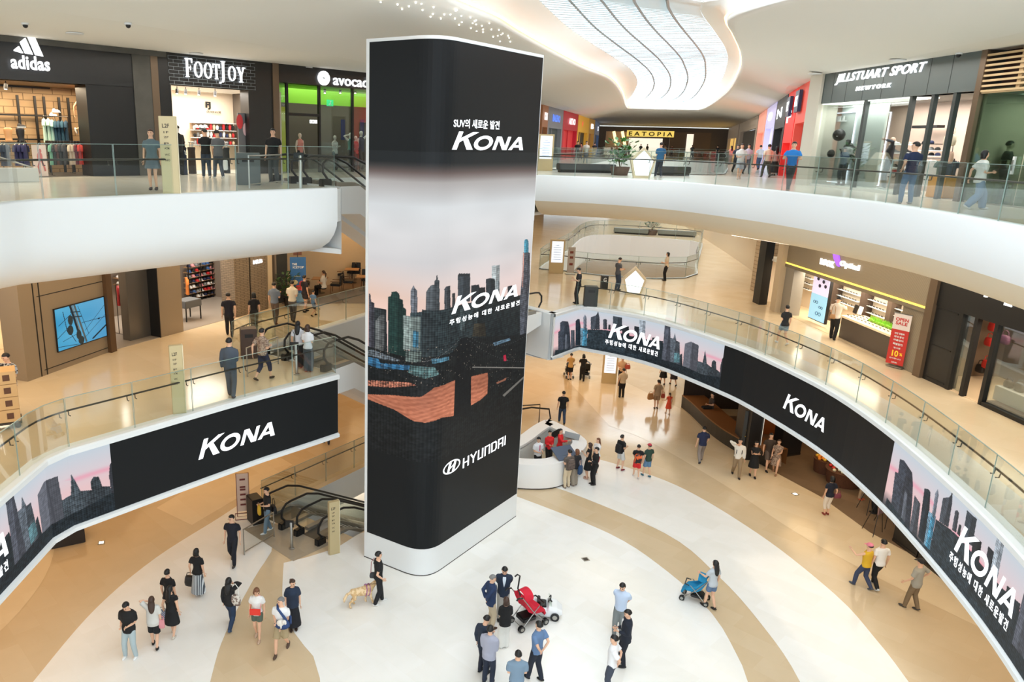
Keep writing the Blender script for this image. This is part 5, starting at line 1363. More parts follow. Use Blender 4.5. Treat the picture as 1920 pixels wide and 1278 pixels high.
person(572, 585, Z2, 1.64, -40, 'person in dark top and shorts passing the blue banner', ((34, 30, 38), 'tee'), ((50, 44, 48), 'shorts'), 'short', 'k', 'stride', ('hold', 'down'), fem=True)
person(588, 592, Z2, 1.16, -40, 'small child in blue t-shirt by the blue banner', ((86, 120, 160), 'tee'), ((70, 76, 90), 'boxshorts'), gait='walkL')
person(26, 777, Z2, 1.74, 168, 'person in black and white leaf-print shirt pushing a stack of boxes', (M_FLORAL, 'loose'), (BLK, 'pants'), arms=('hold', 'rail'), gait='stride', shoes=(206, 206, 204), head=(-15, 15))
person(1466, 645, Z2, 1.60, 5, 'person in black t-shirt and pale denim shorts outside the optical shop', ((28, 30, 34), 'tee'), ((112, 132, 148), 'shorts'), 'bun', 'k', 'walkL', ('cross', 'down'), (226, 226, 226), fem=True)
o1 = person(1560, 636, Z2, 1.76, -45, 'person in white shirt and black trousers at the optical counter', ((214, 204, 192), 'shirt'), (BLK, 'pants'), arms=('hold', 'reach'), gait='stride', head=(0, 25))
soft_bag('shoulder_bag', 'small brown bag on the back of the optical shop customer', 'bag', at_person(o1, -.06, -.20, .88), o1.rotation_euler.z, (.2, .1, .18), mat('tan_leather', (170, 130, 90), .6), .4)
person(1082, 569, Z2, 1.74, 90, 'person in dark t-shirt looking at a phone at the escalator top', ((40, 40, 44), 'tee'), ((40, 38, 40), 'pants'), arms=('phone', 'hold'), head=(0, 20))
u1 = person(1156, 544, Z2, 1.74, -70, 'person in grey t-shirt and jeans beside the pentagon lamp', ((82, 84, 90), 'tee'), ((56, 70, 90), 'jeans'), arms=('hold', 'hold'), head=(0, 25))
person(1247, 526, Z2, 1.62, 80, 'person in cream top and black trousers at the far balustrade', ((212, 196, 174), 'tee'), (BLK, 'pants'), 'bob', 'k', fem=True, arms=('hold', 'down'))
# ---------------- third level
person(289, 356, Z3, 1.64, 185, 'person in long blue-grey dress on the upper left gallery', ((94, 112, 118), 'tee'), ((94, 108, 116), 'miniskirt'), 'tail', 'b', arms=('down', 'down'), fem=True, shoes=(70, 60, 60), wide=1.1)
person(388, 333, Z3, 1.74, 20, 'person in black t-shirt outside the golf shop', (BLK, 'tee'), ((50, 60, 76), 'pants'), arms=('hold', 'down'), gait='stride', shoes=(200, 200, 200), head=(60, 10))
person(411, 334, Z3, 1.70, 40, 'person in grey t-shirt and dark cap outside the golf shop', ((96, 98, 102), 'loose'), ((66, 74, 86), 'jeans'), arms=('hold', 'hold'), gait='stride', shoes=(206, 206, 206), capc=(24, 24, 26), head=(0, 20))
person(514, 342, Z3, 1.78, 178, 'person in black t-shirt standing before the black sports shop front', (BLK, 'tee'), ((70, 74, 76), 'pants'), arms=('down', 'down'))
person(1477, 358, Z3, 1.74, 150, 'person in bright blue t-shirt leaning on the upper right handrail', ((40, 122, 200), 'tee'), ((50, 52, 56), 'pants'), arms=('rail', 'rail'), gait='cross', shoes=(130, 100, 80))
person(1697, 382, Z3, 1.76, -5, 'person in navy t-shirt and blue jeans looking at the grey sport shop', ((28, 40, 72), 'tee'), ((84, 112, 144), 'jeans'), arms=('pocket', 'cross'), gait='wide', head=(55, 0), shoes=(160, 160, 160))
person(1826, 392, Z3, 1.60, -100, 'person in loose white blouse and wide jeans walking right', ((214, 218, 212), 'loose'), ((104, 128, 152), 'widepants'), 'bob', 'k', 'walkL', ('swingb', 'hold'), (206, 206, 204), fem=True)
person(1384, 336, Z3, 1.72, 170, 'person in white shirt and pale shorts walking towards the camera', ((218, 220, 218), 'shirt'), ((176, 186, 194), 'boxshorts'), arms=('down', 'hold'), gait='walkR', shoes=(180, 150, 130))
person(1398, 326, Z3, 1.74, 175, 'person in pale lilac shirt and grey trousers behind the white shirt', ((192, 190, 208), 'shirt'), ((90, 96, 104), 'pants'), arms=('hold', 'hold'), gait='walkL')
person(1378, 323, Z3, 1.70, 178, 'person in dark clothes left of the pale lilac shirt', ((60, 66, 80), 'shirt'), ((40, 42, 50), 'pants'), gait='walkL')
person(1435, 332, Z3, 1.74, 3, 'person in cream shirt and olive trousers walking away', ((222, 214, 190), 'shirt'), ((74, 80, 68), 'pants'), gait='walkL', arms=('down', 'hold'))
person(1421, 318, Z3, 1.74, -5, 'person in pale grey shirt and blue trousers near the red shop', ((196, 200, 202), 'shirt'), ((70, 86, 116), 'pants'), gait='walkR')
person(1450, 329, Z3, 1.62, 0, 'person in long black skirt walking beside the cream shirt', ((180, 160, 150), 'tee'), (BLK, 'longskirt'), 'long', 'k', fem=True, vox=.013)
person(1234, 332, Z3, 1.66, 5, 'person in teal t-shirt beside the upper pentagon lamp', ((40, 92, 132), 'loose'), ((48, 54, 64), 'pants'), gait='stride', arms=('hold', 'down'), shoes=(190, 190, 190))
person(1368, 308, Z3, 1.66, 10, 'person in pink top walking far down the upper gallery', ((222, 150, 146), 'tee'), ((150, 150, 150), 'pants'), fem=True, hair='long', vox=.014)
far = [(1081, 303, (28, 28, 30), 1.74, 'dark clothes', 'by the first shop beyond the tower'), (1097, 306, (222, 216, 206), 1.74, 'a cream shirt', 'in front of the yellow shop'), (1088, 298, (150, 100, 90), 1.62, 'a brown top', 'outside the red shop'), (1113, 298, (40, 40, 48), 1.7, 'a black top', 'at the far left railing'), (1166, 290, (150, 90, 80), 1.66, 'a rust-red top', 'before the slanting light bars'), (1179, 290, (206, 120, 90), 1.66, 'an orange top', 'under the first letter of the yellow sign'),
  (1200, 290, (40, 60, 60), 1.7, 'a green top', 'before the bright food hall entrance'), (1212, 290, (30, 30, 34), 1.7, 'black clothes', 'in the bright food hall entrance'), (1245, 290, (220, 220, 220), 1.7, 'a white top', 'right of the dark tree in the food hall'), (1258, 290, (120, 60, 60), 1.6, 'a dark red top', 'under the end of the yellow sign'), (1296, 291, (60, 66, 80), 1.7, 'a slate top', 'behind the small white boards'), (1343, 293, (30, 30, 36), 1.7, 'a black coat', 'beside the far pale pillar')]
for x, y, c, h, d, wh in far:
 y += 2 + max(0, (x - 1190) * .035) if y < 296 else 0
 person(x, y, Z3, h, random.choice([0, 180, 150, 30]), 'tiny distant person in %s %s' % (d, wh), (c, 'tee'), (random.choice([BLK, JEAN, GRY]), 'pants'), vox=.018, gait='stride')
# =================================================================== SHOPS
WL3 = Wall((-15, 24.4), (-6.5, 33.07)); WR3 = Wall((16.6, 33.3), (17.25, 19.0)); WR2 = Wall((17.1, 33.2), (17.35, 16.0))
WTV = Wall((-11.75, 22.45), (-10.68, 25.73)); WMLB = Wall((-10.68, 25.73), (-6.65, 33.0))
def sx(W, x, y, dep=0): return W.hit(x, y, dep)[0]
def sz(W, x, y, dep=0): return W.hit(x, y, dep)[1]
def sign(W, G, L, R, hpx, m, depth=.05, parent=None, dep=0.0, name='lettering'):
 """lettering whose ends and height were surveyed on the photo; L, R = middle of its left and right end"""
 w2 = W
 if dep:
  w2 = Wall(W.pt(0, 0, dep)[:2], W.pt(1, 0, dep)[:2])
 sl, zl = w2.hit(*L); sr, zr = w2.hit(*R); xc, yc = (L[0] + R[0]) / 2, (L[1] + R[1]) / 2
 h = w2.hit(xc, yc - hpx / 2)[1] - w2.hit(xc, yc + hpx / 2)[1]
 return letters_on(w2, '', (sl + sr) / 2, (zl + zr) / 2, 1, m, name=name, parent=parent, depth=depth, G=fitted(G, sr - sl, h))
def shop_shell(label, W, s0, s1, z0, z1, depth, wm, fm, cm_, power=60, color=(1, .95, .88), cat='shop', name='shop_interior', light=True, ext=(0, 0)):
 s0 -= ext[0]; s1 += ext[1]
 t = thing(name, label, cat, (0, 0, 0)); b = MB(); b.wbox(W, s0, s1, z0, z1, depth, depth + .15); b.build('back_wall', wm, t)
 for s in (s0, s1):
  b = MB(); b.wbox(W, s - .06, s + .06, z0, z1, 0.05, depth); b.build('side_wall', wm, t)
 b = MB(); b.wbox(W, s0, s1, z0 - .02, z0 + .012, 0.02, depth); b.build('shop_floor', fm, t)
 b = MB(); b.wbox(W, s0, s1, z1, z1 + .1, 0.05, depth); b.build('shop_ceiling', cm_, t)
 if light:
  c = W.pt((s0 + s1) / 2, z1 - .08, depth * .5)
  area('shop_ceiling_lamp', c, max(.8, (s1 - s0) * .7), depth * .6, power, color, rot=(0, 0, W.yaw()))
 return t
def garment(W, s, z, dep, m, w=.42, h=.66, yaw=None, label='', group=None, hanger=True, sleeve=.2, turn=0.0):
 """a top hanging on its hanger"""
 p = W.pt(s, z, dep); t = thing('garment', label, 'clothing', p, W.yaw() + turn, group)
 b = MB(); n = 12
 b.loft([[(w / 2 * k * (abs(math.cos(2 * pi * i / n)) ** .7) * (1 if math.cos(2 * pi * i / n) > 0 else -1), .05 * math.sin(2 * pi * i / n) * kk, -zz * h) for i in range(n)] for zz, k, kk in ((0, .35, .6), (.05, .82, .9), (.14, .98, 1), (.5, .92, 1.2), (1.0, 1.0, 1.5))])
 for sd in (-1, 1):
  b.tube([(sd * w * .42, 0, -.06), (sd * w * .58, 0, -.06 - sleeve * .5), (sd * w * .62, 0, -.06 - sleeve)], [.055, .06, .058], 8)
 b.build('cloth', m, t, smooth=True)
 if hanger:
  c = MB(); c.tube([(-w * .4, 0, -.03), (0, 0, .04), (w * .4, 0, -.03)], .008, 5); c.tube([(0, 0, .04), (0, 0, .10), (.02, 0, .12)], .005, 5); c.build('hanger', M_STEEL, t)
 return t
def cl(r, g, b): return mat('cloth_%d_%d_%d' % (r, g, b), (r, g, b), .85, bump=.15, nscale=14)
def rail(W, s0, s1, z, dep, floor, label, m=None):
 t = thing('clothes_rail', label, 'clothes rail', (0, 0, 0)); b = MB()
 b.tube([W.pt(s0, z, dep), W.pt(s1, z, dep)], .016, 6); b.build('bar', m or M_DKSTEEL, t)
 for s in (s0, s1):
  b = MB(); b.tube([W.pt(s, z, dep), W.pt(s, floor, dep)], .016, 6); b.tube([W.pt(s, floor + .015, dep - .25), W.pt(s, floor + .015, dep + .25)], .014, 6); b.build('upright', m or M_DKSTEEL, t)
 return t
def spot(loc, label, group=None, m=None):
 t = thing('track_spotlight', label, 'spotlight', loc, 0, group); b = MB(); b.tube([(0, 0, 0), (0, 0, -.10)], .015, 6); b.build('stem', m or M_BLACK, t)
 b = MB(); b.tube([(0, 0, -.10), (0, -.05, -.27)], [.06, .065], 10); b.build('lamp_head', m or M_BLACK, t)
 b = MB(); b.tube([(0, -.049, -.268), (0, -.052, -.28)], .045, 10); b.build('lens', M_LED, t)
 return t
COLN = {'white': (226, 226, 224), 'black': (28, 28, 30), 'red': (196, 44, 46), 'navy': (38, 46, 78), 'pink': (226, 156, 160), 'grey': (128, 130, 132), 'beige': (196, 176, 146), 'blue': (66, 104, 158)}
_cap = {}
def cap(loc, rz, colour, label, group):
 if colour not in _cap:
  t = thing('baseball_cap', label, 'cap', loc, rz, group); m = cl(*COLN[colour])
  b = MB(); n = 12; b.loft([[(.09 * k * math.cos(2 * pi * i / n), .10 * k * math.sin(2 * pi * i / n), z) for i in range(n)] for z, k in ((0, 1), (.05, 1.02), (.09, .8), (.115, .35))]); b.build('crown', m, t, smooth='all')
  b = MB(); b.loft([[(x, -.09 - .07 * k * (1 - (x / .11) ** 2), .008 - .012 * k) for k in (0, 1)] for x in (-.09, -.06, 0, .06, .09)], cap=False, closed=False); b.build('brim', m, t)
  _cap[colour] = t; return t
 return dup(_cap[colour], loc, rz, label, group)
# ------------------------------------------------ third level, left: sportswear shop
s_l, s_r = sx(WL3, -120, 333), sx(WL3, 172, 300); zt = sz(WL3, 110, 155)
b = MB(); b.wbox(WL3, s_l - 3, sx(WL3, 256, 250), zt + .0, 16.59, -.02, .5)
t = thing('storefront', 'dark sportswear shop front with a white three-bar logo', 'shop front'); b.build('fascia', M_BLACKPANEL, t)
b = MB(); b.wbox(WL3, s_l - 3, sx(WL3, 318, 250), sz(WL3, 150, 92), 16.59, -.10, -.02); b.build('upper_band', mat('grey_concrete', (84, 82, 76), .7, noise=.5, nscale=1.5), t)
b = MB(); b.wbox(WL3, s_r, sx(WL3, 256, 250), Z3, zt + .02, -.02, .9); b.build('dark_pier', M_BLACK, t)
b = MB(); b.wbox(WL3, sx(WL3, 256, 250), sx(WL3, 289, 250), Z3, 16.6, -.06, .8); b.build('concrete_pier', mat('grey_concrete', (84, 82, 76)), t)
ADW = Wall(WL3.pt(0, 0, -.12)[:2], WL3.pt(1, 0, -.12)[:2])
for pl in ([(47, 60), (57, 54.5), (80, 106), (65.5, 103.5)], [(36.5, 79), (46, 71), (60.5, 102.5), (46.5, 100.5)], [(25, 93.5), (34, 86.5), (42.5, 100), (40, 99.8), (25.5, 95.5)]):
 q = [ADW.hit(*p) for p in pl]; n = len(q); b = MB(); b.add([ADW.pt(s, z, 0) for s, z in q] + [ADW.pt(s, z, -.08) for s, z in q], [tuple(range(n)), tuple(range(2 * n - 1, n - 1, -1))] + [(i, (i + 1) % n, n + (i + 1) % n, n + i) for i in range(n)])
 b.build('logo_bar', M_SIGNW, t)
sign(WL3, glyphs('adidas', 1, .02, spacing=1.05), (19, 112), (92.5, 124), 26, M_SIGNW, .05, t, -.12)
M_TANBRICK = two_tone('tan_tile_wall', (176, 146, 108), (110, 88, 62), 'BRICK', 1.0, .7, bw=.5, rh=.25, mortar=.012, rot=(pi / 2, 0, 0))
D_AD = 3.2
shop_shell('warm tan interior of the dark sportswear shop', WL3, s_l, s_r, Z3, zt, D_AD, M_TANBRICK, mat('dark_shop_floor', (86, 80, 74), .35), mat('tan_ceiling', (150, 124, 96), .7), 260, (1, .80, .56), ext=(0, 2.2))
g = thing('display_grid', 'black upright bars and shelves against the tan tiled wall', 'display rack')
for x in (36, 68, 85, 113, 130, 163):
 s = WL3.hit(x, 220, D_AD - .2)[0]; b = MB(); b.wbox(WL3, s - .04, s + .04, Z3, zt - .35, D_AD - .25, D_AD - .17); b.build('upright', M_BLACK, g)
for yy in (166, 218, 262):
 z = WL3.hit(100, yy, D_AD - .2)[1]; b = MB(); b.wbox(WL3, s_l + .2, s_r - .1, z - .03, z + .03, D_AD - .27, D_AD - .15); b.build('crossbar', M_BLACK, g)
cols = [((176, 206, 192), 'mint'), ((44, 84, 104), 'teal'), ((60, 110, 126), 'sea blue'), ((176, 206, 192), 'mint')]
for i, (x, y, c, nm) in enumerate([(82, 222, (180, 210, 196), 'mint green'), (90, 222, (180, 210, 196), 'mint green'), (97, 224, (160, 200, 190), 'pale green'), (103, 226, (44, 80, 100), 'teal'), (109, 226, (36, 70, 92), 'dark teal'), (116, 226, (44, 84, 104), 'teal'), (123, 226, (34, 66, 88), 'dark teal')]):
 s, z = WL3.hit(x, y, 2.2); garment(WL3, s, z, 2.2, cl(*c), .40, .85, label='%s top hanging high in the dark sportswear shop' % nm, group='%s tops on the high rail' % nm, turn=1.1)
t = rail(WL3, WL3.hit(80, 220, 2.2)[0], WL3.hit(127, 222, 2.2)[0], WL3.hit(100, 218, 2.2)[1], 2.2, Z3, 'high black rail with mint and teal tops')
low = [(4, (64, 76, 96), 'slate'), (10, (64, 76, 96), 'slate'), (30, (52, 50, 96), 'indigo'), (38, (46, 44, 92), 'indigo'), (46, (52, 50, 96), 'indigo'), (96, (120, 176, 152), 'green'), (102, (60, 60, 62), 'charcoal'), (108, (98, 70, 66), 'brown'), (113, (60, 60, 62), 'charcoal'), (120, (70, 66, 68), 'charcoal'), (132, (214, 190, 166), 'cream'), (138, (206, 180, 158), 'cream'), (143, (116, 40, 52), 'wine'), (150, (206, 62, 54), 'red'), (156, (214, 70, 60), 'red'), (162, (206, 62, 54), 'red')]
for x, c, nm in low:
 s, z = WL3.hit(x, 269, .9); garment(WL3, s, z - .02, .9, cl(*c), .42, .72, label='%s top on the low front rail of the dark sportswear shop' % nm, group='%s tops on the low front rail' % nm, turn=.9)
rail(WL3, WL3.hit(2, 268, .9)[0], WL3.hit(50, 268, .9)[0], WL3.hit(25, 267, .9)[1], .9, Z3, 'low rail with indigo and slate tops')
rail(WL3, WL3.hit(92, 268, .9)[0], WL3.hit(166, 268, .9)[0], WL3.hit(130, 267, .9)[1], .9, Z3, 'low rail with green, cream and red tops')
s, z = WL3.hit(74, 331, .3); q = thing('poster_stand', 'small pale poster board with a pink figure at the dark shop entrance', 'poster', WL3.pt(s, Z3, .1), WL3.yaw())
b = MB(); b.box((0, 0, .55), (.46, .04, 1.05)); b.build('board', mat('pale_pink_board', (222, 200, 190), .6), q)
b = MB(); b.ell((0.02, -.025, .88), (.05, .012, .07)); b.ell((0, -.025, .68), (.09, .012, .17)); b.tube([(0, -.025, .6), (-.08, -.025, .35), (-.04, -.025, .12)], .03, 6); b.tube([(0.02, -.025, .6), (.1, -.025, .4), (.14, -.025, .2)], .03, 6); b.build('printed_figure', mat('pink_print', (196, 110, 106), .6), q)
q = person(0, 0, 0, 1.75, math.degrees(WL3.yaw()) + 205, 'headless running mannequin in red tank top and black shorts on the high shelf', ((214, 66, 56), 'tank'), ((26, 26, 28), 'shorts'), hair=None, gait='run', arms=('waist', 'swingb'), shoes=(210, 200, 190), cat='mannequin', name='mannequin', tone=(222, 184, 140), fem=True, pos=WL3.pt(WL3.hit(160, 258, 1.2)[0], WL3.hit(160, 258, 1.2)[1] - .05, 1.2))
b = MB(); s = WL3.hit(160, 258, 1.2)[0]; b.wbox(WL3, s - 1.3, s + .5, WL3.hit(160, 262, 1.2)[1] - .15, WL3.hit(160, 262, 1.2)[1] - .05, .9, 1.6); tag(b.build('display_shelf', M_BLACK), 'dark shelf carrying the running mannequin', 'shelf')
for x, c, nm in ((15, (210, 160, 110), 'bare tan'), (38, (30, 30, 32), 'black')):
 s, z = WL3.hit(x, 245, 1.6); q = thing('torso_form', '%s torso form on a pole in the dark sportswear shop' % nm, 'mannequin', WL3.pt(s, z - .4, 1.6), WL3.yaw()); b = MB()
 b.loft([[(x_, y_, z_ - .9) for x_, y_, z_ in r] for r in rings_of(TORSO_F[1:9], 1.7)]); b.build('torso', mat('form_' + nm, c, .5), q, smooth='all')
 b = MB(); b.tube([(0, 0, 0), (0, 0, -1.1)], .015, 6); b.lathe([(0, -1.12), (.14, -1.12), (.14, -1.1), (0, -1.1)]); b.build('pole', M_STEEL, q)
s, z = WL3.hit(8, 148, 1.0); spot(WL3.pt(s, zt, .9), 'bright spotlight under the dark shop header')
for k, (x, y) in enumerate([(105, 232), (100, 240), (40, 238), (38, 245)]):
 s, z = WL3.hit(x, y - 22 if k < 2 else y, 2.6); b = MB(); q = thing('sports_shoe', ['white trainer on the upper wall bracket', 'white trainer on the lower wall bracket', 'black and white trainer on the top of the small shelf', 'black and white trainer on the lower small shelf'][k], 'shoe', WL3.pt(s, z, 2.6), WL3.yaw()); b.ell((0, 0, .04), (.15, .05, .05)); b.ell((-.07, 0, .08), (.06, .045, .05)); b.build('upper', cl(228, 228, 224) if k < 2 else cl(60, 60, 62), q, smooth='all'); b = MB(); b.box((0, 0, 0), (.30, .10, .025)); b.build('sole', cl(236, 236, 232), q)
# ------------------------------------------------ golf shop with brick-patterned sign
t = thing('storefront', 'black golf shop front with a glowing serif sign on brick pattern', 'shop front')
a0, a1 = sx(WL3, 302, 250), sx(WL3, 325, 250); b0, b1 = sx(WL3, 467, 230), sx(WL3, 512, 230); zt = sz(WL3, 325, 158)
b = MB(); b.wbox(WL3, sx(WL3, 289, 250), a0, Z3, 16.6, -.08, .6); b.build('brown_pilaster', M_BRONZE, t)
b = MB(); b.wbox(WL3, a0, a1, Z3, 16.6, -.02, .6); b.build('black_pier', M_BLACKPANEL, t)
b = MB(); b.wbox(WL3, b0, b1, Z3, 16.6, -.02, .6); b.build('black_pier', M_BLACKPANEL, t)
b = MB(); b.wbox(WL3, a0, b1, zt, 16.6, 0, .6); b.build('fascia', M_BLACKPANEL, t)
M_WBRICK = two_tone('outlined_brick', (34, 36, 38), (150, 156, 160), 'BRICK', 1.0, .6, bw=.42, rh=.2, mortar=.012, coord='Generated')
z0b, z1b = sz(WL3, 400, 163), sz(WL3, 400, 112)
b = MB(); SB0, SB1 = a1 - .05, sx(WL3, 478, 150)
b.wbox(WL3, SB0, SB1, z0b, z1b, -.03, 0); b.build('sign_backing', M_BLACK, t)
b = MB(); k = 0
nr = 8; rh = (z1b - z0b) / nr
for r in range(nr + 1):
 z = z0b + r * rh; b.wbox(WL3, SB0, SB1, z - .006, z + .006, -.036, -.03)
 if r < nr:
  s = SB0 + (.0 if r % 2 else .2)
  while s < SB1:
   b.wbox(WL3, s - .006, s + .006, z, z + rh, -.036, -.03); s += .4
b.build('brick_outline', mat('pale_joint', (150, 158, 164), .6), t)
vsF = None
GF = glyphs('FOOTJOY', 1, .01)
def serif(ch):
 """thick-and-thin capitals with serifs, 1 high"""
 R = lambda x0, y0, x1, y1: [(x0, y0), (x1, y0), (x1, y1), (x0, y1)]
 if ch == 'O':
  n = 24; A = [2 * pi * i / n for i in range(n)]
  return ([(.44 + .44 * math.cos(a), .5 + .52 * math.sin(a)) for a in A] + [(.44 + .28 * math.cos(a), .5 + .45 * math.sin(a)) for a in A], [(i, (i + 1) % n, n + (i + 1) % n, n + i) for i in range(n)])
 P_ = {'F': [R(.08, 0, .24, 1), R(0, 0, .32, .05), R(0, .94, .62, 1), R(.24, .48, .48, .53), R(.56, .76, .62, 1), R(.44, .38, .48, .62)],
   'T': [R(.27, 0, .43, 1), R(.18, 0, .52, .05), R(0, .94, .70, 1), R(0, .74, .06, 1), R(.64, .74, .70, 1)],
   'J': [R(.20, .06, .36, 1.22), R(.10, 1.17, .46, 1.22), [(.36, .06), (.20, .06), (.12, -.16), (.28, -.14)], [(.28, -.14), (.12, -.16), (-.06, -.22), (-.06, -.16)], R(-.08, -.24, .04, -.12)],
   'Y': [R(.28, 0, .44, .46), R(.19, 0, .53, .05), [(.28, .44), (.44, .44), (.20, 1), (.03, 1)], [(.36, .42), (.44, .44), (.66, 1), (.58, 1)], R(-.02, .95, .27, 1), R(.5, .95, .76, 1)]}[ch]
 vs = [v for q in P_ for v in q]; return vs, [tuple(range(4 * i, 4 * i + 4)) for i in range(len(P_))]
for ch, xl, xr, yc, hp_x in (('F', 346.5, 359.5, 127, 35), ('O', 363, 378.5, 130.5, 30), ('O', 381.5, 396.5, 132.5, 30), ('T', 398.5, 411, 134.5, 28), ('J', 410, 421.5, 136, 42), ('O', 427, 441, 138, 28), ('Y', 443, 459, 140.5, 28)):
 sign(WL3, serif(ch), (xl, yc - .8), (xr, yc + .8), hp_x, M_SIGNW, .06, t, -.06, 'letter')
D_FJ = 3.6
shop_shell('bright cream interior of the golf shop', WL3, a1, b0, Z3, zt, D_FJ, M_WARMWHITE, mat('pale_shop_floor', (204, 196, 184), .3), M_CEIL, 230, (1, .92, .82), ext=(0, 1.6))
sign(WL3, glyphs('FJ', 1, .05), (385, 198), (394.5, 198), 15, M_BLACK, .02, t, D_FJ - .1)
sign(WL3, glyphs('GOLF SHOES & GLOVES', 1, .01), (387, 210), (414, 210), 4, M_BLACK, .01, t, D_FJ - .1)
cab = thing('wall_display', 'wall cabinet with shoes and small goods at the back of the golf shop', 'shelf')
s0, s1 = WL3.hit(357, 250, D_FJ - .3)[0], WL3.hit(438, 250, D_FJ - .3)[0]; z0, z1 = WL3.hit(400, 272, D_FJ - .3)[1], WL3.hit(400, 231, D_FJ - .3)[1]
b = MB(); b.wbox(WL3, s0, s1, z0, z1, D_FJ - .3, D_FJ - .26); b.build('back_panel', mat('wood_panel_light', (176, 150, 122), .6), cab)
for k in range(4):
 z = z0 + (z1 - z0) * k / 3; b = MB(); b.wbox(WL3, s0, s1, z - .015, z + .015, D_FJ - .55, D_FJ - .3); b.build('shelf', M_WHITE, cab)
random.seed(5)
n_ = 0
for k in range(3):
 for i in range(13):
  s = s0 + .12 + (s1 - s0 - .24) * i / 12; z = z0 + (z1 - z0) * k / 3 + .02
  nm = random.choice(['black', 'white', 'red', 'beige', 'grey', 'navy']); q = MB(); hgt = random.uniform(.14, .3)
  p = WL3.pt(s, z, D_FJ - .45); q.ell((0, 0, hgt / 2), (.07, .05, hgt / 2)); o = q.build('boxed_accessory', cl(*COLN[nm]), None, smooth='all'); o.location = p
  tag(o, '%s accessory on %s shelf of the golf shop cabinet' % (nm, ['the bottom', 'the middle', 'the top'][k]), 'accessory', '%s accessories on %s shelf' % (nm, ['the bottom', 'the middle', 'the top'][k]))
for k, x in enumerate((368, 377, 385)):
 s, z = WL3.hit(x, 239, D_FJ - .6); cap(WL3.pt(s, z, D_FJ - .6), WL3.yaw(), 'white', 'white cap on the cabinet in the golf shop, %s of three' % ['leftmost', 'middle', 'rightmost'][k], 'white caps in the golf shop')
q = thing('poster', 'tall grey poster with a red and pink picture in the golf shop', 'poster'); s0_, s1_ = WL3.hit(447, 250, .3)[0], WL3.hit(467, 250, .3)[0]
b = MB(); b.wbox(WL3, s0_, s1_, Z3 + .3, WL3.hit(455, 212, .3)[1], .30, .34); b.build('panel', mat('poster_grey', (110, 112, 116), .5), q)
b = MB(); z_ = WL3.hit(455, 240, .3)[1]; c_ = (s0_ + s1_) / 2
b.add([WL3.pt(c_ - .18 + .16 * math.cos(a), z_ + .25 + .3 * math.sin(a), .29) for a in np.linspace(0, 2 * pi, 12)[:-1]], [tuple(range(11))]); b.build('red_patch', mat('print_red', (214, 66, 70), .6), q)
b = MB(); b.add([WL3.pt(c_ + .08 + .13 * math.cos(a), z_ - .05 + .26 * math.sin(a), .285) for a in np.linspace(0, 2 * pi, 12)[:-1]], [tuple(range(11))]); b.build('pink_patch', mat('print_pink', (226, 190, 196), .6), q)
person(0, 0, 0, 1.85, math.degrees(WL3.yaw()) + 180, 'mannequin in black jacket and hat in the golf shop entrance', ((26, 26, 28), 'jacket'), (BLK, 'pants'), hair=None, capc=(28, 28, 30), cat='mannequin', name='mannequin', tone=(230, 226, 220), pos=WL3.pt(sx(WL3, 334, 326), Z3, -.1))
for k, (x, y, lab) in enumerate(((347, 326, 'tall navy golf bag standing at the golf shop entrance'), (372, 322, 'dark brown golf bag behind the people in the golf shop'), (436, 322, 'black and white golf bag at the right of the golf shop entrance'))):
 q = thing('golf_bag', lab, 'golf bag', WL3.pt(sx(WL3, x, 326), Z3, .1 + .35 * (k > 0)), 0); b = MB(); m = [cl(34, 44, 70), cl(56, 44, 40), cl(40, 44, 48)][k]
 b.lathe([(0, 0), (.15, 0), (.16, .03), (.15, .5), (.14, .9), (.16, 1.0), (.15, 1.05), (.13, 1.05), (0, 1.02)]); b.build('bag_tube', m, q, smooth=True)
 b = MB(); b.box((0, -.15, .35), (.2, .09, .42)); b.build('pocket', m if k < 2 else cl(190, 200, 206), q, bevel=.03); b = MB()
 for i in range(5): b.tube([(.05 * math.cos(i * 1.3), .05 * math.sin(i * 1.3), .9), (.08 * math.cos(i * 1.3), .08 * math.sin(i * 1.3), 1.22)], .012, 5); b.ell((.08 * math.cos(i * 1.3), .08 * math.sin(i * 1.3), 1.24), (.05, .03, .035), 8, 5)
 b.build('club_heads', M_STEEL if k else cl(30, 36, 60), q)
for k, x in enumerate((332, 348, 373, 403)):
 s, z = WL3.hit(x, 166, 1.0); spot(WL3.pt(s, zt, 1.0), '%s black spotlight inside the golf shop header' % ['first', 'second', 'third', 'fourth'][k])
# ------------------------------------------------ green-lit sports shop
t = thing('storefront', 'black glass-fronted shop with round leaf logo and green interior band', 'shop front')
a0, a1 = sx(WL3, 512, 230), sx(WL3, 523, 230); zt = sz(WL3, 560, 157); e1 = sx(WL3, 800, 300)
b = MB(); b.wbox(WL3, a0, a1, Z3, 16.6, -.08, .6); b.build('brown_pilaster', M_BRONZE, t)
b = MB(); b.wbox(WL3, a1, e1, zt, 16.6, -.02, .4); b.build('fascia', M_BLACKPANEL, t)
for x in (540, 600, 662):
 s = sx(WL3, x, 230); b = MB(); b.wbox(WL3, s - .05, s + .05, Z3, zt, 0, .12); b.build('mullion', M_BLACK, t)
b = MB(); z = sz(WL3, 570, 215); b.wbox(WL3, sx(WL3, 540, 230), sx(WL3, 600, 230), z - .06, z + .06, 0, .12); b.build('door_head', M_BLACK, t)
b = MB(); b.wbox(WL3, a1, sx(WL3, 540, 230), Z3, zt, .05, .07); b.build('glass_pane', M_SHOPGLASS, t)
b = MB(); b.wbox(WL3, sx(WL3, 600, 230), e1, Z3, zt, .05, .07); b.build('glass_pane', M_SHOPGLASS, t)
AW = Wall(WL3.pt(0, 0, -.05)[:2], WL3.pt(1, 0, -.05)[:2])
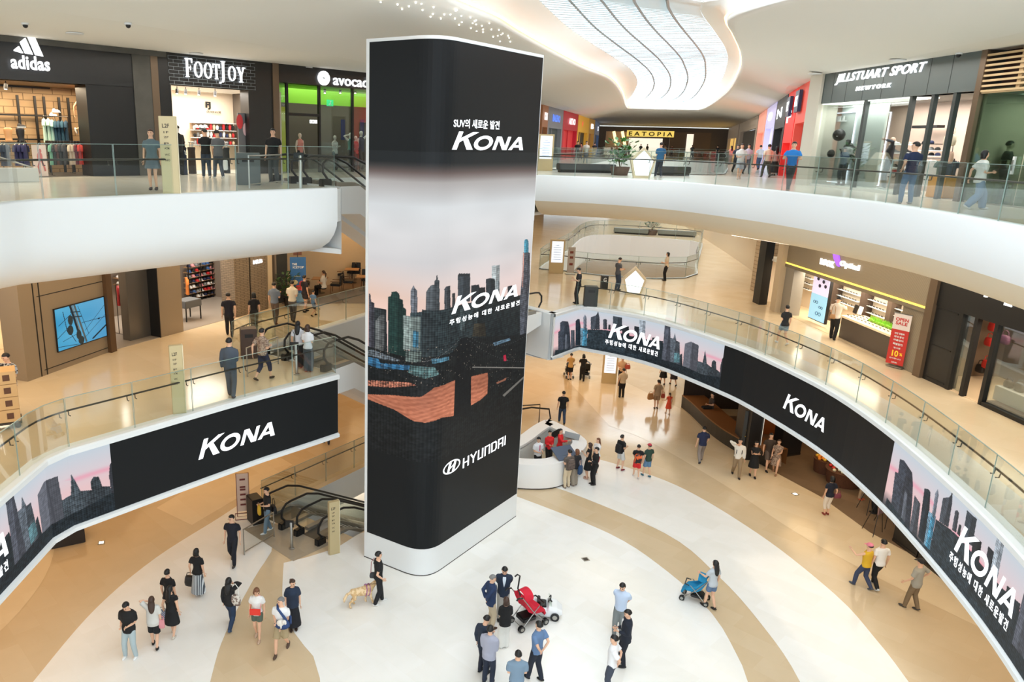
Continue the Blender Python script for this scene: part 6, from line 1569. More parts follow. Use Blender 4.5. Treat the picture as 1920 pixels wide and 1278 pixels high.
sl, zl = AW.hit(595, 147); sr, zr = AW.hit(617, 147); c_, z_, r_ = (sl + sr) / 2, (AW.hit(606, 133)[1] + AW.hit(606, 160)[1]) / 2, (AW.hit(606, 133)[1] - AW.hit(606, 160)[1]) / 2
vs, fs = [], []
for (c0, c1) in ((-.35, .55), (.65, 1.7), (1.8, 2.6), (2.7, 4.4), (4.5, 5.85)):
 b_ = len(vs); vs.append((.12 * math.cos((c0 + c1) / 2), .12 * math.sin((c0 + c1) / 2))); arc = [(math.cos(a), math.sin(a)) for a in np.linspace(c0, c1, 8)]; vs += arc
 fs.append(tuple(range(b_, b_ + 9)))
letters_on(AW, '', c_, z_, 1, M_SIGNW, 'round_logo', t, .06, G=([(v[0] * (sr - sl) / 2, v[1] * r_) for v in vs], fs))
sign(WL3, glyphs('avocado', 1, .012), (624, 147), (702, 158), 20, M_SIGNW, .04, t, -.05)
D_AV = 3.4
shop_shell('dim grey interior of the green-banded sports shop', WL3, a1, e1, Z3, zt, D_AV, mat('dim_grey_wall', (92, 84, 76), .7), mat('shop_floor_grey', (120, 116, 108), .35), mat('green_ceiling', (110, 170, 40), .6), 90, (1, .95, .85))
b = MB(); b.wbox(WL3, a1 + .1, e1, WL3.hit(600, 196, 1.6)[1], WL3.hit(600, 160, 1.6)[1], 1.6, 1.7); b.build('green_band', mat('green_band', (118, 184, 44), .5, emit=.35), t)
b = MB(); b.wbox(WL3, WL3.hit(526, 250, 1.0)[0], WL3.hit(538, 250, 1.0)[0], Z3, WL3.hit(530, 200, 1)[1], 1.0, 1.1); b.build('yellow_green_panel', mat('olive_lit_panel', (150, 158, 40), .5, emit=.3), t)
for k, x in enumerate((608, 637, 665)):
 s, z = WL3.hit(x, 178, 1.5); spot(WL3.pt(s, z + .35, 1.45), '%s grey spotlight hanging before the green band' % ['left', 'middle', 'right'][k], m=mat('grey_lamp', (90, 94, 92), .5))
q = thing('exit_sign', 'small green exit sign with a running figure under the green band', 'exit sign'); s, z = WL3.hit(617, 193, 1.5)
b = MB(); b.wbox(WL3, s - .18, s + .18, z - .14, z + .14, 1.4, 1.46); b.build('sign_box', mat('exit_green', (40, 190, 120), .4, emit=1.0), q)
b = MB(); b.ell(WL3.pt(s + .02, z + .07, 1.39), (.025, .012, .025)); b.tube([WL3.pt(s, z + .04, 1.39), WL3.pt(s - .02, z - .03, 1.39), WL3.pt(s - .09, z - .08, 1.39)], .014, 5); b.tube([WL3.pt(s - .02, z - .03, 1.39), WL3.pt(s + .05, z - .09, 1.39)], .014, 5); b.build('running_figure', M_WHITE, q)
sign(WL3, glyphs('COCOON', 1, .03), (580, 228), (594, 228), 7, M_SIGNW, .02, t, 1.2)
MN = [(563, 322, 1.72, 'pale', (224, 150, 140), 'pink top behind the glass door', (232, 214, 200), ('down', 'down')), (628, 322, 1.66, 'grey', (190, 190, 184), 'crossed arms in the shop window', (206, 204, 196), ('cross', 'cross')), (657, 320, 1.80, 'white', (90, 150, 140), 'teal top with hand on hip in the shop window', (226, 224, 220), ('waist', 'up')), (667, 322, 1.66, 'white', (206, 84, 90), 'red top in the shop window', (226, 224, 220), ('down', 'down')), (677, 318, 1.9, 'white', (50, 62, 92), 'navy top with one raised arm in the shop window', (226, 224, 220), ('up', 'down'))]
for x, y, h, nm, c, d, tn, ar in MN:
 person(0, 0, 0, h, math.degrees(WL3.yaw()) + 180, '%s mannequin with %s' % (nm, d), (c, 'tank'), ((60, 62, 66), 'pants'), hair=None, arms=ar, cat='mannequin', name='mannequin', tone=tn, fem=True, shoes=None, pos=WL3.pt(WL3.hit(x, 300, .9)[0], Z3, .9))
for k, x in enumerate((640, 676)):
 s0_, s1_ = WL3.hit(x, 240, 1.3)[0], WL3.hit(x + 7, 240, 1.3)[0]; b = MB(); b.wbox(WL3, s0_, s1_, WL3.hit(x, 262, 1.3)[1], WL3.hit(x, 224, 1.3)[1], 1.3, 1.34)
 tag(b.build('hanging_banner', mat('navy_banner', (40, 52, 100), .6, emit=.1)), 'narrow navy banner hanging %s of the white mannequins' % ['left', 'right'][k], 'banner')
# third-level left wall continues; further shops beyond the tower
FL = Ribbon([(-6.5, 33.1), (0, 44.5), (9.5, 62.4), (12.9, 72.2), (15.8, 80.2), (19.5, 92.4), (22.2, 99.6), (26.7, 117)])
FR = Ribbon([(16.6, 33.3), (18.9, 39.8), (21.8, 47.7), (27.6, 63), (36.8, 87.4), (44, 110), (50, 128)])
struct(profile_skin('wall_left', [(-16.5, 23)] + [tuple(p) for p in FL.p], [(5.2, Z3), (5.2, 16.59)], mat('dim_wall', (120, 112, 100), .7), smooth=False))
struct(profile_skin('wall_right', [tuple(p) for p in FR.p][::-1] + [(17.25, 19), (17.4, 10)], [(5.2, Z3), (5.2, 16.59)], mat('dim_wall', (120, 112, 100), .7), smooth=False))
def far_shop(rb, x0, x1, yb, side, label, facade, inner, sgn=None, smat=None, sm=None, ztop=.62, emit_in=0.0):
 """a distant shop: facade frame round a recessed front, sign above; side -1 = left gallery, +1 = right"""
 s0 = rb.hit(x0, yb)[0]; s1 = rb.hit(x1, yb)[0]
 if s0 > s1: s0, s1 = s1, s0
 t = thing('storefront', label, 'shop front')
 off = (lambda d: d) if side < 0 else (lambda d: -d)
 zm = Z3 + 4.5 * ztop; w = s1 - s0
 def bx(a, b_, za, zb, d0, d1, m, nm):
  q = MB(); q.add([rb.at(s, z, off(d)) for z in (za, zb) for s, d in ((a, d0), (b_, d0), (b_, d1), (a, d1))], [(0, 3, 2, 1), (4, 5, 6, 7), (0, 1, 5, 4), (1, 2, 6, 5), (2, 3, 7, 6), (3, 0, 4, 7)]); return q.build(nm, m, t)
 bx(s0, s1, zm, 16.6, 0, .4, facade, 'fascia'); bx(s0, s0 + w * .08, Z3, zm, 0, .4, facade, 'pier'); bx(s1 - w * .08, s1, Z3, zm, 0, .4, facade, 'pier')
 bx(s0 + w * .08, s1 - w * .08, Z3, zm, .38, .45, inner, 'recessed_front')
 bx(s0 + w * .49, s0 + w * .51, Z3, zm, .30, .38, facade, 'mullion')
 if sgn:
  G = glyphs(sgn, 1, .04); hh = .6; sw = min(w * .5, 4)
  vs, fs = fitted(G, sw, hh); sg = 1 if side < 0 else -1
  q = MB(); q.add([rb.at((s0 + s1) / 2 + sg * u, (zm + 16.6) / 2 + v, off(-.06)) for u, v in vs], fs); q.build('lettering', smat or M_SIGNW, t)
 return t
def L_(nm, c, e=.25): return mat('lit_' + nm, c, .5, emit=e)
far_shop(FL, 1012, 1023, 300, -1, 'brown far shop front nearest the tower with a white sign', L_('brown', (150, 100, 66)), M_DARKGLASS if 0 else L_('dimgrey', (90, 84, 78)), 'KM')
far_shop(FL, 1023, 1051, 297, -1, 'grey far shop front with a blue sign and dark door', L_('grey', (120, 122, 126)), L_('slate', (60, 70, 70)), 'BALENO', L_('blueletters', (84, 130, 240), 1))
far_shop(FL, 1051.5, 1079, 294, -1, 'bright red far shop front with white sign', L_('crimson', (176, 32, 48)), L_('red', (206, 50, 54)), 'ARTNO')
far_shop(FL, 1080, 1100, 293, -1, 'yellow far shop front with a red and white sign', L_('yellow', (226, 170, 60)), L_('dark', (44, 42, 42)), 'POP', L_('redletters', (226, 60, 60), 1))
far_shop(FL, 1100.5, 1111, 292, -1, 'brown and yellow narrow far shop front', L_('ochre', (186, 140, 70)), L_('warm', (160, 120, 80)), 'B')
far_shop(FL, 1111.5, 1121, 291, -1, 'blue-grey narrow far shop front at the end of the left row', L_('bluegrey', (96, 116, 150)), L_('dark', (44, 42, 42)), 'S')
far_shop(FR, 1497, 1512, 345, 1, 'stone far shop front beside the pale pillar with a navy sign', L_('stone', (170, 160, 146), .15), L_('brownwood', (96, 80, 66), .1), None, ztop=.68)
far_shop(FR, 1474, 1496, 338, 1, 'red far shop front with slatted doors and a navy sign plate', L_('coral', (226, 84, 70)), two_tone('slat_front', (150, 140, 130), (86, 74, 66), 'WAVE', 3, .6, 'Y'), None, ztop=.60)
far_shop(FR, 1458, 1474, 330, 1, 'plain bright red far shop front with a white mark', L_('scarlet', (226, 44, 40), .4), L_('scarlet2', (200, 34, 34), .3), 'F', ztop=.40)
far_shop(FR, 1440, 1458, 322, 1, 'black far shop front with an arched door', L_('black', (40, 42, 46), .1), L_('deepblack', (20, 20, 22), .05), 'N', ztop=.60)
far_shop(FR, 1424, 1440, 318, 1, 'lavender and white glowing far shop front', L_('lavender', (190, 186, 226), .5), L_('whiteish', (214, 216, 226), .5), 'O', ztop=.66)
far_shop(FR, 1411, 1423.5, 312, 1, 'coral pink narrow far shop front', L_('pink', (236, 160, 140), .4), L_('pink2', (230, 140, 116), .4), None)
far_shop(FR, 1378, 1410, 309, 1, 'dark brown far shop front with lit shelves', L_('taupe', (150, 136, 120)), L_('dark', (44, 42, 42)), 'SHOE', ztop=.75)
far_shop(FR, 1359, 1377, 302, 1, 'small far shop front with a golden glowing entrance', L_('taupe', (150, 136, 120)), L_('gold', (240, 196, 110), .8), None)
for k, (x, y, sgn) in enumerate(((1485, 200, 'DEPT.'), (1502, 190, 'BUCK'))):
 s, z = FR.hit(x, y); q = thing('projecting_sign', ['navy plate sign with white letters on the red far shop', 'navy and white plate sign on the stone far shop'][k], 'sign'); b = MB()
 pA, pB = FR.at(s, z, .35), FR.at(s, z, -.15); w_ = 1.5
 b.add([FR.at(s - w_ / 2, z - .5, .2), FR.at(s + w_ / 2, z - .5, .2), FR.at(s + w_ / 2, z + .5, .2), FR.at(s - w_ / 2, z + .5, .2), FR.at(s - w_ / 2, z - .5, .05), FR.at(s + w_ / 2, z - .5, .05), FR.at(s + w_ / 2, z + .5, .05), FR.at(s - w_ / 2, z + .5, .05)], [(0, 1, 2, 3), (7, 6, 5, 4), (0, 4, 5, 1), (1, 5, 6, 2), (2, 6, 7, 3), (3, 7, 4, 0)]); b.build('plate', mat('navy_plate', (36, 50, 84), .4), q)
 vs, fs = fitted(glyphs(sgn, 1, .05), w_ * .8, .5); b = MB(); b.add([FR.at(s - u, z + v, .22) for u, v in vs], fs); b.build('lettering', M_SIGNW, q)
# food hall end wall with the yellow letter sign
WE = Wall((25, 118), (52, 118)); t = thing('food_hall_front', 'dark food hall front across the end of the gallery with a yellow sign', 'shop front')
zc = lambda y: WE.hit(1240, y)[1]
b = MB(); b.wbox(WE, 0, WE.L, zc(250) + 1.0, 16.7, -.2, .6); b.build('header', M_CEIL, t)
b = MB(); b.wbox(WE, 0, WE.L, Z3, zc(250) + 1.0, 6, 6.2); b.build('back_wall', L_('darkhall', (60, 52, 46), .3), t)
b = MB(); b.wbox(WE, WE.hit(1186, 260)[0], WE.hit(1262, 260)[0], Z3, WE.hit(1240, 259)[1], 5, 5.2); b.build('bright_entrance', L_('hallwhite', (246, 236, 222), 1.0), t)
b = MB(); b.wbox(WE, WE.hit(1176, 250)[0], WE.hit(1264, 250)[0], WE.hit(1220, 256.5)[1], WE.hit(1220, 245)[1], 0, .2); b.build('sign_board', L_('signyellow', (244, 214, 110), .9), t)
sign(WE, glyphs('E A T O P I A', 1, .02), (1179, 250.5), (1261, 251.5), 8, mat('sign_dark', (60, 54, 44), .5), .05, t, -.05)
for x in (1154, 1170):
 b = MB(); b.tube([WE.pt(WE.hit(x, 246)[0], WE.hit(x, 246)[1], 1), WE.pt(WE.hit(x + 5, 272)[0], WE.hit(x + 5, 272)[1], 1)], .22, 4); b.build('slanting_light', L_('barlight', (255, 226, 160), 2.0), t)
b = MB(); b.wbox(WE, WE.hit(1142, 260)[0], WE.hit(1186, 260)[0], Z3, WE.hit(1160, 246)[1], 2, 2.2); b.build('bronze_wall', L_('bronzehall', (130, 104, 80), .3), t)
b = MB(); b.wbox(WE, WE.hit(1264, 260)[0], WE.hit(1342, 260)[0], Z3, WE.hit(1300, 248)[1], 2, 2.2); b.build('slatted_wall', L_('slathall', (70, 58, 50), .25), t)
b = MB(); b.wbox(WE, WE.hit(1296, 260)[0], WE.hit(1308, 260)[0], Z3, WE.hit(1300, 251)[1], 1.8, 2.0); b.build('lit_bay', L_('hallwhite', (246, 236, 222), 1.0), t)
# ------------------------------------------------ third level, right: grey sport shop
t = thing('storefront', 'grey panelled sport shop front with white slanted sign', 'shop front')
s0, s1 = sx(WR3, 1533, 250), sx(WR3, 1828, 250)
b = MB(); b.wbox(WR3, sx(WR3, 1511, 250), s0, Z3, 16.6, -.15, .7); b.build('pale_pillar', mat('pale_stone', (206, 200, 186), .5), t)
zA = sz(WR3, 1545, 187)
b = MB(); b.wbox(WR3, s0, s1, zA - .15, 16.6, -.05, .5); b.build('fascia', M_GREYPANEL, t)
for x in (1548, 1565, 1590, 1622, 1657, 1699, 1742, 1782):
 s = sx(WR3, x, 160); b = MB(); b.wbox(WR3, s - .01, s + .01, zA - .15, 16.6, -.056, -.05); b.build('panel_joint', mat('joint_dark', (52, 58, 58), .5), t)
sign(WR3, glyphs('JILLSTUART SPORT', 1, .012, shear=.25, spacing=1.08), (1569, 146), (1737, 132), 22, M_SIGNW, .04, t, -.05)
sign(WR3, glyphs('NEWYORK', 1, .01, spacing=1.6, shear=.2), (1607, 166), (1672, 160), 8, M_SIGNW, .05, t, -.05)
s_b = sx(WR3, 1612, 250); s_c = sx(WR3, 1697, 250)
D_JS = 3.0
shop_shell('pale interior of the grey sport shop', WR3, s_b, s1, Z3, zA - .15, D_JS, mat('blush_wall', (206, 184, 170), .6), mat('pale_shop_floor', (204, 196, 184), .3), mat('dim_ceiling', (150, 146, 140), .7), 220, (1, .94, .86), ext=(3.6, 0))
b = MB(); b.wbox(WR3, s0, s_b, Z3, zA, .9, 1.0); b.build('window_back', mat('pale_grey_back', (176, 184, 180), .5), t)
b = MB(); b.wbox(WR3, s0, s_c, zA - .2, zA - .16, .02, 1.0); b.build('window_light_panel', mat('soft_white_light', (244, 248, 242), .5, emit=1.3), t)
area('window_fill_light', WR3.pt((s0 + s_c) / 2, zA - .3, .5), (s_c - s0) * .9, .6, 70, (1, 1, .96), rot=(0, 0, WR3.yaw()))  # added fill light, brightens the window display
b = MB(); b.wbox(WR3, s0, s_c, Z3 + .0, Z3 + .1, -.02, 1.0); b.build('display_plinth', mat('light_plinth', (206, 206, 198), .5), t)
for x in (1614, 1698, 1738, 1778):
 s = sx(WR3, x, 250); b = MB(); b.wbox(WR3, s - .07, s + .07, Z3, zA - .15, -.03, .12); b.build('mullion', mat('grey_mullion', (66, 72, 72), .4), t)
b = MB(); b.wbox(WR3, s0 + .05, s_b, Z3 + .1, zA - .2, .03, .05); b.build('glass_pane', M_SHOPGLASS, t)
b = MB(); b.wbox(WR3, s_b + .05, s_c, Z3 + .1, zA - .2, .03, .05); b.build('glass_pane', M_SHOPGLASS, t)
for x0, x1, dd in ((1545, 1597, .86), (1614, 1660, 1.1)):
 q = thing('neon_frame', ['white neon frame round the pale window back wall', 'white neon frame further inside the sport shop window'][dd > 1], 'light frame'); sa, sb = WR3.hit(x0, 270, dd)[0], WR3.hit(x1, 270, dd)[0]; za, zb = Z3 + .18, WR3.hit((x0 + x1) / 2, 212, dd)[1]
 b = MB(); b.tube([WR3.pt(sa, za, dd), WR3.pt(sa, zb, dd), WR3.pt(sb, zb, dd), WR3.pt(sb, za, dd)], .03, 6, closed=True); b.build('tube', M_LEDW, q)
sign(WR3, glyphs('JILL', 1, .03, shear=.1), (1565, 225), (1588, 224), 13, M_WHITE, .03, t, .85)
q = person(0, 0, 0, 1.8, 110, 'black mannequin in grey sweatshirt carrying a puffy patterned jacket', ((146, 150, 150), 'loose'), ((62, 66, 68), 'pants'), hair='short', cat='mannequin', name='mannequin', tone=(40, 40, 42), arms=('hold', 'strap'), pos=WR3.pt(WR3.hit(1572, 350, .35)[0], Z3 + .1, .45))
q2 = thing('puffy_jacket', 'puffy black and grey patterned jacket on the window mannequin shoulder', 'jacket', at_person(q, 0, -.22, 1.22)); g = MB()
for i in range(16): g.ell((random.uniform(-.2, .2), random.uniform(-.16, .16), random.uniform(-.35, .35)), (.15, .14, .13), 8, 6)
mesh_obj('jacket_body', voxel_mesh(g, .03, 1), M_CAMO, q2)
s, z = WR3.hit(1573, 253, .4); q2 = thing('balloon', 'round black ball with a white curved line in the window', 'ball', WR3.pt(s, z, .4)); b = MB(); b.ell((0, 0, 0), (.24, .24, .24), 20, 14); b.build('ball', M_BLACK, q2, smooth='all')
b = MB(); b.tube([(-.235 * math.cos(a), -.17 + .0 * a, -.02 - .05 * math.sin(a)) for a in np.linspace(.7, 2.4, 8)], .014, 6); b.build('curved_line', M_WHITE, q2)
b = MB(); b.tube([(0, 0, -.23), (0, .02, -.5), (.03, 0, -1.0)], .012, 5); b.build('string', M_STEEL, q2)
q2 = thing('balloon', 'smaller black ball beside the window mannequin', 'ball', WR3.pt(*WR3.hit(1558, 288, .4), .4)); b = MB(); b.ell((0, 0, 0), (.15, .15, .17), 16, 10); b.build('ball', M_BLACK, q2, smooth='all')
q = person(0, 0, 0, 1.9, 60, 'tall slim mannequin in dark leggings leaning in the second window', ((44, 46, 58), 'long'), ((44, 46, 58), 'pants'), hair=None, cat='mannequin', name='mannequin', tone=(206, 170, 150), arms=('up', 'down'), fem=True, pos=WR3.pt(WR3.hit(1658, 352, .7)[0], Z3 + .1, .7), shoes=(210, 210, 206))
# shoe shelves
sh = thing('shoe_shelves', 'white shoe shelves on the wall of the grey sport shop', 'shelf')
rows = [(268, 'top'), (284, 'second'), (298, 'third'), (311, 'fourth'), (322, 'fifth')]
pr_shoe = {}
for r, (yy, rn) in enumerate(rows):
 for k, (xa, xb) in enumerate(((1616, 1632), (1640, 1655), (1672, 1684), (1690, 1708))):
  dd = 1.9; sa, z = WR3.hit(xa, yy + 3, dd); sb = WR3.hit(xb, yy + 3, dd)[0]
  b = MB(); b.wbox(WR3, sa, sb, z - .02, z, dd - .12, dd + .12); b.build('shelf_board', M_WHITE, sh)
  nm = ['grey', 'black', 'white', 'beige', 'red'][(r * 3 + k) % 5]
  for j in range(2):
   s = sa + (sb - sa) * (.28 + .44 * j); lab = '%s trainer on the %s shelf of shoe bay %s' % (nm, rn, ['one', 'two', 'three', 'four'][k])
   if nm not in pr_shoe:
    q = thing('trainer', lab, 'shoe', WR3.pt(s, z, dd), WR3.yaw() + .3, lab.replace('trainer', 'trainers')); b = MB(); b.ell((0, 0, .055), (.15, .055, .05)); b.ell((-.07, 0, .10), (.06, .05, .05)); b.build('upper', cl(*COLN[nm]), q, smooth='all')
    b = MB(); b.box((0, 0, .015), (.30, .11, .03)); b.build('sole', cl(232, 232, 230), q); pr_shoe[nm] = q
   else: dup(pr_shoe[nm], WR3.pt(s, z, dd), WR3.yaw() + .3, lab, lab.replace('trainer', 'trainers'))
cs_ = thing('cap_shelves', 'dark shelves with caps at the back of the grey sport shop', 'shelf')
for r, (yy, rn) in enumerate(((269, 'top'), (281, 'middle'), (291, 'lower'))):
 dd = 2.4; sa, z = WR3.hit(1722, yy, dd); sb = WR3.hit(1762, yy, dd)[0]; b = MB(); b.wbox(WR3, sa, sb, z - .03, z, dd - .15, dd + .2); b.build('shelf_board', M_WHITE if r else M_BLACK, cs_)
 for j in range(3 if r else 2):
  s = sa + (sb - sa) * (.3 + .3 * j); nm = ['black', 'navy', 'grey'][(r + j) % 3]; lab = '%s cap on the %s cap shelf of the grey sport shop' % (nm, rn)
  cap(WR3.pt(s, z, dd), WR3.yaw(), nm, lab, lab.replace('cap on', 'caps on'))
s, z = WR3.hit(1743, 234, 2.6); b = MB(); b.wbox(WR3, s - .7, s + .7, z - .12, z - .02, 2.4, 2.7); tag(b.build('wall_rack', M_BLACK), 'black wall bracket above the caps', 'rack')
s, z = WR3.hit(1781, 262, 1.0); soft_bag('drawstring_bag', 'cream triangular drawstring bag in the sport shop window', 'bag', WR3.pt(s, z - .2, 1.0), WR3.yaw(), (.5, .14, .42), cl(226, 214, 190), .25, taper=.25)
s, z = WR3.hit(1778, 292, 1.0); soft_bag('tote_bag', 'pink-beige tote bag with dark handles in the sport shop window', 'bag', WR3.pt(s, z - .25, 1.0), WR3.yaw(), (.42, .14, .4), cl(206, 176, 156), .35, M_BLACK)
for k, (x, c, nm) in enumerate(((1733, (206, 160, 152), 'dusty pink'), (1741, (226, 224, 222), 'white'), (1749, (226, 224, 222), 'white'), (1772, (90, 110, 96), 'green'), (1784, (70, 84, 100), 'slate'))):
 s, z = WR3.hit(x, 300, 1.2); garment(WR3, s, z, 1.2, cl(*c), .42, .9, label='%s top hanging near the sport shop doorway' % nm, group='%s tops near the doorway' % nm, turn=1.2)
rail(WR3, WR3.hit(1728, 298, 1.2)[0], WR3.hit(1790, 298, 1.2)[0], WR3.hit(1760, 297, 1.2)[1], 1.2, Z3, 'rail with white, pink and green tops near the sport shop doorway')
s, _ = WR3.hit(1758, 366, .4); b = MB(); b.wbox(WR3, s - .45, s + .35, Z3 + .02, Z3 + .75, .3, .7); tag(b.build('display_box', mat('orange_box', (222, 160, 70), .6), bevel=.01), 'square orange box at the sport shop doorway', 'box')
# brown pilaster, slatted grille and green glass front
t = thing('storefront', 'green-tinted glass shop front under a pale wooden grille', 'shop front')
b = MB(); b.wbox(WR3, s1, sx(WR3, 1838, 150), Z3, 16.6, -.12, .7); b.build('bronze_pilaster', M_BRONZE, t)
sg0, sg1 = sx(WR3, 1838, 150), WR3.L; zg = sz(WR3, 1850, 172)
M_GRILLE = mat('pale_wood', (206, 178, 136), .6)
for k in range(8):
 z = zg + .02 + (16.5 - zg) * k / 7.6; b = MB(); b.wbox(WR3, sg0, sg1, z - .03, z + .03, -.1, -.02); b.build('grille_slat', M_GRILLE, t)
k = 0
while sg0 + .15 + k * 1.35 < sg1:
 s = sg0 + .15 + k * 1.35; b = MB(); b.wbox(WR3, s - .07, s + .07, zg, 16.6, -.02, .1); b.build('grille_post', M_GRILLE, t); k += 1
b = MB(); b.wbox(WR3, sg0, sg1, zg, 16.6, .5, .6); b.build('dark_backing', mat('dark_red_brown', (60, 36, 30), .7), t)
for a_, b_ in ((sg0, sg0 + 2.2), (sg0 + 2.25, sg0 + 4.2), (sg0 + 4.25, sg1)):
 b = MB(); b.wbox(WR3, a_, b_, Z3 + .05, zg - .03, 0, .02); b.build('glass_pane', M_DARKGLASS, t)
b = MB(); b.wbox(WR3, sg0, sg1, zg - .05, zg + .02, -.06, .1); b.build('glass_head_rail', M_GRILLE, t)
shop_shell('dark green interior behind the tinted glass', WR3, sg0, sg1, Z3, zg, 3.0, mat('dark_green_wall', (70, 104, 82), .6), mat('shop_floor_grey', (120, 116, 108), .35), mat('dark_green_ceil', (70, 84, 60), .6), 130, (.9, 1, .9))
q = thing('pull_plate', 'upright white and steel door handle on the green glass', 'door handle'); s, z = WR3.hit(1900, 310, -.05); b = MB(); b.wbox(WR3, s - .04, s + .04, z - .25, z + .25, -.08, -.03); b.build('plate', M_WHITE, q); b = MB(); b.wbox(WR3, s - .015, s + .015, z - .15, z + .15, -.11, -.08); b.build('grip', M_STEEL, q)
person(0, 0, 0, 1.86, -110, 'mannequin in dark sportswear with blue straps behind green glass', ((60, 60, 58), 'tee'), ((50, 54, 58), 'pants'), hair='short', cat='mannequin', name='mannequin', tone=(190, 170, 150), pos=WR3.pt(WR3.hit(1852, 385, .6)[0], Z3, .9))
s = WR3.hit(1886, 385, .9)[0]; q = thing('display_stand', 'pale wooden low display stand behind green glass', 'display stand', WR3.pt(s, Z3, .9), WR3.yaw()); b = MB(); b.box((0, 0, .62), (.9, .5, .05)); b.build('top', M_GRILLE, q)
for dx in (-.4, .4):
 for dy in (-.2, .2): b = MB(); b.box((dx, dy, .3), (.05, .05, .6)); b.build('leg', M_GRILLE, q)
# ------------------------------------------------ second level, right: optical shop
M_RIBBED = two_tone('ribbed_taupe_panel', (158, 146, 126), (118, 106, 88), 'WAVE', 9, .5, 'Y', .5)
t = thing('storefront', 'optical shop front with ribbed taupe fascia and violet butterfly sign', 'shop front')
s0, s1 = sx(WR2, 1450, 590), sx(WR2, 1718, 700); zf = WR2.hit(1600, 520)[1]; zt = sz(WR2, 1500, 507)
b = MB(); b.wbox(WR2, s0, s1, zt, 10.2, -.05, .5); b.build('fascia', M_RIBBED, t)
b = MB(); b.wbox(WR2, s0, s1, zt + .14, zt + .20, -.09, -.05); b.build('yellow_light_line', mat('yellow_line', (250, 214, 90), .4, emit=1.6), t)
b = MB(); b.wbox(WR2, s0, s1, zt - .0, zt + .14, -.10, .0); b.build('soffit_lip', mat('taupe_lip', (128, 116, 98), .5), t)
sl_ = sx(WR2, 1478, 590); sr_ = sx(WR2, 1702, 692)
b = MB(); b.wbox(WR2, s0, sl_, Z2, zt, -.02, .5); b.build('ribbed_pier', mat('grey_pier', (150, 144, 134), .5), t)
b = MB(); b.wbox(WR2, sx(WR2, 1690, 600), s1, Z2, zt, -.02, .5); b.build('ribbed_pier', M_RIBBED, t)
sign(WR2, glyphs('LOOK', 1, .04, width=.8), (1540, 491), (1566, 495), 12, M_SIGNW, .06, t, -.05)
sign(WR2, glyphs('Optical', 1, .03, width=.8), (1577, 496), (1613, 502), 14, M_SIGNW, .06, t, -.05)
VW = Wall(WR2.pt(0, 0, -.06)[:2], WR2.pt(1, 0, -.06)[:2])
q_ = [VW.hit(*p) for p in [(1564, 474), (1569, 472.5), (1574, 478), (1576, 488), (1575, 500), (1571, 498), (1568, 490), (1565, 484)]]; n = len(q_); b = MB(); b.add([VW.pt(s, z, 0) for s, z in q_] + [VW.pt(s, z, -.06) for s, z in q_], [tuple(range(n)), tuple(range(2 * n - 1, n - 1, -1))] + [(i, (i + 1) % n, n + (i + 1) % n, n + i) for i in range(n)]); b.build('butterfly_mark', mat('violet_lit', (140, 84, 226), .4, emit=1.2), t)
D_OP = 1.8
shop_shell('glowing cream interior of the optical shop', WR2, sl_, sr_, Z2, zt, D_OP, M_WARMWHITE, M_CREAM, M_CEIL, 220, (1, .88, .70), ext=(3.2, 0))
for x in (1556, 1615, 1668):
 s = WR2.hit(x, 570, D_OP - .4)[0]; b = MB(); b.wbox(WR2, s - .14, s + .14, Z2, zt, D_OP - .4, D_OP); b.build('dark_post', mat('umber_post', (84, 68, 58), .5), t)
rk = thing('glasses_shelves', 'backlit shelf wall for spectacles in the optical shop', 'shelf'); gproto = None; cnt = 0
names = ['top', 'second', 'third', 'fourth', 'fifth', 'sixth', 'bottom']
for r in range(7):
 z = Z2 + 2.55 - r * .27
 for bay, (xa, xb) in enumerate(((1474, 1515), (1566, 1609), (1622, 1664), (1677, 1722))):
  dd = D_OP - .15; sa, sb = WR2.hit(xa, 560, dd)[0], WR2.hit(xb, 590, dd)[0]
  b = MB(); b.wbox(WR2, sa, sb, z - .012, z, dd - .12, dd + .1); b.build('shelf_board', M_WHITE, rk)
  k = int((sb - sa) / .21)
  for j in range(k):
   s = sa + .12 + j * .21; lab = 'pair of glasses on the %s shelf, bay %s from the poster side' % (names[r], ['one', 'two', 'three', 'four'][bay])
   grp = 'glasses on the %s shelf, bay %s' % (names[r], ['one', 'two', 'three', 'four'][bay])
   if gproto is None:
    gproto = tag(None or bpy.data.objects.new('tmp', None), lab); bpy.data.objects.remove(gproto)
    b = MB()
    for sd in (-1, 1): b.ell((sd * .036, 0, .035), (.032, .006, .024), 8, 5)
    b.box((0, 0, .04), (.02, .008, .008)); b.box((-.07, .05, .04), (.006, .1, .006)); b.box((.07, .05, .04), (.006, .1, .006))
    gproto = b.build('spectacles', M_BLACK); o = gproto
   else:
    o = gproto.copy(); COL.objects.link(o)
   o.location = WR2.pt(s, z, dd - .05); o.rotation_euler = (0, 0, WR2.yaw()); tag(o, lab, 'glasses', grp); cnt += 1
PW = Wall(WR2.pt(0, 0, .35)[:2], WR2.pt(1, 0, .35)[:2])
q = thing('lightbox_poster', 'tall backlit poster of sunglasses, lilac above and blue below', 'poster'); sa, sb = PW.hit(1520, 560)[0], PW.hit(1551, 560)[0]; za, zb = PW.hit(1530, 600)[1], PW.hit(1545, 509)[1]
b = MB(); b.wbox(PW, sa - .04, sb + .04, za - .04, zb + .04, .02, .14); b.build('frame', M_BLACK, q)
zm = za + (zb - za) * .52
b = MB(); b.wbox(PW, sa, sb, zm, zb, 0, .02); b.build('lilac_picture', mat('lilac_lit', (216, 206, 232), .5, emit=.8), q)
b = MB(); b.wbox(PW, sa, sb, za, zm, 0, .02); b.build('blue_picture', mat('sky_lit', (150, 200, 226), .5, emit=.8), q)
b = MB()
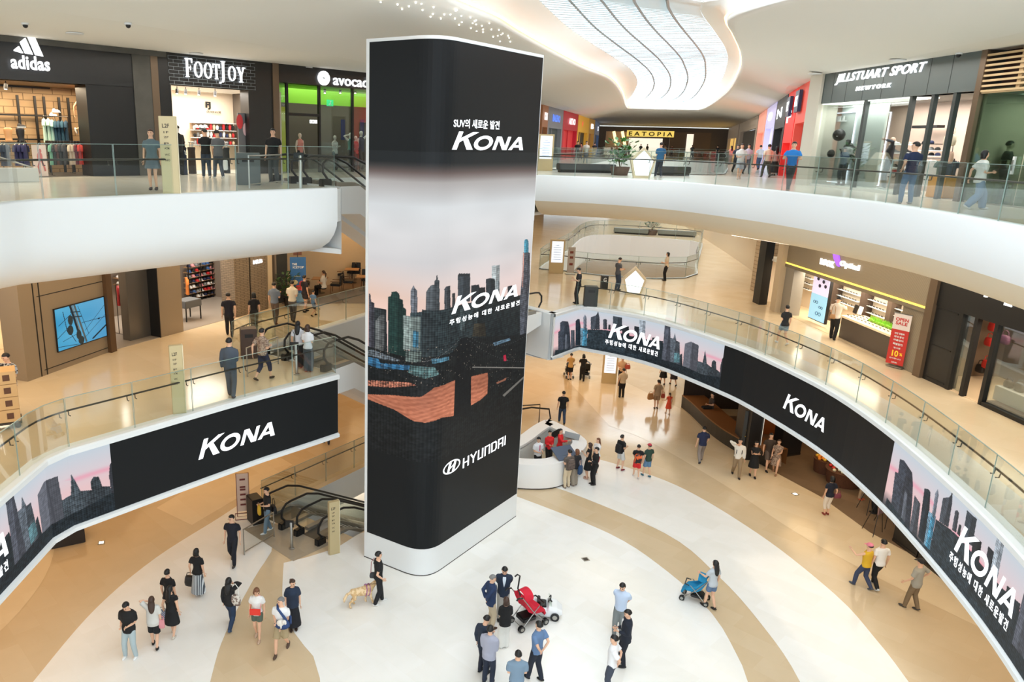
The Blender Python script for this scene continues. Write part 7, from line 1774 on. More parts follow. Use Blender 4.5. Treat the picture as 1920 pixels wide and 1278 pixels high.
for (u, v) in ((.25, .93), (.6, .96), (.3, .83), (.65, .80), (.45, .70), (.8, .72)):
 c_, z_ = sa + (sb - sa) * u, za + (zb - za) * v; b.add([PW.pt(c_ + .11 * math.cos(a), z_ + .08 * math.sin(a), -.01) for a in np.linspace(0, 2 * pi, 14)[:-1]], [tuple(range(13))])
b.build('printed_lenses', mat('print_dark', (66, 70, 90), .5), q)
b = MB()
for (u, v, w_) in ((.35, .36, .16), (.6, .14, .2), (.7, .28, .14)):
 c_, z_ = sa + (sb - sa) * u, za + (zb - za) * v
 for sd in (-1, 1): b.tube([PW.pt(c_ + sd * w_ * .6 + w_ * .5 * math.cos(a), z_ + w_ * .35 * math.sin(a), -.01) for a in np.linspace(0, 2 * pi, 12)[:-1]], .012, 4, closed=True)
b.build('printed_spectacles', mat('print_teal', (60, 96, 110), .5), q)
# counter
q = thing('shop_counter', 'long dark brown counter with a lit display top outside the optical shop', 'counter'); cA = P(1572, 632, Z2); cB = P(1698, 690, Z2); CW = Wall(cA[:2], cB[:2])
b = MB(); b.wbox(CW, 0, CW.L, Z2 + .0, Z2 + .85, 0, .9); b.build('counter_body', mat('umber_panel', (84, 74, 66), .45), q)
b = MB(); b.wbox(CW, -.03, CW.L + .03, Z2 + .85, Z2 + .93, -.03, .93); b.build('display_top', mat('cream_top', (240, 216, 180), .3, emit=.25), q)
random.seed(11)
for r in range(3):
 for j in range(int(CW.L / .24)):
  o = gproto.copy(); COL.objects.link(o); s = .15 + j * .24; o.location = CW.pt(s, Z2 + .935, .15 + r * .24); o.rotation_euler = (0, 0, CW.yaw()); row = ['front', 'middle', 'rear'][r]
  tag(o, 'pair of glasses in the %s row on the counter top' % row, 'glasses', 'glasses in the %s row on the counter' % row)
gp = mat('leaf_lime', (126, 190, 46), .6); s_a, s_b2 = CW.hit(1636, 590, .5)[0], CW.hit(1672, 600, .5)[0]
for k in range(4):
 s = s_a + (s_b2 - s_a) * k / 3; q = thing('grass_box', 'lime green artificial grass box on the counter, %s from the poster side' % ['first', 'second', 'third', 'fourth'][k], 'plant', CW.pt(s, Z2 + .93, .55), CW.yaw())
 b = MB(); b.box((0, 0, .05), (.36, .16, .10)); b.build('trough', gp, q); b = MB(); random.seed(k)
 for i in range(70):
  x, y = random.uniform(-.17, .17), random.uniform(-.07, .07); b.tube([(x, y, .08), (x + random.uniform(-.03, .03), y + random.uniform(-.02, .02), random.uniform(.16, .26))], [.008, .002], 3)
 b.build('grass_blades', gp, q)
for k, x in enumerate((1605, 1614)):
 s, z = CW.hit(x, 578, .7); q = thing('counter_mirror', ['small dark framed mirror on the counter', 'white tilted mirror on the counter'][k], 'mirror', CW.pt(s, Z2 + .93, .7), CW.yaw()); b = MB(); b.box((0, 0, .2), (.26, .02, .34), tilt=Matrix.Rotation(-.2, 3, 'X')); b.build('mirror_panel', M_WHITE if k else M_DKSTEEL, q); b = MB(); b.box((0, .03, .02), (.2, .12, .02)); b.build('foot', M_STEEL, q)
# sale banner
sB, _ = WR2.hit(1674, 690, -.6); pB = P(1675, 689, Z2); q = thing('banner_stand', 'red and white sale banner on a slim stand with big yellow 10', 'banner', pB, math.radians(-62))
b = MB(); b.box((0, .01, 1.0), (.58, .012, 1.0 * 1.0)); b.v = []; b.f = []; b.mi = []
b.box((0, 0, .75), (.60, .01, 1.25)); b.build('red_sheet', mat('sale_red', (196, 50, 44), .6), q)
b = MB(); b.box((0, 0, 1.66), (.60, .01, .58)); b.add([(-.3, -.006, 1.38), (.3, -.006, 1.38), (0, -.006, 1.50)], [(0, 1, 2)]); b.build('white_sheet', mat('sale_white', (226, 214, 208), .6), q)
b = MB(); b.box((0, 0, 1.95), (.64, .02, .03)); b.box((0, .12, .04), (.55, .3, .03)); b.tube([(0, .03, 1.94), (0, .2, .05)], .012, 6); b.build('stand', M_STEEL, q)
BW = Wall((0, 0), (1, 0))
for txt, z_, w_, h_, c_ in (('OPEN', 1.74, .44, .12, 'r'), ('SALE', 1.60, .40, .11, 'r'), ('10', .52, .22, .22, 'y'), ('%', .52, .10, .10, 'y'), ('안경 전품목', 1.24, .34, .07, 'w'), ('최대 할인', 1.12, .34, .07, 'w'), ('여름맞이', 1.00, .34, .07, 'w'), ('특별할인', .86, .34, .08, 'w'), ('행사중', .72, .24, .06, 'w'), ('감사합니다', .34, .4, .05, 'w'), ('LOOK', .20, .2, .05, 'w')):
 vs, fs = fitted(glyphs(txt, 1, .03), w_, h_); b = MB(); dx = {'%': .17, '10': -.03}.get(txt, 0); b.add([(u + dx, -.012, z_ + v) for u, v in vs], fs)
 b.build('lettering', {'r': mat('sale_red', (196, 50, 44)), 'y': mat('sale_yellow', (246, 200, 50), .5, emit=.2), 'w': M_WHITE}[c_], q)
# ------------------------------------------------ bag shop with black front
t = thing('storefront', 'black bag shop front with white serif sign and glass doors', 'shop front')
s0, s1 = sx(WR2, 1718, 700), sx(WR2, 1731, 706); zt2 = sz(WR2, 1800, 585)
b = MB(); b.wbox(WR2, s0, s1, Z2, 10.2, -.15, .6); b.build('bronze_pilaster', M_BRONZE, t)
b = MB(); b.wbox(WR2, s1, WR2.L, zt2, 10.2, -.05, .5); b.build('fascia', M_BLACK, t)
sd_ = sx(WR2, 1776, 720); b = MB(); b.wbox(WR2, s1, sd_, Z2, zt2, -.03, .3); b.build('panelled_pier', M_BLACKPANEL, t)
for z_ in (Z2 + .1, Z2 + 1.2, zt2 - .1):
 b = MB(); b.wbox(WR2, s1 + .1, sd_ - .1, z_, z_ + .04, -.05, -.03); b.build('pier_moulding', M_BLACK, t)
for x, y in ((1778, 722), (1804, 736), (1840, 752)):
 s = sx(WR2, x, y); b = MB(); b.wbox(WR2, s - .07, s + .07, Z2, zt2, -.05, .1); b.build('door_post', M_BLACK, t)
b = MB(); b.wbox(WR2, sx(WR2, 1778, 722), sx(WR2, 1804, 736), Z2 + .08, zt2, .02, .04); b.build('glass_door', M_SHOPGLASS, t)
b = MB(); b.wbox(WR2, sx(WR2, 1840, 752), WR2.L, Z2 + .12, zt2, .02, .04); b.build('glass_pane', M_SHOPGLASS, t)
b = MB(); b.wbox(WR2, sx(WR2, 1840, 752), WR2.L, Z2, Z2 + .12, -.05, .1); b.build('window_sill', M_BLACK, t)
sign(WR2, glyphs('Lipault', 1, .025, width=.8), (1835, 543), (1902, 558), 22, M_SIGNW, .08, t, -.05)
sign(WR2, glyphs('PARIS', 1, .03), (1884, 569), (1899, 573), 6, M_SIGNW, .02, t, -.05)
shop_shell('warm interior of the black-fronted bag shop', WR2, sd_, WR2.L, Z2, zt2, 2.8, mat('umber_wall', (120, 98, 78), .6), mat('cream_shop_floor', (222, 196, 160), .3), M_BLACKPANEL, 150, (1, .86, .68), ext=(1.5, 0))
b = MB(); b.wbox(WR2, sx(WR2, 1845, 752), WR2.L, Z2 + .12, Z2 + .18, .1, 1.4); b.build('window_platform', mat('plum_platform', (84, 70, 78), .5), t)
for k, (x, y, c, nm, dd) in enumerate(((1862, 612, (206, 52, 44), 'top red', 1.9), (1855, 640, (206, 52, 44), 'middle red', 1.9), (1850, 682, (206, 52, 44), 'lower red', 1.9), (1838, 690, (30, 28, 28), 'black', 1.9), (1884, 636, (120, 70, 96), 'plum', 1.4), (1912, 607, (220, 170, 110), 'tan', 1.2))):
 s, z = WR2.hit(x, y, dd); soft_bag('handbag', '%s handbag on display in the black-fronted bag shop' % nm, 'bag', WR2.pt(s, z - .15, dd), WR2.yaw(), (.34, .15, .28), mat('bag_%s' % nm, c, .5), .16)
q = thing('display_plinth', 'low pale grey display plinth in the bag shop window', 'plinth'); sA = WR2.hit(1868, 752, .5)[0]; b = MB(); b.wbox(WR2, sA, sA + 1.9, Z2 + .18, Z2 + .62, .35, .95); b.build('plinth_body', mat('pale_plinth', (206, 206, 200), .5), q, bevel=.01)
for k, (ds, c, nm) in enumerate(((.2, (70, 60, 56), 'small dark brown'), (.6, (110, 104, 100), 'grey patterned'), (1.1, (196, 44, 44), 'red'), (1.6, (196, 44, 44), 'crimson'))):
 soft_bag('handbag', '%s handbag on the pale plinth in the bag shop window' % nm, 'bag', WR2.pt(sA + ds, Z2 + .62, .6), WR2.yaw(), (.32, .16, .2 + .06 * k), mat('bag2_%s' % nm, c, .5), .1)
# second-level right: columns beyond the optical shop
for x0, x1, yb, m, lab in ((1427, 1436, 560, mat('black_column', (40, 38, 36), .5), 'narrow black'), (1437, 1447, 585, M_BEIGE, 'beige')):
 pass
struct(profile_skin('wall_right_middle', [(30, 120), (26, 75), (22.5, 55), (20.6, 45), (20.4, 37.2)], [(0.0, Z2), (0.0, 10.1)], mat('beige_wall', (212, 194, 166), .6), smooth=False))
struct(profile_skin('wall_left_middle', [(-6.65, 33.0), (-1.5, 42), (5, 56), (10, 70), (16, 90)], [(1.2, Z2), (1.2, 10.1)], mat('beige_wall', (212, 194, 166), .6), smooth=False))
q = thing('shop_column', 'tall dark and beige shop column beyond the optical shop', 'column'); pA = P(1434, 592, Z2)
b = MB(); b.box((17.05, 34.9, 7.95), (.5, .5, 3.55)); b.build('beige_face', M_BEIGE, q); b = MB(); b.box((16.95, 36.6, 7.95), (.4, .7, 3.55)); b.build('black_face', M_BLACK, q); b = MB(); b.box((18.3, 39.5, 7.95), (.5, 1.6, 3.55)); b.build('brick_face', two_tone('pale_brick', (190, 170, 144), (150, 132, 108), 'BRICK', 1.0, .7, bw=.5, rh=.2), q)
# ------------------------------------------------ second level, left: screen panel wall, cap shop, cafe
t = thing('metal_panelling', 'brown metal panel wall carrying a blue screen', 'wall panel')
s0, s1 = sx(WTV, 84, 698), sx(WTV, 203, 660)
b = MB(); b.wbox(WTV, sx(WTV, 50, 697), s1, Z2, 10.1, 0, .8); b.build('panel', M_TAUPE, t)
for zz in (sz(WTV, 150, 670) - .0, sz(WTV, 150, 537)):
 b = MB(); b.wbox(WTV, s0, s1, zz - .012, zz + .012, -.006, 0); b.build('panel_joint', M_BLACK, t)
for x, y in ((67, 600), (88, 690)):
 s = sx(WTV, x, y); b = MB(); b.wbox(WTV, s - .02, s + .02, Z2, 10.1, -.008, 0); b.build('panel_joint', M_BLACK, t)
b = MB(); b.wbox(WTV, s1, sx(WTV, 213, 655), Z2, 10.1, -.15, .6); b.build('brown_pilaster', mat('deep_bronze', (96, 72, 50), .4, .3), t)
b = MB()
for k in range(6): zz = sz(WTV, 172, 515) + .07 * k; b.wbox(WTV, sx(WTV, 156, 520), sx(WTV, 191, 520), zz, zz + .02, -.01, 0)
b.build('vent_slots', mat('slot_shadow', (90, 78, 62), .6), t)
TVW = Wall(WTV.pt(0, 0, -.03)[:2], WTV.pt(1, 0, -.03)[:2])
q = thing('wall_screen', 'wall screen showing a power pole and wires on blue sky', 'screen'); sa, sb = TVW.hit(103, 600)[0], TVW.hit(195, 580)[0]; za, zb = TVW.hit(150, 645)[1], TVW.hit(150, 568)[1]
def tv_pic(S, Zs):
 X, Y = np.meshgrid((S - S[0]) / (S[-1] - S[0]), (Zs - Zs[0]) / (Zs[-1] - Zs[0])); col = np.zeros((*X.shape, 3)); k = vnoise(X * 3, Y * 3, 1)
 col[..., 0] = 62 + 30 * k + 20 * X; col[..., 1] = 160 + 22 * k; col[..., 2] = 206 + 14 * k
 def ln(x0, y0, x1, y1, w, c):
  d = np.hypot(x1 - x0, y1 - y0); t_ = np.clip(((X - x0) * (x1 - x0) + (Y - y0) * (y1 - y0)) / d ** 2, 0, 1); dd = np.hypot(X - x0 - t_ * (x1 - x0), (Y - y0 - t_ * (y1 - y0))); col[dd < w] = c
 D = (34, 48, 56)
 ln(.30, 1, .47, 0, .022, (40, 44, 46)); ln(.38, 1, .56, .03, .018, (90, 96, 92)); ln(.34, 1, .5, 0, .010, (130, 130, 120))
 for (cx, cy, rx, ry) in ((.28, .66, .05, .12), (.26, .42, .06, .12), (.42, .25, .05, .12), (.46, .1, .06, .1)):
  m = ((X - cx) / rx) ** 2 + ((Y - cy) / ry) ** 2 < 1; col[m] = (50, 58, 56)
 for a in ((.5, .52, 1, .5, .006), (.45, .95, .62, .2, .004), (.55, .3, 1, .8, .004), (.5, .1, 1, .55, .004), (.7, .05, 1, .28, .018), (0, .3, .3, .55, .006), (.3, .85, .48, .8, .012), (.33, .72, .50, .68, .012), (.05, .6, .3, .8, .006), (.1, .2, .45, .3, .005), (0, .1, .4, .02, .006), (.15, .9, .2, .4, .006), (.2, .5, .35, .1, .006)): ln(*a, D)
 m = ((X - .86) / .025) ** 2 + ((Y - .5) / .02) ** 2 < 1; col[m] = (20, 40, 60)
 return col
TVR = Ribbon([TVW.pt(sa, 0)[:2], TVW.pt(sb, 0)[:2]])
img_mesh('picture', TVR, 0, TVR.L, za, zb, 200, 170, tv_pic, -.025, q, M_SCRPIC)
b = MB(); b.wbox(TVW, sa - .03, sb + .03, za - .03, zb + .03, -.02, .02); b.build('screen_frame', M_BLACK, q)
# leftmost clothing shop on the middle level
WC = Wall((-16.5, 25.0), (-11.9, 26.2))
shop_shell('bright clothing shop at the far left of the middle level', WC, 0, 4.6, Z2, 9.6, 3.0, M_WARMWHITE, M_CREAM, M_CEIL, 120, (1, .84, .62))
for k, (x, y, c, nm, tr) in enumerate(((12, 552, (120, 110, 84), 'olive', .5), (33, 545, (226, 178, 156), 'peach', .6), (30, 590, (206, 150, 120), 'salmon', .9), (38, 590, (196, 140, 110), 'terracotta', .9), (44, 592, (160, 90, 76), 'rust', .9), (8, 552, (206, 196, 150), 'yellow-green', .5))):
 s, z = WC.hit(x, y, .8); garment(WC, s, z, .8, cl(*c), .46, .7, label='%s top hanging in the leftmost clothing shop' % nm, turn=tr, sleeve=.45)
rail(WC, WC.hit(2, 540, .8)[0], WC.hit(48, 540, .8)[0], WC.hit(20, 538, .8)[1], .8, Z2, 'A-shaped rail of tops in the leftmost clothing shop')
# cap shop (open, grey)
D_ML = 4.2; sE = sx(WMLB, 440, 578)
shop_shell('grey cap shop interior on the middle level', WMLB, .05, sE, Z2, 10.0, D_ML, mat('grey_shop_wall', (120, 108, 96), .7), mat('grey_resin_floor', (160, 150, 138), .25), M_BLACKPANEL, 260, (1, .92, .82), ext=(0, 2.8))
t = thing('shop_column', 'taupe panelled column in the middle of the cap shop front', 'column'); sa, sb = sx(WMLB, 283, 640), sx(WMLB, 344, 615)
b = MB(); b.wbox(WMLB, sa + .5, sb, Z2, 10.1, 0, .8); b.build('taupe_face', M_TAUPE, t)
b = MB(); b.wbox(WMLB, sa - .5, sa + .46, Z2, 10.1, .5, .9); b.build('mirror_face', mat('grey_mirror', (110, 104, 96), .25, .5), t)
b = MB(); b.wbox(WMLB, sa + .46, sa + .5, Z2, 10.1, -.01, .8); b.build('black_joint', M_BLACK, t)
person(0, 0, 0, 1.84, 175, 'mannequin in white cap, black sweatshirt and black shorts at the cap shop', (BLK, 'long'), (BLK, 'boxshorts'), hair=None, capc=(232, 232, 230), cat='mannequin', name='mannequin', tone=(70, 66, 64), pos=P(270, 621, Z2), shoes=(206, 204, 200))
person(0, 0, 0, 1.78, 175, 'mannequin in grey sleeveless dress and dark cap at the cap shop', ((132, 124, 114), 'sleeveless'), ((132, 124, 114), 'miniskirt'), hair=None, capc=(36, 36, 36), cat='mannequin', name='mannequin', tone=(140, 128, 116), pos=P(293, 622, Z2), shoes=(206, 204, 200), gait='cross')
for k, (x, y, c, nm) in enumerate(((221, 536, (176, 44, 50), 'red'), (229, 534, (226, 140, 138), 'pink'), (236, 534, (232, 150, 146), 'pale pink'), (243, 533, (226, 140, 138), 'rose'), (250, 532, (226, 226, 222), 'white'), (246, 505, (150, 40, 44), 'dark red'), (350, 520, (206, 120, 50), 'orange'))):
 s, z = WMLB.hit(x, y, 1.7 if x < 300 else 2.4); garment(WMLB, s, z, 1.7 if x < 300 else 2.4, cl(*c), .50, .72, label='%s top hanging inside the cap shop' % nm, turn=.9)
rail(WMLB, WMLB.hit(216, 530, 1.7)[0], WMLB.hit(255, 530, 1.7)[0], WMLB.hit(235, 530, 1.7)[1], 1.7, Z2, 'black rail with red and pink tops in the cap shop')
rk = thing('cap_rack', 'tall black wall rack full of caps', 'shelf'); dd = D_ML - .35
sa, sb = WMLB.hit(352, 560, dd)[0], WMLB.hit(437, 530, dd)[0]; z_hi = WMLB.hit(400, 492, dd)[1]; z_lo = WMLB.hit(400, 558, dd)[1]
ordn = ['top', 'second', 'third', 'fourth', 'fifth', 'sixth', 'seventh', 'eighth']
for k in range(5):
 s = sa + (sb - sa) * k / 4; b = MB(); b.wbox(WMLB, s - .02, s + .02, Z2, 10, dd - .15, dd - .11); b.build('upright', M_BLACK, rk)
random.seed(21)
for r in range(8):
 z = z_hi + (z_lo - z_hi) * r / 7; b = MB(); b.wbox(WMLB, sa, sb, z - .03, z, dd - .15, dd + .2); b.build('shelf_board', mat('wood_shelf', (150, 118, 84), .6), rk)
 j = 0; s = sa + .14
 while s < sb - .08:
  nm = random.choice(['black', 'black', 'navy', 'white', 'white', 'red', 'pink', 'grey', 'blue'] if r < 6 else ['black', 'navy', 'black', 'white'])
  cap(WMLB.pt(s, z, dd - .02), WMLB.yaw() + random.uniform(-.2, .2), nm, '%s cap on the %s shelf of the tall cap rack' % (nm, ordn[r]), '%s caps on the %s rack shelf' % (nm, ordn[r])); s += .235
rk2 = thing('cap_rack', 'smaller cap rack behind the white-capped mannequin', 'shelf'); sa, sb = WMLB.hit(216, 510, dd)[0], WMLB.hit(250, 505, dd)[0]
for r in range(3):
 z = WMLB.hit(230, 507 + r * 12, dd)[1]; b = MB(); b.wbox(WMLB, sa, sb, z - .03, z, dd - .15, dd + .2); b.build('shelf_board', mat('wood_shelf', (150, 118, 84), .6), rk2); s = sa + .12
 while s < sb:
  nm = random.choice(['black', 'navy', 'white', 'pink']); cap(WMLB.pt(s, z, dd - .02), WMLB.yaw(), nm, '%s cap on the %s shelf of the smaller cap rack' % (nm, ordn[r]), '%s caps on the %s shelf of the smaller rack' % (nm, ordn[r])); s += .24
q = thing('display_table', 'small grey topped table with dark legs inside the cap shop', 'table', WMLB.pt(WMLB.hit(352, 570, 1.3)[0], Z2, 1.3), WMLB.yaw()); b = MB(); b.box((0, 0, .72), (.9, .7, .3)); b.build('tabletop', cl(96, 98, 100), q, bevel=.02)
for dx in (-.4, .4):
 for dy in (-.3, .3): b = MB(); b.box((dx, dy, .3), (.04, .04, .6)); b.build('leg', M_BLACK, q)
# brick piers with the lit sign
M_BRICK = two_tone('grey_brown_brick', (130, 116, 98), (92, 80, 68), 'BRICK', 1.0, .8, bw=.22, rh=.075, mortar=.01, rot=(pi / 2, 0, 0))
t = thing('brick_pier', 'brick pier at the end of the cap shop with a small white sign', 'pier'); s0, s1, s2, s3_ = sx(WMLB, 440, 577), sx(WMLB, 468, 577), sx(WMLB, 471, 577), sx(WMLB, 500, 579)
b = MB(); b.wbox(WMLB, s0, s1, Z2, 10.1, -.05, .7); b.build('brick_face', M_BRICK, t); b = MB(); b.wbox(WMLB, s2, s3_, Z2, 10.1, -.05, .7); b.build('brick_face', M_BRICK, t)
b = MB(); b.wbox(WMLB, s1, s2, Z2, 10.1, 0, .6); b.build('black_joint', M_BLACK, t)
sign(WMLB, glyphs('MLB', 1, .05), (474, 490), (491, 490), 7, M_SIGNW, .04, t, -.06)
q = thing('shop_column', 'narrow tan column and dark pier beside the brick pier', 'column'); b = MB(); b.wbox(WMLB, sx(WMLB, 503, 579), sx(WMLB, 511, 579), Z2, 10.1, -.05, .7); b.build('tan_face', M_BEIGE, q); b = MB(); b.wbox(WMLB, sx(WMLB, 511, 579), sx(WMLB, 550, 579), Z2, 10.1, .3, 1.2); b.build('dark_face', mat('dark_grey_wall', (56, 58, 58), .6), q)
# cafe
q = thing('cafe_panelling', 'brown back wall of the cafe with a pale counter band', 'wall panel'); WCF = Wall((-8.5, 43.0), (3.0, 50.0))
b = MB(); b.wbox(WCF, 0, WCF.L, Z2, 10.1, 0, .2); b.build('panel', mat('cafe_brown', (112, 72, 50), .6), q); b = MB(); b.wbox(WCF, 0, WCF.L, Z2 + .6, Z2 + 1.9, -.1, 0); b.build('pale_band', mat('cafe_tan', (206, 164, 116), .6), q)
area('cafe_lamp', (-2.5, 40, 9.9), 5, 4, 90, WARM)
b = MB(); b.add([(-6.2, 34.0, Z2 + .01), (-0.6, 34.8, Z2 + .01), (4, 46, Z2 + .01), (-8, 42, Z2 + .01)], [(0, 1, 2, 3)]); struct(b.build('floor_cafe', mat('cafe_floor', (116, 96, 80), .4)))
def cafe_chair(loc, rz, label, first=[None]):
 if first[0] is None:
  t = thing('cafe_chair', label, 'chair', loc, rz, 'black chairs in the cafe'); b = MB(); b.box((0, 0, .44), (.56, .52, .12)); b.build('seat', M_BLACK, t, bevel=.02)
  b = MB(); b.box((0, -.25, .70), (.56, .08, .46), tilt=Matrix.Rotation(.12, 3, 'X')); b.build('backrest', M_BLACK, t, bevel=.02)
  for sx_ in (-1, 1):
   b = MB(); b.tube([(sx_ * .30, -.24, .62), (sx_ * .30, .24, .62)], .018, 6); b.build('armrest', mat('walnut', (120, 84, 56), .5), t)
   for sy in (-1, 1): b = MB(); b.tube([(sx_ * .26, sy * .22, .40), (sx_ * .29, sy * .25, 0)], .017, 6); b.build('leg', mat('walnut', (120, 84, 56), .5), t)
  first[0] = t; return t
 return dup(first[0], loc, rz, label, 'black chairs in the cafe')
def cafe_table(loc, label, first=[None]):
 if first[0] is None:
  t = thing('cafe_table', label, 'table', loc, 0, 'wooden cafe tables'); b = MB(); b.box((0, 0, .73), (.75, .75, .04)); b.build('tabletop', mat('walnut_top', (170, 126, 84), .35), t, bevel=.01)
  b = MB(); b.tube([(0, 0, .72), (0, 0, .02)], .03, 8); b.lathe([(0, 0), (.25, 0), (.25, .02), (0, .02)]); b.build('pedestal', M_BLACK, t); first[0] = t; return t
 return dup(first[0], loc, 0, label, 'wooden cafe tables')
for k, (x, y) in enumerate(((600, 549), (630, 524), (660, 530), (682, 545))):
 p = P(x, y, Z2); cafe_table(p, 'wooden cafe table, %s counted from the blue banner' % ['nearest', 'second', 'third', 'last'][k])
 for j, (dx, dy, rz) in enumerate(((-.8, .2, -1.5), (.8, .1, 1.5), (.1, .85, pi))):
  if k == 0 and j == 2: continue
  cafe_chair(p + Vector((dx, dy, 0)), rz, 'black cafe chair on the %s side of the %s table from the banner' % (['left', 'right', 'rear'][j], ['nearest', 'second', 'third', 'last'][k]))
person(0, 0, 0, 1.70, 60, 'person in white shirt sitting at the nearest cafe table', ((222, 216, 206), 'shirt'), (BLK, 'pants'), gait='sit', arms=('hold', 'hold'), pos=P(607, 556, Z2), hair='tail', hc='b', fem=True)
person(0, 0, 0, 1.70, 160, 'dark figure sitting at the rear of the cafe', (BLK, 'tee'), (BLK, 'pants'), gait='sit', arms=('hold', 'hold'), pos=P(669, 517, Z2), hair='curly')
# blue banner and plant
q = thing('banner_stand', 'blue drinks banner with fruit picture standing before the cafe', 'banner', P(560, 571, Z2), math.radians(12)); M_BB = mat('banner_blue', (44, 96, 150), .6, emit=.1)
b = MB(); b.box((0, 0, 1.15), (.72, .03, 2.1)); b.build('sheet', M_BB, q)
for n_, (x_, z_, r_, c_) in enumerate(((-.15, 1.05, .14, (226, 210, 160)), (.18, 1.0, .15, (186, 60, 80)), (.02, .80, .16, (200, 60, 60)), (-.2, .78, .10, (120, 160, 80)), (.2, .72, .1, (226, 120, 130)))):
 b = MB(); b.ell((x_, -.018, z_), (r_, .008, r_ * .8)); b.build('printed_fruit', mat('fruit_%d' % n_, c_, .5), q)
b = MB(); b.box((0, -.017, .35), (.6, .006, .4)); b.build('pale_block', mat('banner_pale', (120, 170, 210), .6), q)
for txt, z_, w_, h_, dx in (('THE', 1.88, .22, .10, -.15), ('ICETOP', 1.74, .5, .10, .02), ('JUICE', 1.32, .3, .07, -.05)):
 vs, fs = fitted(glyphs(txt, 1, .03), w_, h_); b = MB(); b.add([(u + dx, -.022, z_ + v) for u, v in vs], fs); b.build('lettering', M_WHITE, q)
q = thing('small_sign', 'small brown picture sign above the blue banner', 'sign', P(557, 571, Z2) + Vector((0, .4, 2.25)), math.radians(12)); b = MB(); b.box((0, 0, .2), (.38, .03, .45)); b.build('board', mat('brown_board', (110, 70, 56), .6), q); b = MB(); b.box((0, .0, -.9), (.03, .03, 2.6)); b.build('post', M_BLACK, q)
def leafy(name, label, loc, pot, h, r, nleaf, m, mp, potm, seed=0, lw=.07, ll=.22):
 t = thing(name, label, 'plant', loc); b = MB()
 w_, hh = pot; b.lathe([(0, 0), (w_ * .8, 0), (w_, hh), (w_ * .9, hh), (w_ * .85, hh * .9), (0, hh * .9)], n=16); b.build('pot', potm, t, smooth=True)
 rs = random.Random(seed); st = MB(); lf = MB()
 for i in range(6):
  a = rs.uniform(0, 2 * pi); tip = (r * .6 * math.cos(a), r * .6 * math.sin(a), h * rs.uniform(.7, 1)); st.tube([(0, 0, hh * .8), (tip[0] * .4, tip[1] * .4, (hh + tip[2]) / 2), tip], .012, 5)
 for i in range(nleaf):
  a = rs.uniform(0, 2 * pi); rr = r * rs.uniform(.1, 1); z = hh + (h - hh) * rs.uniform(.1, 1); p = Vector((rr * math.cos(a), rr * math.sin(a), z)); d = Vector((math.cos(a + rs.uniform(-1, 1)), math.sin(a + rs.uniform(-1, 1)), rs.uniform(-.3, .8))).normalized(); sd = d.cross(Vector((0, 0, 1))).normalized() * lw; up = sd.cross(d).normalized() * .01
  lf.add([p, p + d * ll * .5 + sd + up, p + d * ll, p + d * ll * .5 - sd + up], [(0, 1, 2), (0, 2, 3)])
 st.build('stems', mat('stem_brown', (90, 74, 50), .8), t); lf.build('leaves', m, t)
 return t
M_LEAF = mat('leaf_green', (62, 120, 46), .5, noise=.5, nscale=8); M_LEAFD = mat('leaf_dark', (46, 84, 40), .5, noise=.5, nscale=8)
leafy('potted_plant', 'green leafy plant in a dark pot beside the blue banner', P(541, 574, Z2), (.22, .4), 1.5, .55, 160, M_LEAFD, None, M_BLACK, 3)
# =================================================================== ESCALATORS
def escalator(label, top, d, drop, lat=.52, ang=30):
 """descends from top along d; origin at the upper newel"""
 t = thing('escalator', label, 'escalator', top, math.atan2(-d[0], d[1])); run = drop / math.tan(math.radians(ang)); y1, y2, y3 = 1.5, 1.5 + run, 2.9 + run
 ln = lambda h, a=0.0: [(a, y, z + h) for y, z in ((.5, 0), (1.3, -.02), (1.9, -.25), (y2 - .4, -drop + .25), (y2 + .3, -drop + .02), (y3 - .4, -drop))]
 for sd in (-1, 1):
  x = sd * lat
  up = [(x, .22 - .0, .22), (x, .02, .45), (x, .04, .72), (x, .25, .90)]
  dn = [(x, y3 - .15, -drop + .90), (x, y3 + .06, -drop + .72), (x, y3 + .08, -drop + .45), (x, y3 - .1, -drop + .22)]
  b = MB(); b.tube(up + ln(.93, x) + dn, .042, 8); b.build('handrail', M_RUBBER, t, smooth=True)
  b = MB(); lo = [(x, .3, .12), (x, .1, .45), (x, .3, .86)] ; A = ln(.86, x); B = ln(.10, x)
  b.loft([[a, c] for a, c in zip(A, B)], cap=False, closed=False); b.add([(x, .5, .10), (x, .5, .86), (x, .28, .84), (x, .12, .62), (x, .12, .40), (x, .28, .16)], [tuple(range(6))]); b.build('glass_panel', M_GLASS, t)
  b = MB(); b.loft([[(x - .10, y, z + .12), (x + .10, y, z + .12), (x + .10, y, z - .3), (x - .10, y, z - .3)] for (_, y, z) in ln(0, x)]); b.build('skirt', mat('escalator_skirt', (150, 146, 136), .35, .5), t)
  b = MB(); b.box((x, .12, .10), (.22, .40, .28)); b.build('newel_base', M_RUBBER, t, bevel=.03)
  b = MB(); b.box((x * .96, .0, .16), (.14, .03, .05)); b.build('green_indicator', mat('green_lamp', (60, 240, 150), .4, emit=3), t)
 b = MB(); w = lat - .1; n = int(run / .4); pts = [(.2, 0), (y1, 0)]
 for i in range(n): y = y1 + run * i / n; z = -drop * i / n; pts += [(y, z - drop / n), (y + run / n, z - drop / n)]
 pts.append((y3, -drop)); b.loft([[(-w, y, z + .01), (w, y, z + .01)] for y, z in pts], cap=False, closed=False); b.build('steps', mat('step_metal', (92, 90, 84), .4, .5), t)
 b = MB(); b.loft([[(-lat - .12, y, z - .02), (lat + .12, y, z - .02), (lat + .12, y, z - h), (-lat - .12, y, z - h)] for y, z, h in ((.3, 0, .9), (1.5, 0, .95), (y2, -drop, .95), (y3, -drop, .6))]); b.build('truss', M_WHITE, t)
 return t
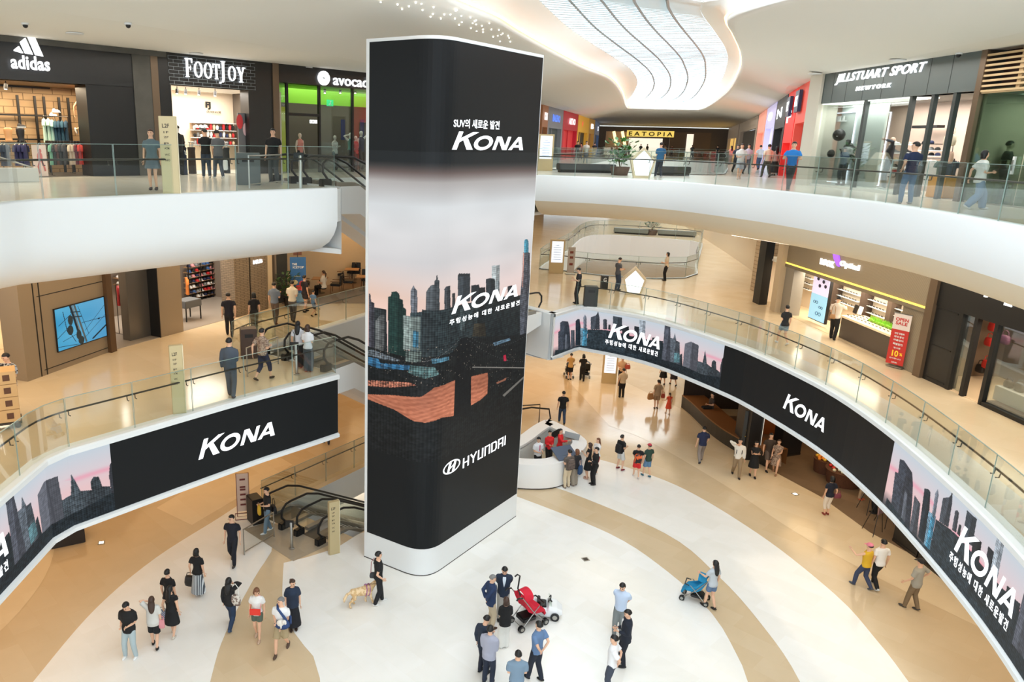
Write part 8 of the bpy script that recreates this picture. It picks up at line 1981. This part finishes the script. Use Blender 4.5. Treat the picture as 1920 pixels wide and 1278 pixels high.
dA = (.7071, .7071); dB = (.54, .84)
escalator('upper escalator from the left gallery, lane nearest the atrium', (-3.5, 25.2, Z3), dA, Z3 - Z2, ang=32)
escalator('upper escalator from the left gallery, lane nearest the shops', (-4.7, 26.4, Z3), dA, Z3 - Z2, ang=32)
escalator('middle escalator down from the left balcony, lane nearest the atrium', (-3.45, 24.0, Z2), dB, Z2)
escalator('middle escalator down from the left balcony, lane nearest the cafe', (-4.95, 25.2, Z2), dB, Z2)
escalator('basement escalator lane nearest the tower', (-3.65, 23.7, 0), (.6, .8), 5.0)
escalator('basement escalator lane nearest the orange floor', (-5.1, 24.75, 0), (.6, .8), 5.0)
struct(poly_mesh('floor_basement', [(-12, 20), (8, 20), (8, 44), (-12, 44)], [], -5.0, M_TAN))
b = MB(); b.loft([[(p[0], p[1], z) for p in WELL] for z in (-.4, -5.0)], cap=False); struct(b.build('wall_escalator_well', M_WHITE))
area('basement_lamp', (-2, 29, -1.2), 2, 5, 50, WARM2)
q = thing('escalator_end', 'small rail end of the escalator beyond the white desk', 'railing'); p = P(1010, 797, 0)
b = MB(); b.tube([p, p + Vector((0, 0, 1.1)), p + Vector((-2.6, -.6, 1.1))], .03, 6); b.build('guard_rail', M_DKSTEEL, q)
b = MB(); b.tube([p + Vector(v) for v in ((-3, -1.2, .9), (-.4, .1, .9), (.5, .2, .8), (.6, .2, .3), (.3, .1, .05))], .045, 8); b.build('handrail', M_RUBBER, q, smooth=True)
# ------------------------------------------------ information desk
out = smooth_line([(3.3, 28.6), (4.3, 28.1), (5.7, 28.2), (6.8, 29.15), (7.5, 30.4), (7.45, 31.3), (6.95, 32.4), (6.3, 33.25), (5.6, 32.6), (4.5, 30.9), (3.5, 29.6)], .25, closed=True)
cen = Vector((5.5, 30.3)); Lc = (5.5, 30.3)
ro = Ribbon(out + [out[0]]); inn = []
for i, p in enumerate(out):
 a, c = Vector(out[i - 1]), Vector(out[(i + 1) % len(out)]); d = (c - a).normalized(); inn.append(tuple(Vector(p) + Vector((-d.y, d.x)) * .62))
t = thing('information_desk', 'white rounded triangular information desk beside the tower', 'desk', (*Lc, 0)); rl = lambda pts, z, k=1: [((p[0] - Lc[0]) * k, (p[1] - Lc[1]) * k, z) for p in pts]
b = MB(); b.loft([rl(out, .06), rl(out, .95), rl(out, 1.10), rl(inn, 1.10), rl(inn, .95)], cap=False); b.build('counter_ring', mat('desk_white', (238, 238, 238), .3), t, smooth=True)
b = MB(); b.loft([rl(inn, 1.0), rl(inn, .02)], cap=False); b.build('inner_wall', mat('desk_inner', (206, 208, 206), .5), t)
b = MB(); b.loft([rl(out, 0, .985), rl(out, .06, .985)], cap=False); b.build('shadow_base', M_DKSTEEL, t)
q = thing('tilted_panel', 'dark blue square panel lying tilted on the desk in front of the visitors', 'panel', (6.25, 28.95, 1.12), .4); b = MB(); b.box((0, 0, .16), (.95, .75, .03), tilt=Matrix.Rotation(.4, 3, 'X')); b.build('panel_face', mat('panel_blue', (70, 84, 106), .35), q); b = MB(); b.box((0, 0, .06), (.3, .3, .12)); b.build('foot', M_STEEL, q)
for k, (x, y, rz) in enumerate(((1042, 818, .9), (1072, 822, -.6))):
 p = P(x, y, 1.1); q = thing('desk_screen', ['black slim monitor lying at the rear of the desk', 'grey slim screen at the far right rim of the desk'][k], 'monitor', p, rz); b = MB(); b.box((0, 0, .14), (.7, .04, .26), tilt=Matrix.Rotation(-.5, 3, 'X')); b.build('screen', M_BLACK if k == 0 else cl(150, 154, 156), q, bevel=.01); b = MB(); b.box((0, 0, .02), (.3, .2, .04)); b.build('foot', M_STEEL, q)
# ------------------------------------------------ boards, bins, lamps, benches
def pylon(loc, rz, label, h=1.95, w=.42):
 q = thing('direction_pylon', label, 'sign', loc, rz); b = MB(); b.box((0, 0, h / 2), (w, .16, h)); b.build('column', mat('gold_beige_panel', (196, 178, 136), .4, .2), q, bevel=.01)
 b = MB(); b.box((w / 2 + .01, 0, h / 2), (.02, .17, h)); b.build('edge_strip', mat('pale_gold', (226, 214, 180), .4), q)
 for k, (z, s) in enumerate(((.88, 'L2F'), (.80, '1F'), (.74, '2F'), (.66, 'P'), (.60, 'ATM'), (.52, 'WC'), (.45, 'INFO'))):
  vs, fs = fitted(glyphs(s, 1, .02), w * (.4 if k == 0 else .28), .10 if k == 0 else .05); b = MB(); b.add([(u - w * .12, -.084, h * z + v) for u, v in vs], fs); b.build('lettering', mat('sign_brown', (70, 58, 44), .5), q)
 return q
pylon(P(322, 366, Z3), .35, 'tall beige direction pylon on the upper left gallery'); pylon(P(336, 774, Z2), .45, 'tall beige direction pylon on the middle left balcony', w=.34); pylon(P(626, 1037, 0), .5, 'tall beige direction pylon beside the basement escalator', w=.36)
def kiosk(loc, rz, label, w=.85, h=2.0):
 q = thing('sign_board', label, 'sign', loc, rz); b = MB(); b.box((0, 0, h / 2), (w, .22, h)); b.build('housing', mat('kiosk_gold', (196, 172, 126), .4), q, bevel=.01)
 b = MB(); b.box((0, -.115, h * .64), (w * .78, .01, h * .62)); b.build('lit_sheet', mat('kiosk_lit', (226, 236, 248), .4, emit=.75), q)
 b = MB()
 for k in range(7): b.box((0, -.123, h * (.84 - .07 * k)), (w * (.5 if k else .2), .004, .02))
 b.build('printed_lines', mat('print_blue', (120, 140, 190), .5), q)
 return q
kiosk(P(1042, 512, Z2), -.1, 'lit notice board in beige housing beside the far middle opening'); kiosk(P(1021, 320, Z3), -.1, 'lit notice board in beige housing at the upper gallery beside the tower'); kiosk(P(1141, 718, 0), -.15, 'lit notice board in beige housing on the ground floor under the screen')
q = thing('notice_panel', 'narrow grey notice panel next to the lit board on the middle level', 'sign', P(1069, 514, Z2)); b = MB(); b.box((0, 0, .85), (.42, .05, 1.5)); b.build('panel', cl(178, 168, 160), q); b = MB()
for z in (1.3, 1.0, .6): b.box((0, -.03, z), (.2, .006, .14))
b.build('printed_marks', cl(120, 60, 50), q); b = MB(); b.box((0, 0, .02), (.55, .35, .04)); b.build('foot', M_STEEL, q)
def pentagon(loc, rz, label, w=1.15, h=1.42):
 q = thing('pentagon_lamp', label, 'lamp', loc, rz); o = [(-.32, 0), (.32, 0), (.5, .58), (0, 1), (-.5, .58)]; D = .34
 def rg(k, y, zz=0): return [(u * w * k, y, (v - .45) * h * k + .45 * h) for u, v in o]
 b = MB(); b.loft([rg(1, -D), rg(1, D)], cap=False); b.loft([rg(1, -D), rg(.82, -D)], cap=False); b.loft([rg(1, D), rg(.82, D)], cap=False); b.build('frame', mat('pentagon_gold', (206, 190, 158), .35), q)
 b = MB(); b.add(rg(.82, -D + .03), [(0, 1, 2, 3, 4)]); b.build('lit_face', mat('lit_white_face', (236, 240, 244), .4, emit=.85), q)
 b = MB(); b.add(rg(.82, D - .03), [(0, 1, 2, 3, 4)]); b.build('back_face', M_WHITE, q)
 return q
pentagon(P(1187, 551, Z2), -.25, 'glowing pentagon-shaped lamp on the middle level near the far opening'); pentagon(P(1202, 333, Z3), -.2, 'glowing pentagon-shaped lamp on the upper level before the benches')
def block(name, label, cat, loc, rz, size, m, bev=.02, part='body'):
 q = thing(name, label, cat, loc, rz); b = MB(); b.box((0, 0, size[2] / 2), size); b.build(part, m, q, bevel=bev); return q
def bench(a, c, z, label, m=None):
 p, r = P(*a, z), P(*c, z); L = (r - p).length; q = thing('bench', label, 'bench', (p + r) / 2, math.atan2(r.y - p.y, r.x - p.x)); b = MB(); b.box((0, .3, .30), (L, .7, .34)); b.build('seat', m or mat('bench_dark', (58, 60, 60), .5), q, bevel=.03)
 b = MB(); b.box((0, .3, .06), (L * .95, .5, .12)); b.build('base', M_BLACK, q)
bench((1048, 323), (1154, 325), Z3, 'long dark bench left of the upper pentagon lamp'); bench((1238, 329), (1294, 330), Z3, 'dark bench right of the upper pentagon lamp')
bench((1150, 437), (1215, 441), Z2, 'grey bench left of the planter at the far opening', mat('bench_grey', (120, 122, 116), .5)); bench((1232, 441), (1305, 445), Z2, 'grey bench right of the planter at the far opening', mat('bench_grey', (120, 122, 116), .5))
leafy('potted_plant', 'broad-leaved green plant in a brown planter beside the upper bench', P(1166, 329, Z3) + Vector((0, .5, 0)), (.5, .42), 1.75, .75, 150, M_LEAF, None, mat('planter_brown', (96, 76, 66), .6), 7, .11, .34)
leafy('potted_plant', 'plant in a planter between the far grey benches', P(1224, 441, Z2) + Vector((0, .4, 0)), (.5, .42), 1.3, .6, 90, M_LEAFD, None, mat('planter_brown', (96, 76, 66), .6), 8, .1, .3)
for x, y, z, rz, s, m, lab in ((467, 669, Z2, .3, (.55, .5, 1.05), mat('bin_brown', (72, 54, 46), .5), 'dark brown litter bin by the middle-level escalators'), (467, 346, Z3, .2, (.75, .55, 1.0), mat('bin_grey', (92, 98, 98), .5), 'grey litter bin by the upper escalators'), (479, 977, 0, .6, (.42, .6, 1.0), M_BLACK, 'black cabinet at the start of the basement escalator'), (1106, 573, Z2, -.1, (.62, .5, .95), mat('cabinet_dark', (48, 50, 48), .5), 'black cabinet beside the phone user on the middle level')):
 q = block('litter_bin', lab, 'bin', P(x, y, z), rz, s, m); b = MB(); b.box((0, -s[1] / 2, s[2] * .78), (s[0] * .5, .02, .12)); b.build('slot', M_BLACK, q)
q = thing('letter_sign', 'small black sign with white letter G on the middle level', 'sign', P(1132, 541, Z2)); b = MB(); b.box((0, 0, .35), (.36, .25, .7)); b.build('box', M_BLACK, q); vs, fs = fitted(glyphs('G', 1, .02), .16, .22); b = MB(); b.add([(u, -.13, .5 + v) for u, v in vs], fs); b.build('lettering', M_WHITE, q)
def guard(p1, p2, z, label, gl=True, h=.95):
 a, c = P(*p1, z), P(*p2, z); q = thing('guard_rail', label, 'railing', (0, 0, 0)); H_ = Vector((0, 0, h))
 b = MB(); b.tube([a, a + H_, c + H_, c], .025, 8); b.build('steel_frame', M_STEEL, q, smooth=True); b = MB(); b.tube([a + H_ * .12, c + H_ * .12], .018, 6); b.build('lower_bar', M_STEEL, q)
 if gl: b = MB(); b.loft([[a + H_ * .15, c + H_ * .15], [a + H_ * .96, c + H_ * .96]], cap=False, closed=False); b.build('glass_panel', M_GLASS, q)
guard((458, 1040), (514, 1006), 0, 'steel and glass guard rail at the basement escalator landing'); guard((464, 706), (522, 682), Z2, 'steel guard rail at the middle escalator landing', False); guard((468, 353), (529, 346), Z3, 'steel guard rail at the upper escalator landing', False)
for x, y, z, lab in ((547, 1028, 0, 'shiny steel bollard before the basement escalators'), (556, 701, Z2, 'shiny steel bollard behind the pair at the middle escalator'), (564, 356, Z3, 'short steel bollard at the upper escalators')):
 q = thing('bollard', lab, 'bollard', P(x, y, z)); b = MB(); b.lathe([(0, 0), (.10, 0), (.10, .02), (.055, .04), (.055, .98), (.045, 1.0), (0, 1.0)], n=14); b.build('post', M_STEEL, q, smooth=True)
 b = MB(); b.box((-.05, -.02, .95), (.28, .03, .26)); b.build('small_sign', M_BLACK, q)
q = thing('frame_sign', 'thin framed information sign behind the escalator rider', 'sign', P(457, 968, 0), .25); b = MB(); b.box((0, 0, .98), (.42, .02, 1.5)); b.build('sheet', mat('sheet_pink', (206, 178, 160), .5), q); b = MB(); b.tube([(-.22, 0, .02), (-.22, 0, 1.75), (.22, 0, 1.75), (.22, 0, .02)], .015, 5, closed=True); b.tube([(-.3, -.25, .02), (.3, -.25, .02), (.3, .25, .02), (-.3, .25, .02)], .015, 5, closed=True); b.build('frame', cl(110, 50, 44), q)
b = MB()
for z in (1.5, 1.2, 1.1, .9, .7, .5): b.box((0, -.015, z), (.2, .006, .07))
b.build('printed_marks', cl(110, 50, 44), q)
# boxes on a trolley, low plinth
p0 = P(2, 800, Z2)
q = thing('trolley', 'flat trolley under the cardboard boxes', 'trolley', p0, .5); b = MB(); b.box((0, 0, .16), (1.0, .62, .05)); b.build('deck', M_DKSTEEL, q); b = MB()
for sx_ in (-.4, .4):
 for sy in (-.24, .24): w_ = MB(); w_.tube([(sx_, sy - .02, .07), (sx_, sy + .02, .07)], .07, 12); w_.build('wheel', M_RUBBER, q)
for k in range(4):
 q = thing('cardboard_box', 'cardboard box on the trolley, %s of four counted from the floor' % ['first', 'second', 'third', 'fourth'][k], 'box', p0 + Vector((0, 0, .19 + .34 * k)), .5); b = MB(); b.box((0, 0, .165), (.95, .58, .33)); b.build('carton', mat('cardboard', (196, 160, 112), .8), q, bevel=.008); b = MB(); b.box((.25, -.292, .17), (.16, .004, .16)); b.box((-.2, -.292, .17), (.3, .004, .04)); b.build('printed_mark', cl(90, 60, 44), q)
q = block('grey_plinth', 'low slanted white plinth at the far left of the upper gallery', 'plinth', P(18, 341, Z3), .7, (1.6, .5, .42), mat('plinth_white', (206, 204, 198), .5)); b = MB(); b.tube([(.7, 0, .42), (-.8, 0, .95), (-.8, 0, .4)], .03, 6); b.build('slanted_bar', M_STEEL, q)
for x, y, lab in ((190, 1017, 'square floor light in the orange-lit floor'), (1491, 926, 'square floor light on the right walkway'), (1098, 1048, 'small dark floor socket in the white marble')):
 q = thing('floor_light', lab, 'floor light', P(x, y, .008), .3); b = MB(); b.box((0, 0, .004), (.22, .22, .008)); b.build('frame', M_STEEL, q); b = MB(); b.box((0, 0, .010), (.14, .14, .006)); b.build('lens', M_LED if x != 1098 else M_DKSTEEL, q)
block('planter_box', 'dark box showing under the bend of the left screen', 'planter', P(126, 1012, 0), .5, (1.1, .9, .55), mat('dark_box', (40, 34, 30), .6))
# ------------------------------------------------ pushchairs and toy car
def wheel(q, c, r, w=.04, hub=True):
 b = MB(); b.tube([(c[0] - w / 2, c[1], c[2]), (c[0] + w / 2, c[1], c[2])], r, 16); q = b.build('wheel', M_RUBBER, q)
 b = MB(); b.tube([(c[0] - w / 2 - .006, c[1], c[2]), (c[0] + w / 2 + .006, c[1], c[2])], r * .55, 12); b.build('hub', M_STEEL, q)
def pushchair(label, loc, rz, m, sc=1.0):
 q = thing('pushchair', label, 'pushchair', loc, rz); q.scale = (sc,) * 3
 b = MB()
 for s in (-1, 1):
  b.tube([(s * .22, .36, .10), (s * .24, -.05, .52), (s * .25, -.42, 1.02), (s * .25, -.50, 1.05)], .014, 6); b.tube([(s * .24, -.36, .10), (s * .24, .02, .50), (s * .23, .16, .62)], .014, 6)
 b.tube([(-.24, -.36, .12), (.24, -.36, .12)], .012, 6); b.tube([(-.22, .34, .14), (.22, .34, .14)], .012, 6); b.build('frame', M_STEEL, q, smooth=True)
 for s in (-1, 1):
  b = MB(); b.tube([(s * .25, -.42, 1.02), (s * .25, -.56, 1.04), (s * .25, -.60, .99)], .022, 8); b.build('handle', M_RUBBER, q, smooth=True)
  for y in (.38, -.38):
   for o_ in (-.03, .03): wheel(q, (s * .23 + o_, y, .09), .09, .025)
 g = MB(); g.loft([[(x * w_, y + .0, z) for x, y, z in ((-1, y0, z0), (1, y0, z0), (1, y0 + .05, z0 + .05), (-1, y0 + .05, z0 + .05))] for y0, z0, w_ in ((.40, .22, .16), (.34, .36, .18), (.22, .46, .20), (-.02, .42, .20), (-.14, .50, .20), (-.32, .92, .19))])
 for s in (-1, 1): g.loft([[(s * .20, y, z), (s * .23, y, z), (s * .23, y, z + h), (s * .20, y, z + h)] for y, z, h in ((.30, .40, .10), (.0, .40, .22), (-.18, .52, .30), (-.34, .86, .10))])
 mesh_obj('seat', voxel_mesh(g, .016, 2), m, q)
 b = MB(); b.loft([[(.23 * math.cos(a), -.30 + .36 * u * 1.0, .82 + (.16 + .06 * (1 - u)) * math.sin(a) + .10 * u * 1) for a in np.linspace(0, pi, 9)] for u in (0, .35, .7)], cap=False, closed=False); b.build('hood', m, q, smooth='all')
 b = MB(); b.box((0, -.08, .24), (.36, .42, .14)); b.build('basket', M_BLACK, q, bevel=.03)
 b = MB(); b.tube([(-.21, .20, .60), (-.19, .34, .62), (.19, .34, .62), (.21, .20, .60)], .02, 8); b.build('front_bar', M_RUBBER, q, smooth=True)
 return q
q = pushchair('red pushchair parked beside the group of suited people', P(990, 1168, 0), math.radians(-62), mat('red_fabric', (206, 24, 50), .8), 1.12)
b = MB(); b.tube([(.0, -.30, .9), (.0, -.40, 1.15), (0, -.36, 1.5), (0, -.44, 1.56), (0, -.52, 1.52)], .02, 8); b.build('rear_push_bar', M_RUBBER, q, smooth=True)
pushchair('small blue pushchair pushed by the person in denim shorts', P(1302, 1124, 0), math.radians(62), mat('blue_fabric', (20, 128, 172), .8), .92)
pushchair('black pushchair far under the curved screen', P(1098, 706, 0), -.2, M_BLACK, .95)
q = pushchair('dark wheelchair pushed by the person in the mustard top', P(1066, 706, 0), 0, M_BLACK, .9)
q = thing('toy_car', 'white toy ride-on car with black seat behind the red pushchair', 'toy car', P(1016, 1150, 0), math.radians(-98))
g = MB(); g.loft([[(x * w_, y, z) for x, z in ((-1, z0), (1, z0), (1, z1 * .8), (.8, z1), (-.8, z1), (-1, z1 * .8))] for y, w_, z0, z1 in ((-.56, .22, .16, .30), (-.50, .29, .12, .42), (-.25, .31, .11, .44), (-.20, .31, .11, .36), (.12, .31, .11, .34), (.18, .31, .11, .44), (.42, .29, .12, .38), (.58, .20, .16, .27))])
mesh_obj('car_body', voxel_mesh(g, .018, 2), mat('toy_white', (232, 234, 236), .25), q)
for s in (-1, 1):
 for y in (-.38, .36): wheel(q, (s * .29, y, .13), .13, .09)
b = MB(); b.box((0, -.12, .40), (.36, .10, .22)); b.box((0, .0, .36), (.38, .22, .06)); b.build('seat', M_BLACK, q, bevel=.02)
b = MB(); b.tube([(.10 * math.cos(a), .20 + .03 * math.sin(a), .54 + .10 * math.sin(a)) for a in np.linspace(0, 2 * pi, 13)[:-1]], .016, 6, closed=True); b.tube([(0, .20, .54), (0, .27, .44)], .02, 6); b.build('steering_wheel', M_RUBBER, q, smooth=True)
b = MB(); b.loft([[(-.26, .26, .44), (.26, .26, .44)], [(-.22, .17, .60), (.22, .17, .60)]], cap=False, closed=False); b.build('windscreen', M_DARKGLASS, q)
# ------------------------------------------------ ground floor, right side under the gallery
WR1 = [(14.4, 38.5), (14.5, 37.4), (14.55, 34.7), (14.85, 32.85), (15.6, 30.8)]
q = thing('curved_counter', 'dark curved bench counter with a brown top under the right screen', 'counter'); cr = smooth_line(WR1, .4)
pr = profile_skin('front_panel', cr, [(0, 0), (-.02, .66)], M_BLACKPANEL, smooth=False); pr.parent = q
pr = profile_skin('brown_top', cr, [(-.03, .66), (-.03, .72), (1.1, .74), (1.1, .0)], mat('counter_brown', (130, 84, 44), .45), smooth=False); pr.parent = q
b = MB(); b.add([(14.4, 38.4, 0), (24, 38.4, 0), (24, 38.4, 4), (14.4, 38.4, 4)], [(0, 1, 2, 3)]); b.add([(24, 38.4, 0), (24, 10, 0), (24, 10, 4), (24, 38.4, 4)], [(0, 1, 2, 3)]); struct(b.build('wall_dark_shop', two_tone('slatted_dark', (58, 40, 30), (34, 26, 22), 'WAVE', 5, .6, 'X')))
for (x0, y0), (x1, y1), lab, m in (((1374, 838), (1398, 862), 'dark pier between the curved counter and the shop entrance', M_BLACKPANEL), ((1462, 858), (1500, 852), 'dark panel pier behind the brown flowered dress', M_BLACKPANEL), ((1673, 1013), (1718, 1046), 'black wall panel under the right screen, upper piece', M_BLACK), ((1720, 1048), (1812, 1122), 'black low wall under the right screen, long piece', M_BLACK)):
 a, c = P(x0, y0, 0), P(x1, y1, 0); Wq = Wall(a[:2], c[:2]); q = thing('dark_pier', lab, 'pier'); b = MB(); b.wbox(Wq, 0, Wq.L, 0, 4.0, 0, .5); b.build('panel', m, q); b = MB(); b.wbox(Wq, 0, Wq.L, 0, .1, -.02, 0); b.build('plinth_strip', M_DKSTEEL, q)
p = P(1406, 868, 0); q = thing('menu_board', 'tall grey menu board with yellow marks at the dark shop entrance', 'sign', p + Vector((.2, .6, 0)), -.5); b = MB(); b.box((0, 0, 1.1), (.8, .08, 2.2)); b.build('board', cl(70, 72, 72), q); b = MB(); b.box((-.2, -.05, 1.3), (.1, .01, .1)); b.box((-.15, -.05, 1.0), (.25, .01, .03)); b.build('marks', mat('yellow_mark', (226, 180, 70), .5, emit=.4), q); b = MB(); b.box((.41, -.03, 1.1), (.02, .06, 2.2)); b.build('edge_light', mat('edge_glow', (226, 220, 206), .4, emit=.6), q)
q = block('bar_table', 'wooden high counter top glowing orange inside the dark shop', 'counter', P(1440, 850, 0) + Vector((1.5, 2.5, 0)), -.4, (2.2, .6, 1.2), mat('orange_wood', (170, 96, 44), .4)); area('dark_shop_lamp', (18.2, 31, 3.9), 2, 5, 45, WARM)
block('stool', 'low dark stool under the person in black near the pier', 'stool', P(1368, 775, 0) + Vector((1.2, .2, 0)), 0, (.4, .4, .42), M_BLACK)
for k, (x, y) in enumerate(((1345, 760), (1368, 775))):
 person(0, 0, 0, 1.68, 90 + 40 * k, ['person sitting in the shadow on the curved brown counter, nearer the corner', 'person in black sitting on the curved brown counter near the pier'][k], ((60, 50, 46) if k == 0 else BLK, 'tee'), (BLK, 'pants'), gait='sit', pos=(15.15, 36.4, .29) if k == 0 else P(x, y, 0) + Vector((1.2, .3, 0)), shoes=(40, 36, 34), arms=('hold', 'down'))
for k, (x, y, r, lab) in enumerate(((1553, 893, .52, 'round stand heaped with orange fruit by the right walkway'), (1588, 915, .75, 'large brown round stand with red fruit in the middle'), (1572, 882, .5, 'small round stand of yellow fruit behind the orange one'))):
 p = P(x, y, 0); q = thing('fruit_stand', lab, 'stand', p + Vector((.1, .5, 0))); b = MB(); b.lathe([(0, 0), (r * .85, 0), (r * .95, .5), (r, .62), (r * .9, .62), (0, .56)], n=24); b.build('basket', mat('wicker_brown', (96, 58, 36), .7, noise=.6, nscale=30), q, smooth=True)
 random.seed(k); cols_ = [[(232, 140, 40), (226, 180, 60)], [(206, 44, 40), (226, 216, 180), (200, 70, 50)], [(232, 190, 70), (214, 120, 60)]][k]; nmx = [['orange', 'yellow'], ['red', 'cream', 'brick-red'], ['golden', 'amber']][k]
 for i in range(26):
  a = i * 2.4; rr = r * .8 * math.sqrt(i / 26); ci = random.randrange(len(cols_)); b = MB(); b.ell((0, 0, 0), (.075, .075, .07), 8, 6); o = b.build('fruit', mat('fruit_c%d_%d' % (k, ci), cols_[ci], .4), None, smooth='all'); o.location = (q.location.x + rr * math.cos(a), q.location.y + rr * math.sin(a), .64 + .10 * (1 - rr / r)); tag(o, '%s fruit piled on the %s' % (nmx[ci], lab.split(' ', 1)[1] if 0 else ['first orange fruit stand', 'large brown fruit stand', 'small rear fruit stand'][k]), 'fruit', '%s fruit, stand %s' % (nmx[ci], ['one', 'two', 'three'][k]))
for k, (x, y) in enumerate(((1640, 1000), (1662, 985), (1628, 960))):
 p = P(x, y, 0); q = thing('easel', ['thin dark easel with a small picture under the right screen', 'second thin easel deeper under the right screen', 'low easel with pale papers behind the first'][k], 'easel', p, .6); b = MB()
 for dx, dy in ((-.35, -.1), (.35, -.1), (0, .45)): b.tube([(dx, dy, 0), (dx * .1, dy * .2, 1.35)], .014, 5)
 b.build('legs', M_BLACK, q); b = MB(); b.box((0, -.06, 1.0), (.4, .03, .34)); b.build('picture', cl(140, 110, 110) if k < 2 else cl(206, 196, 180), q)
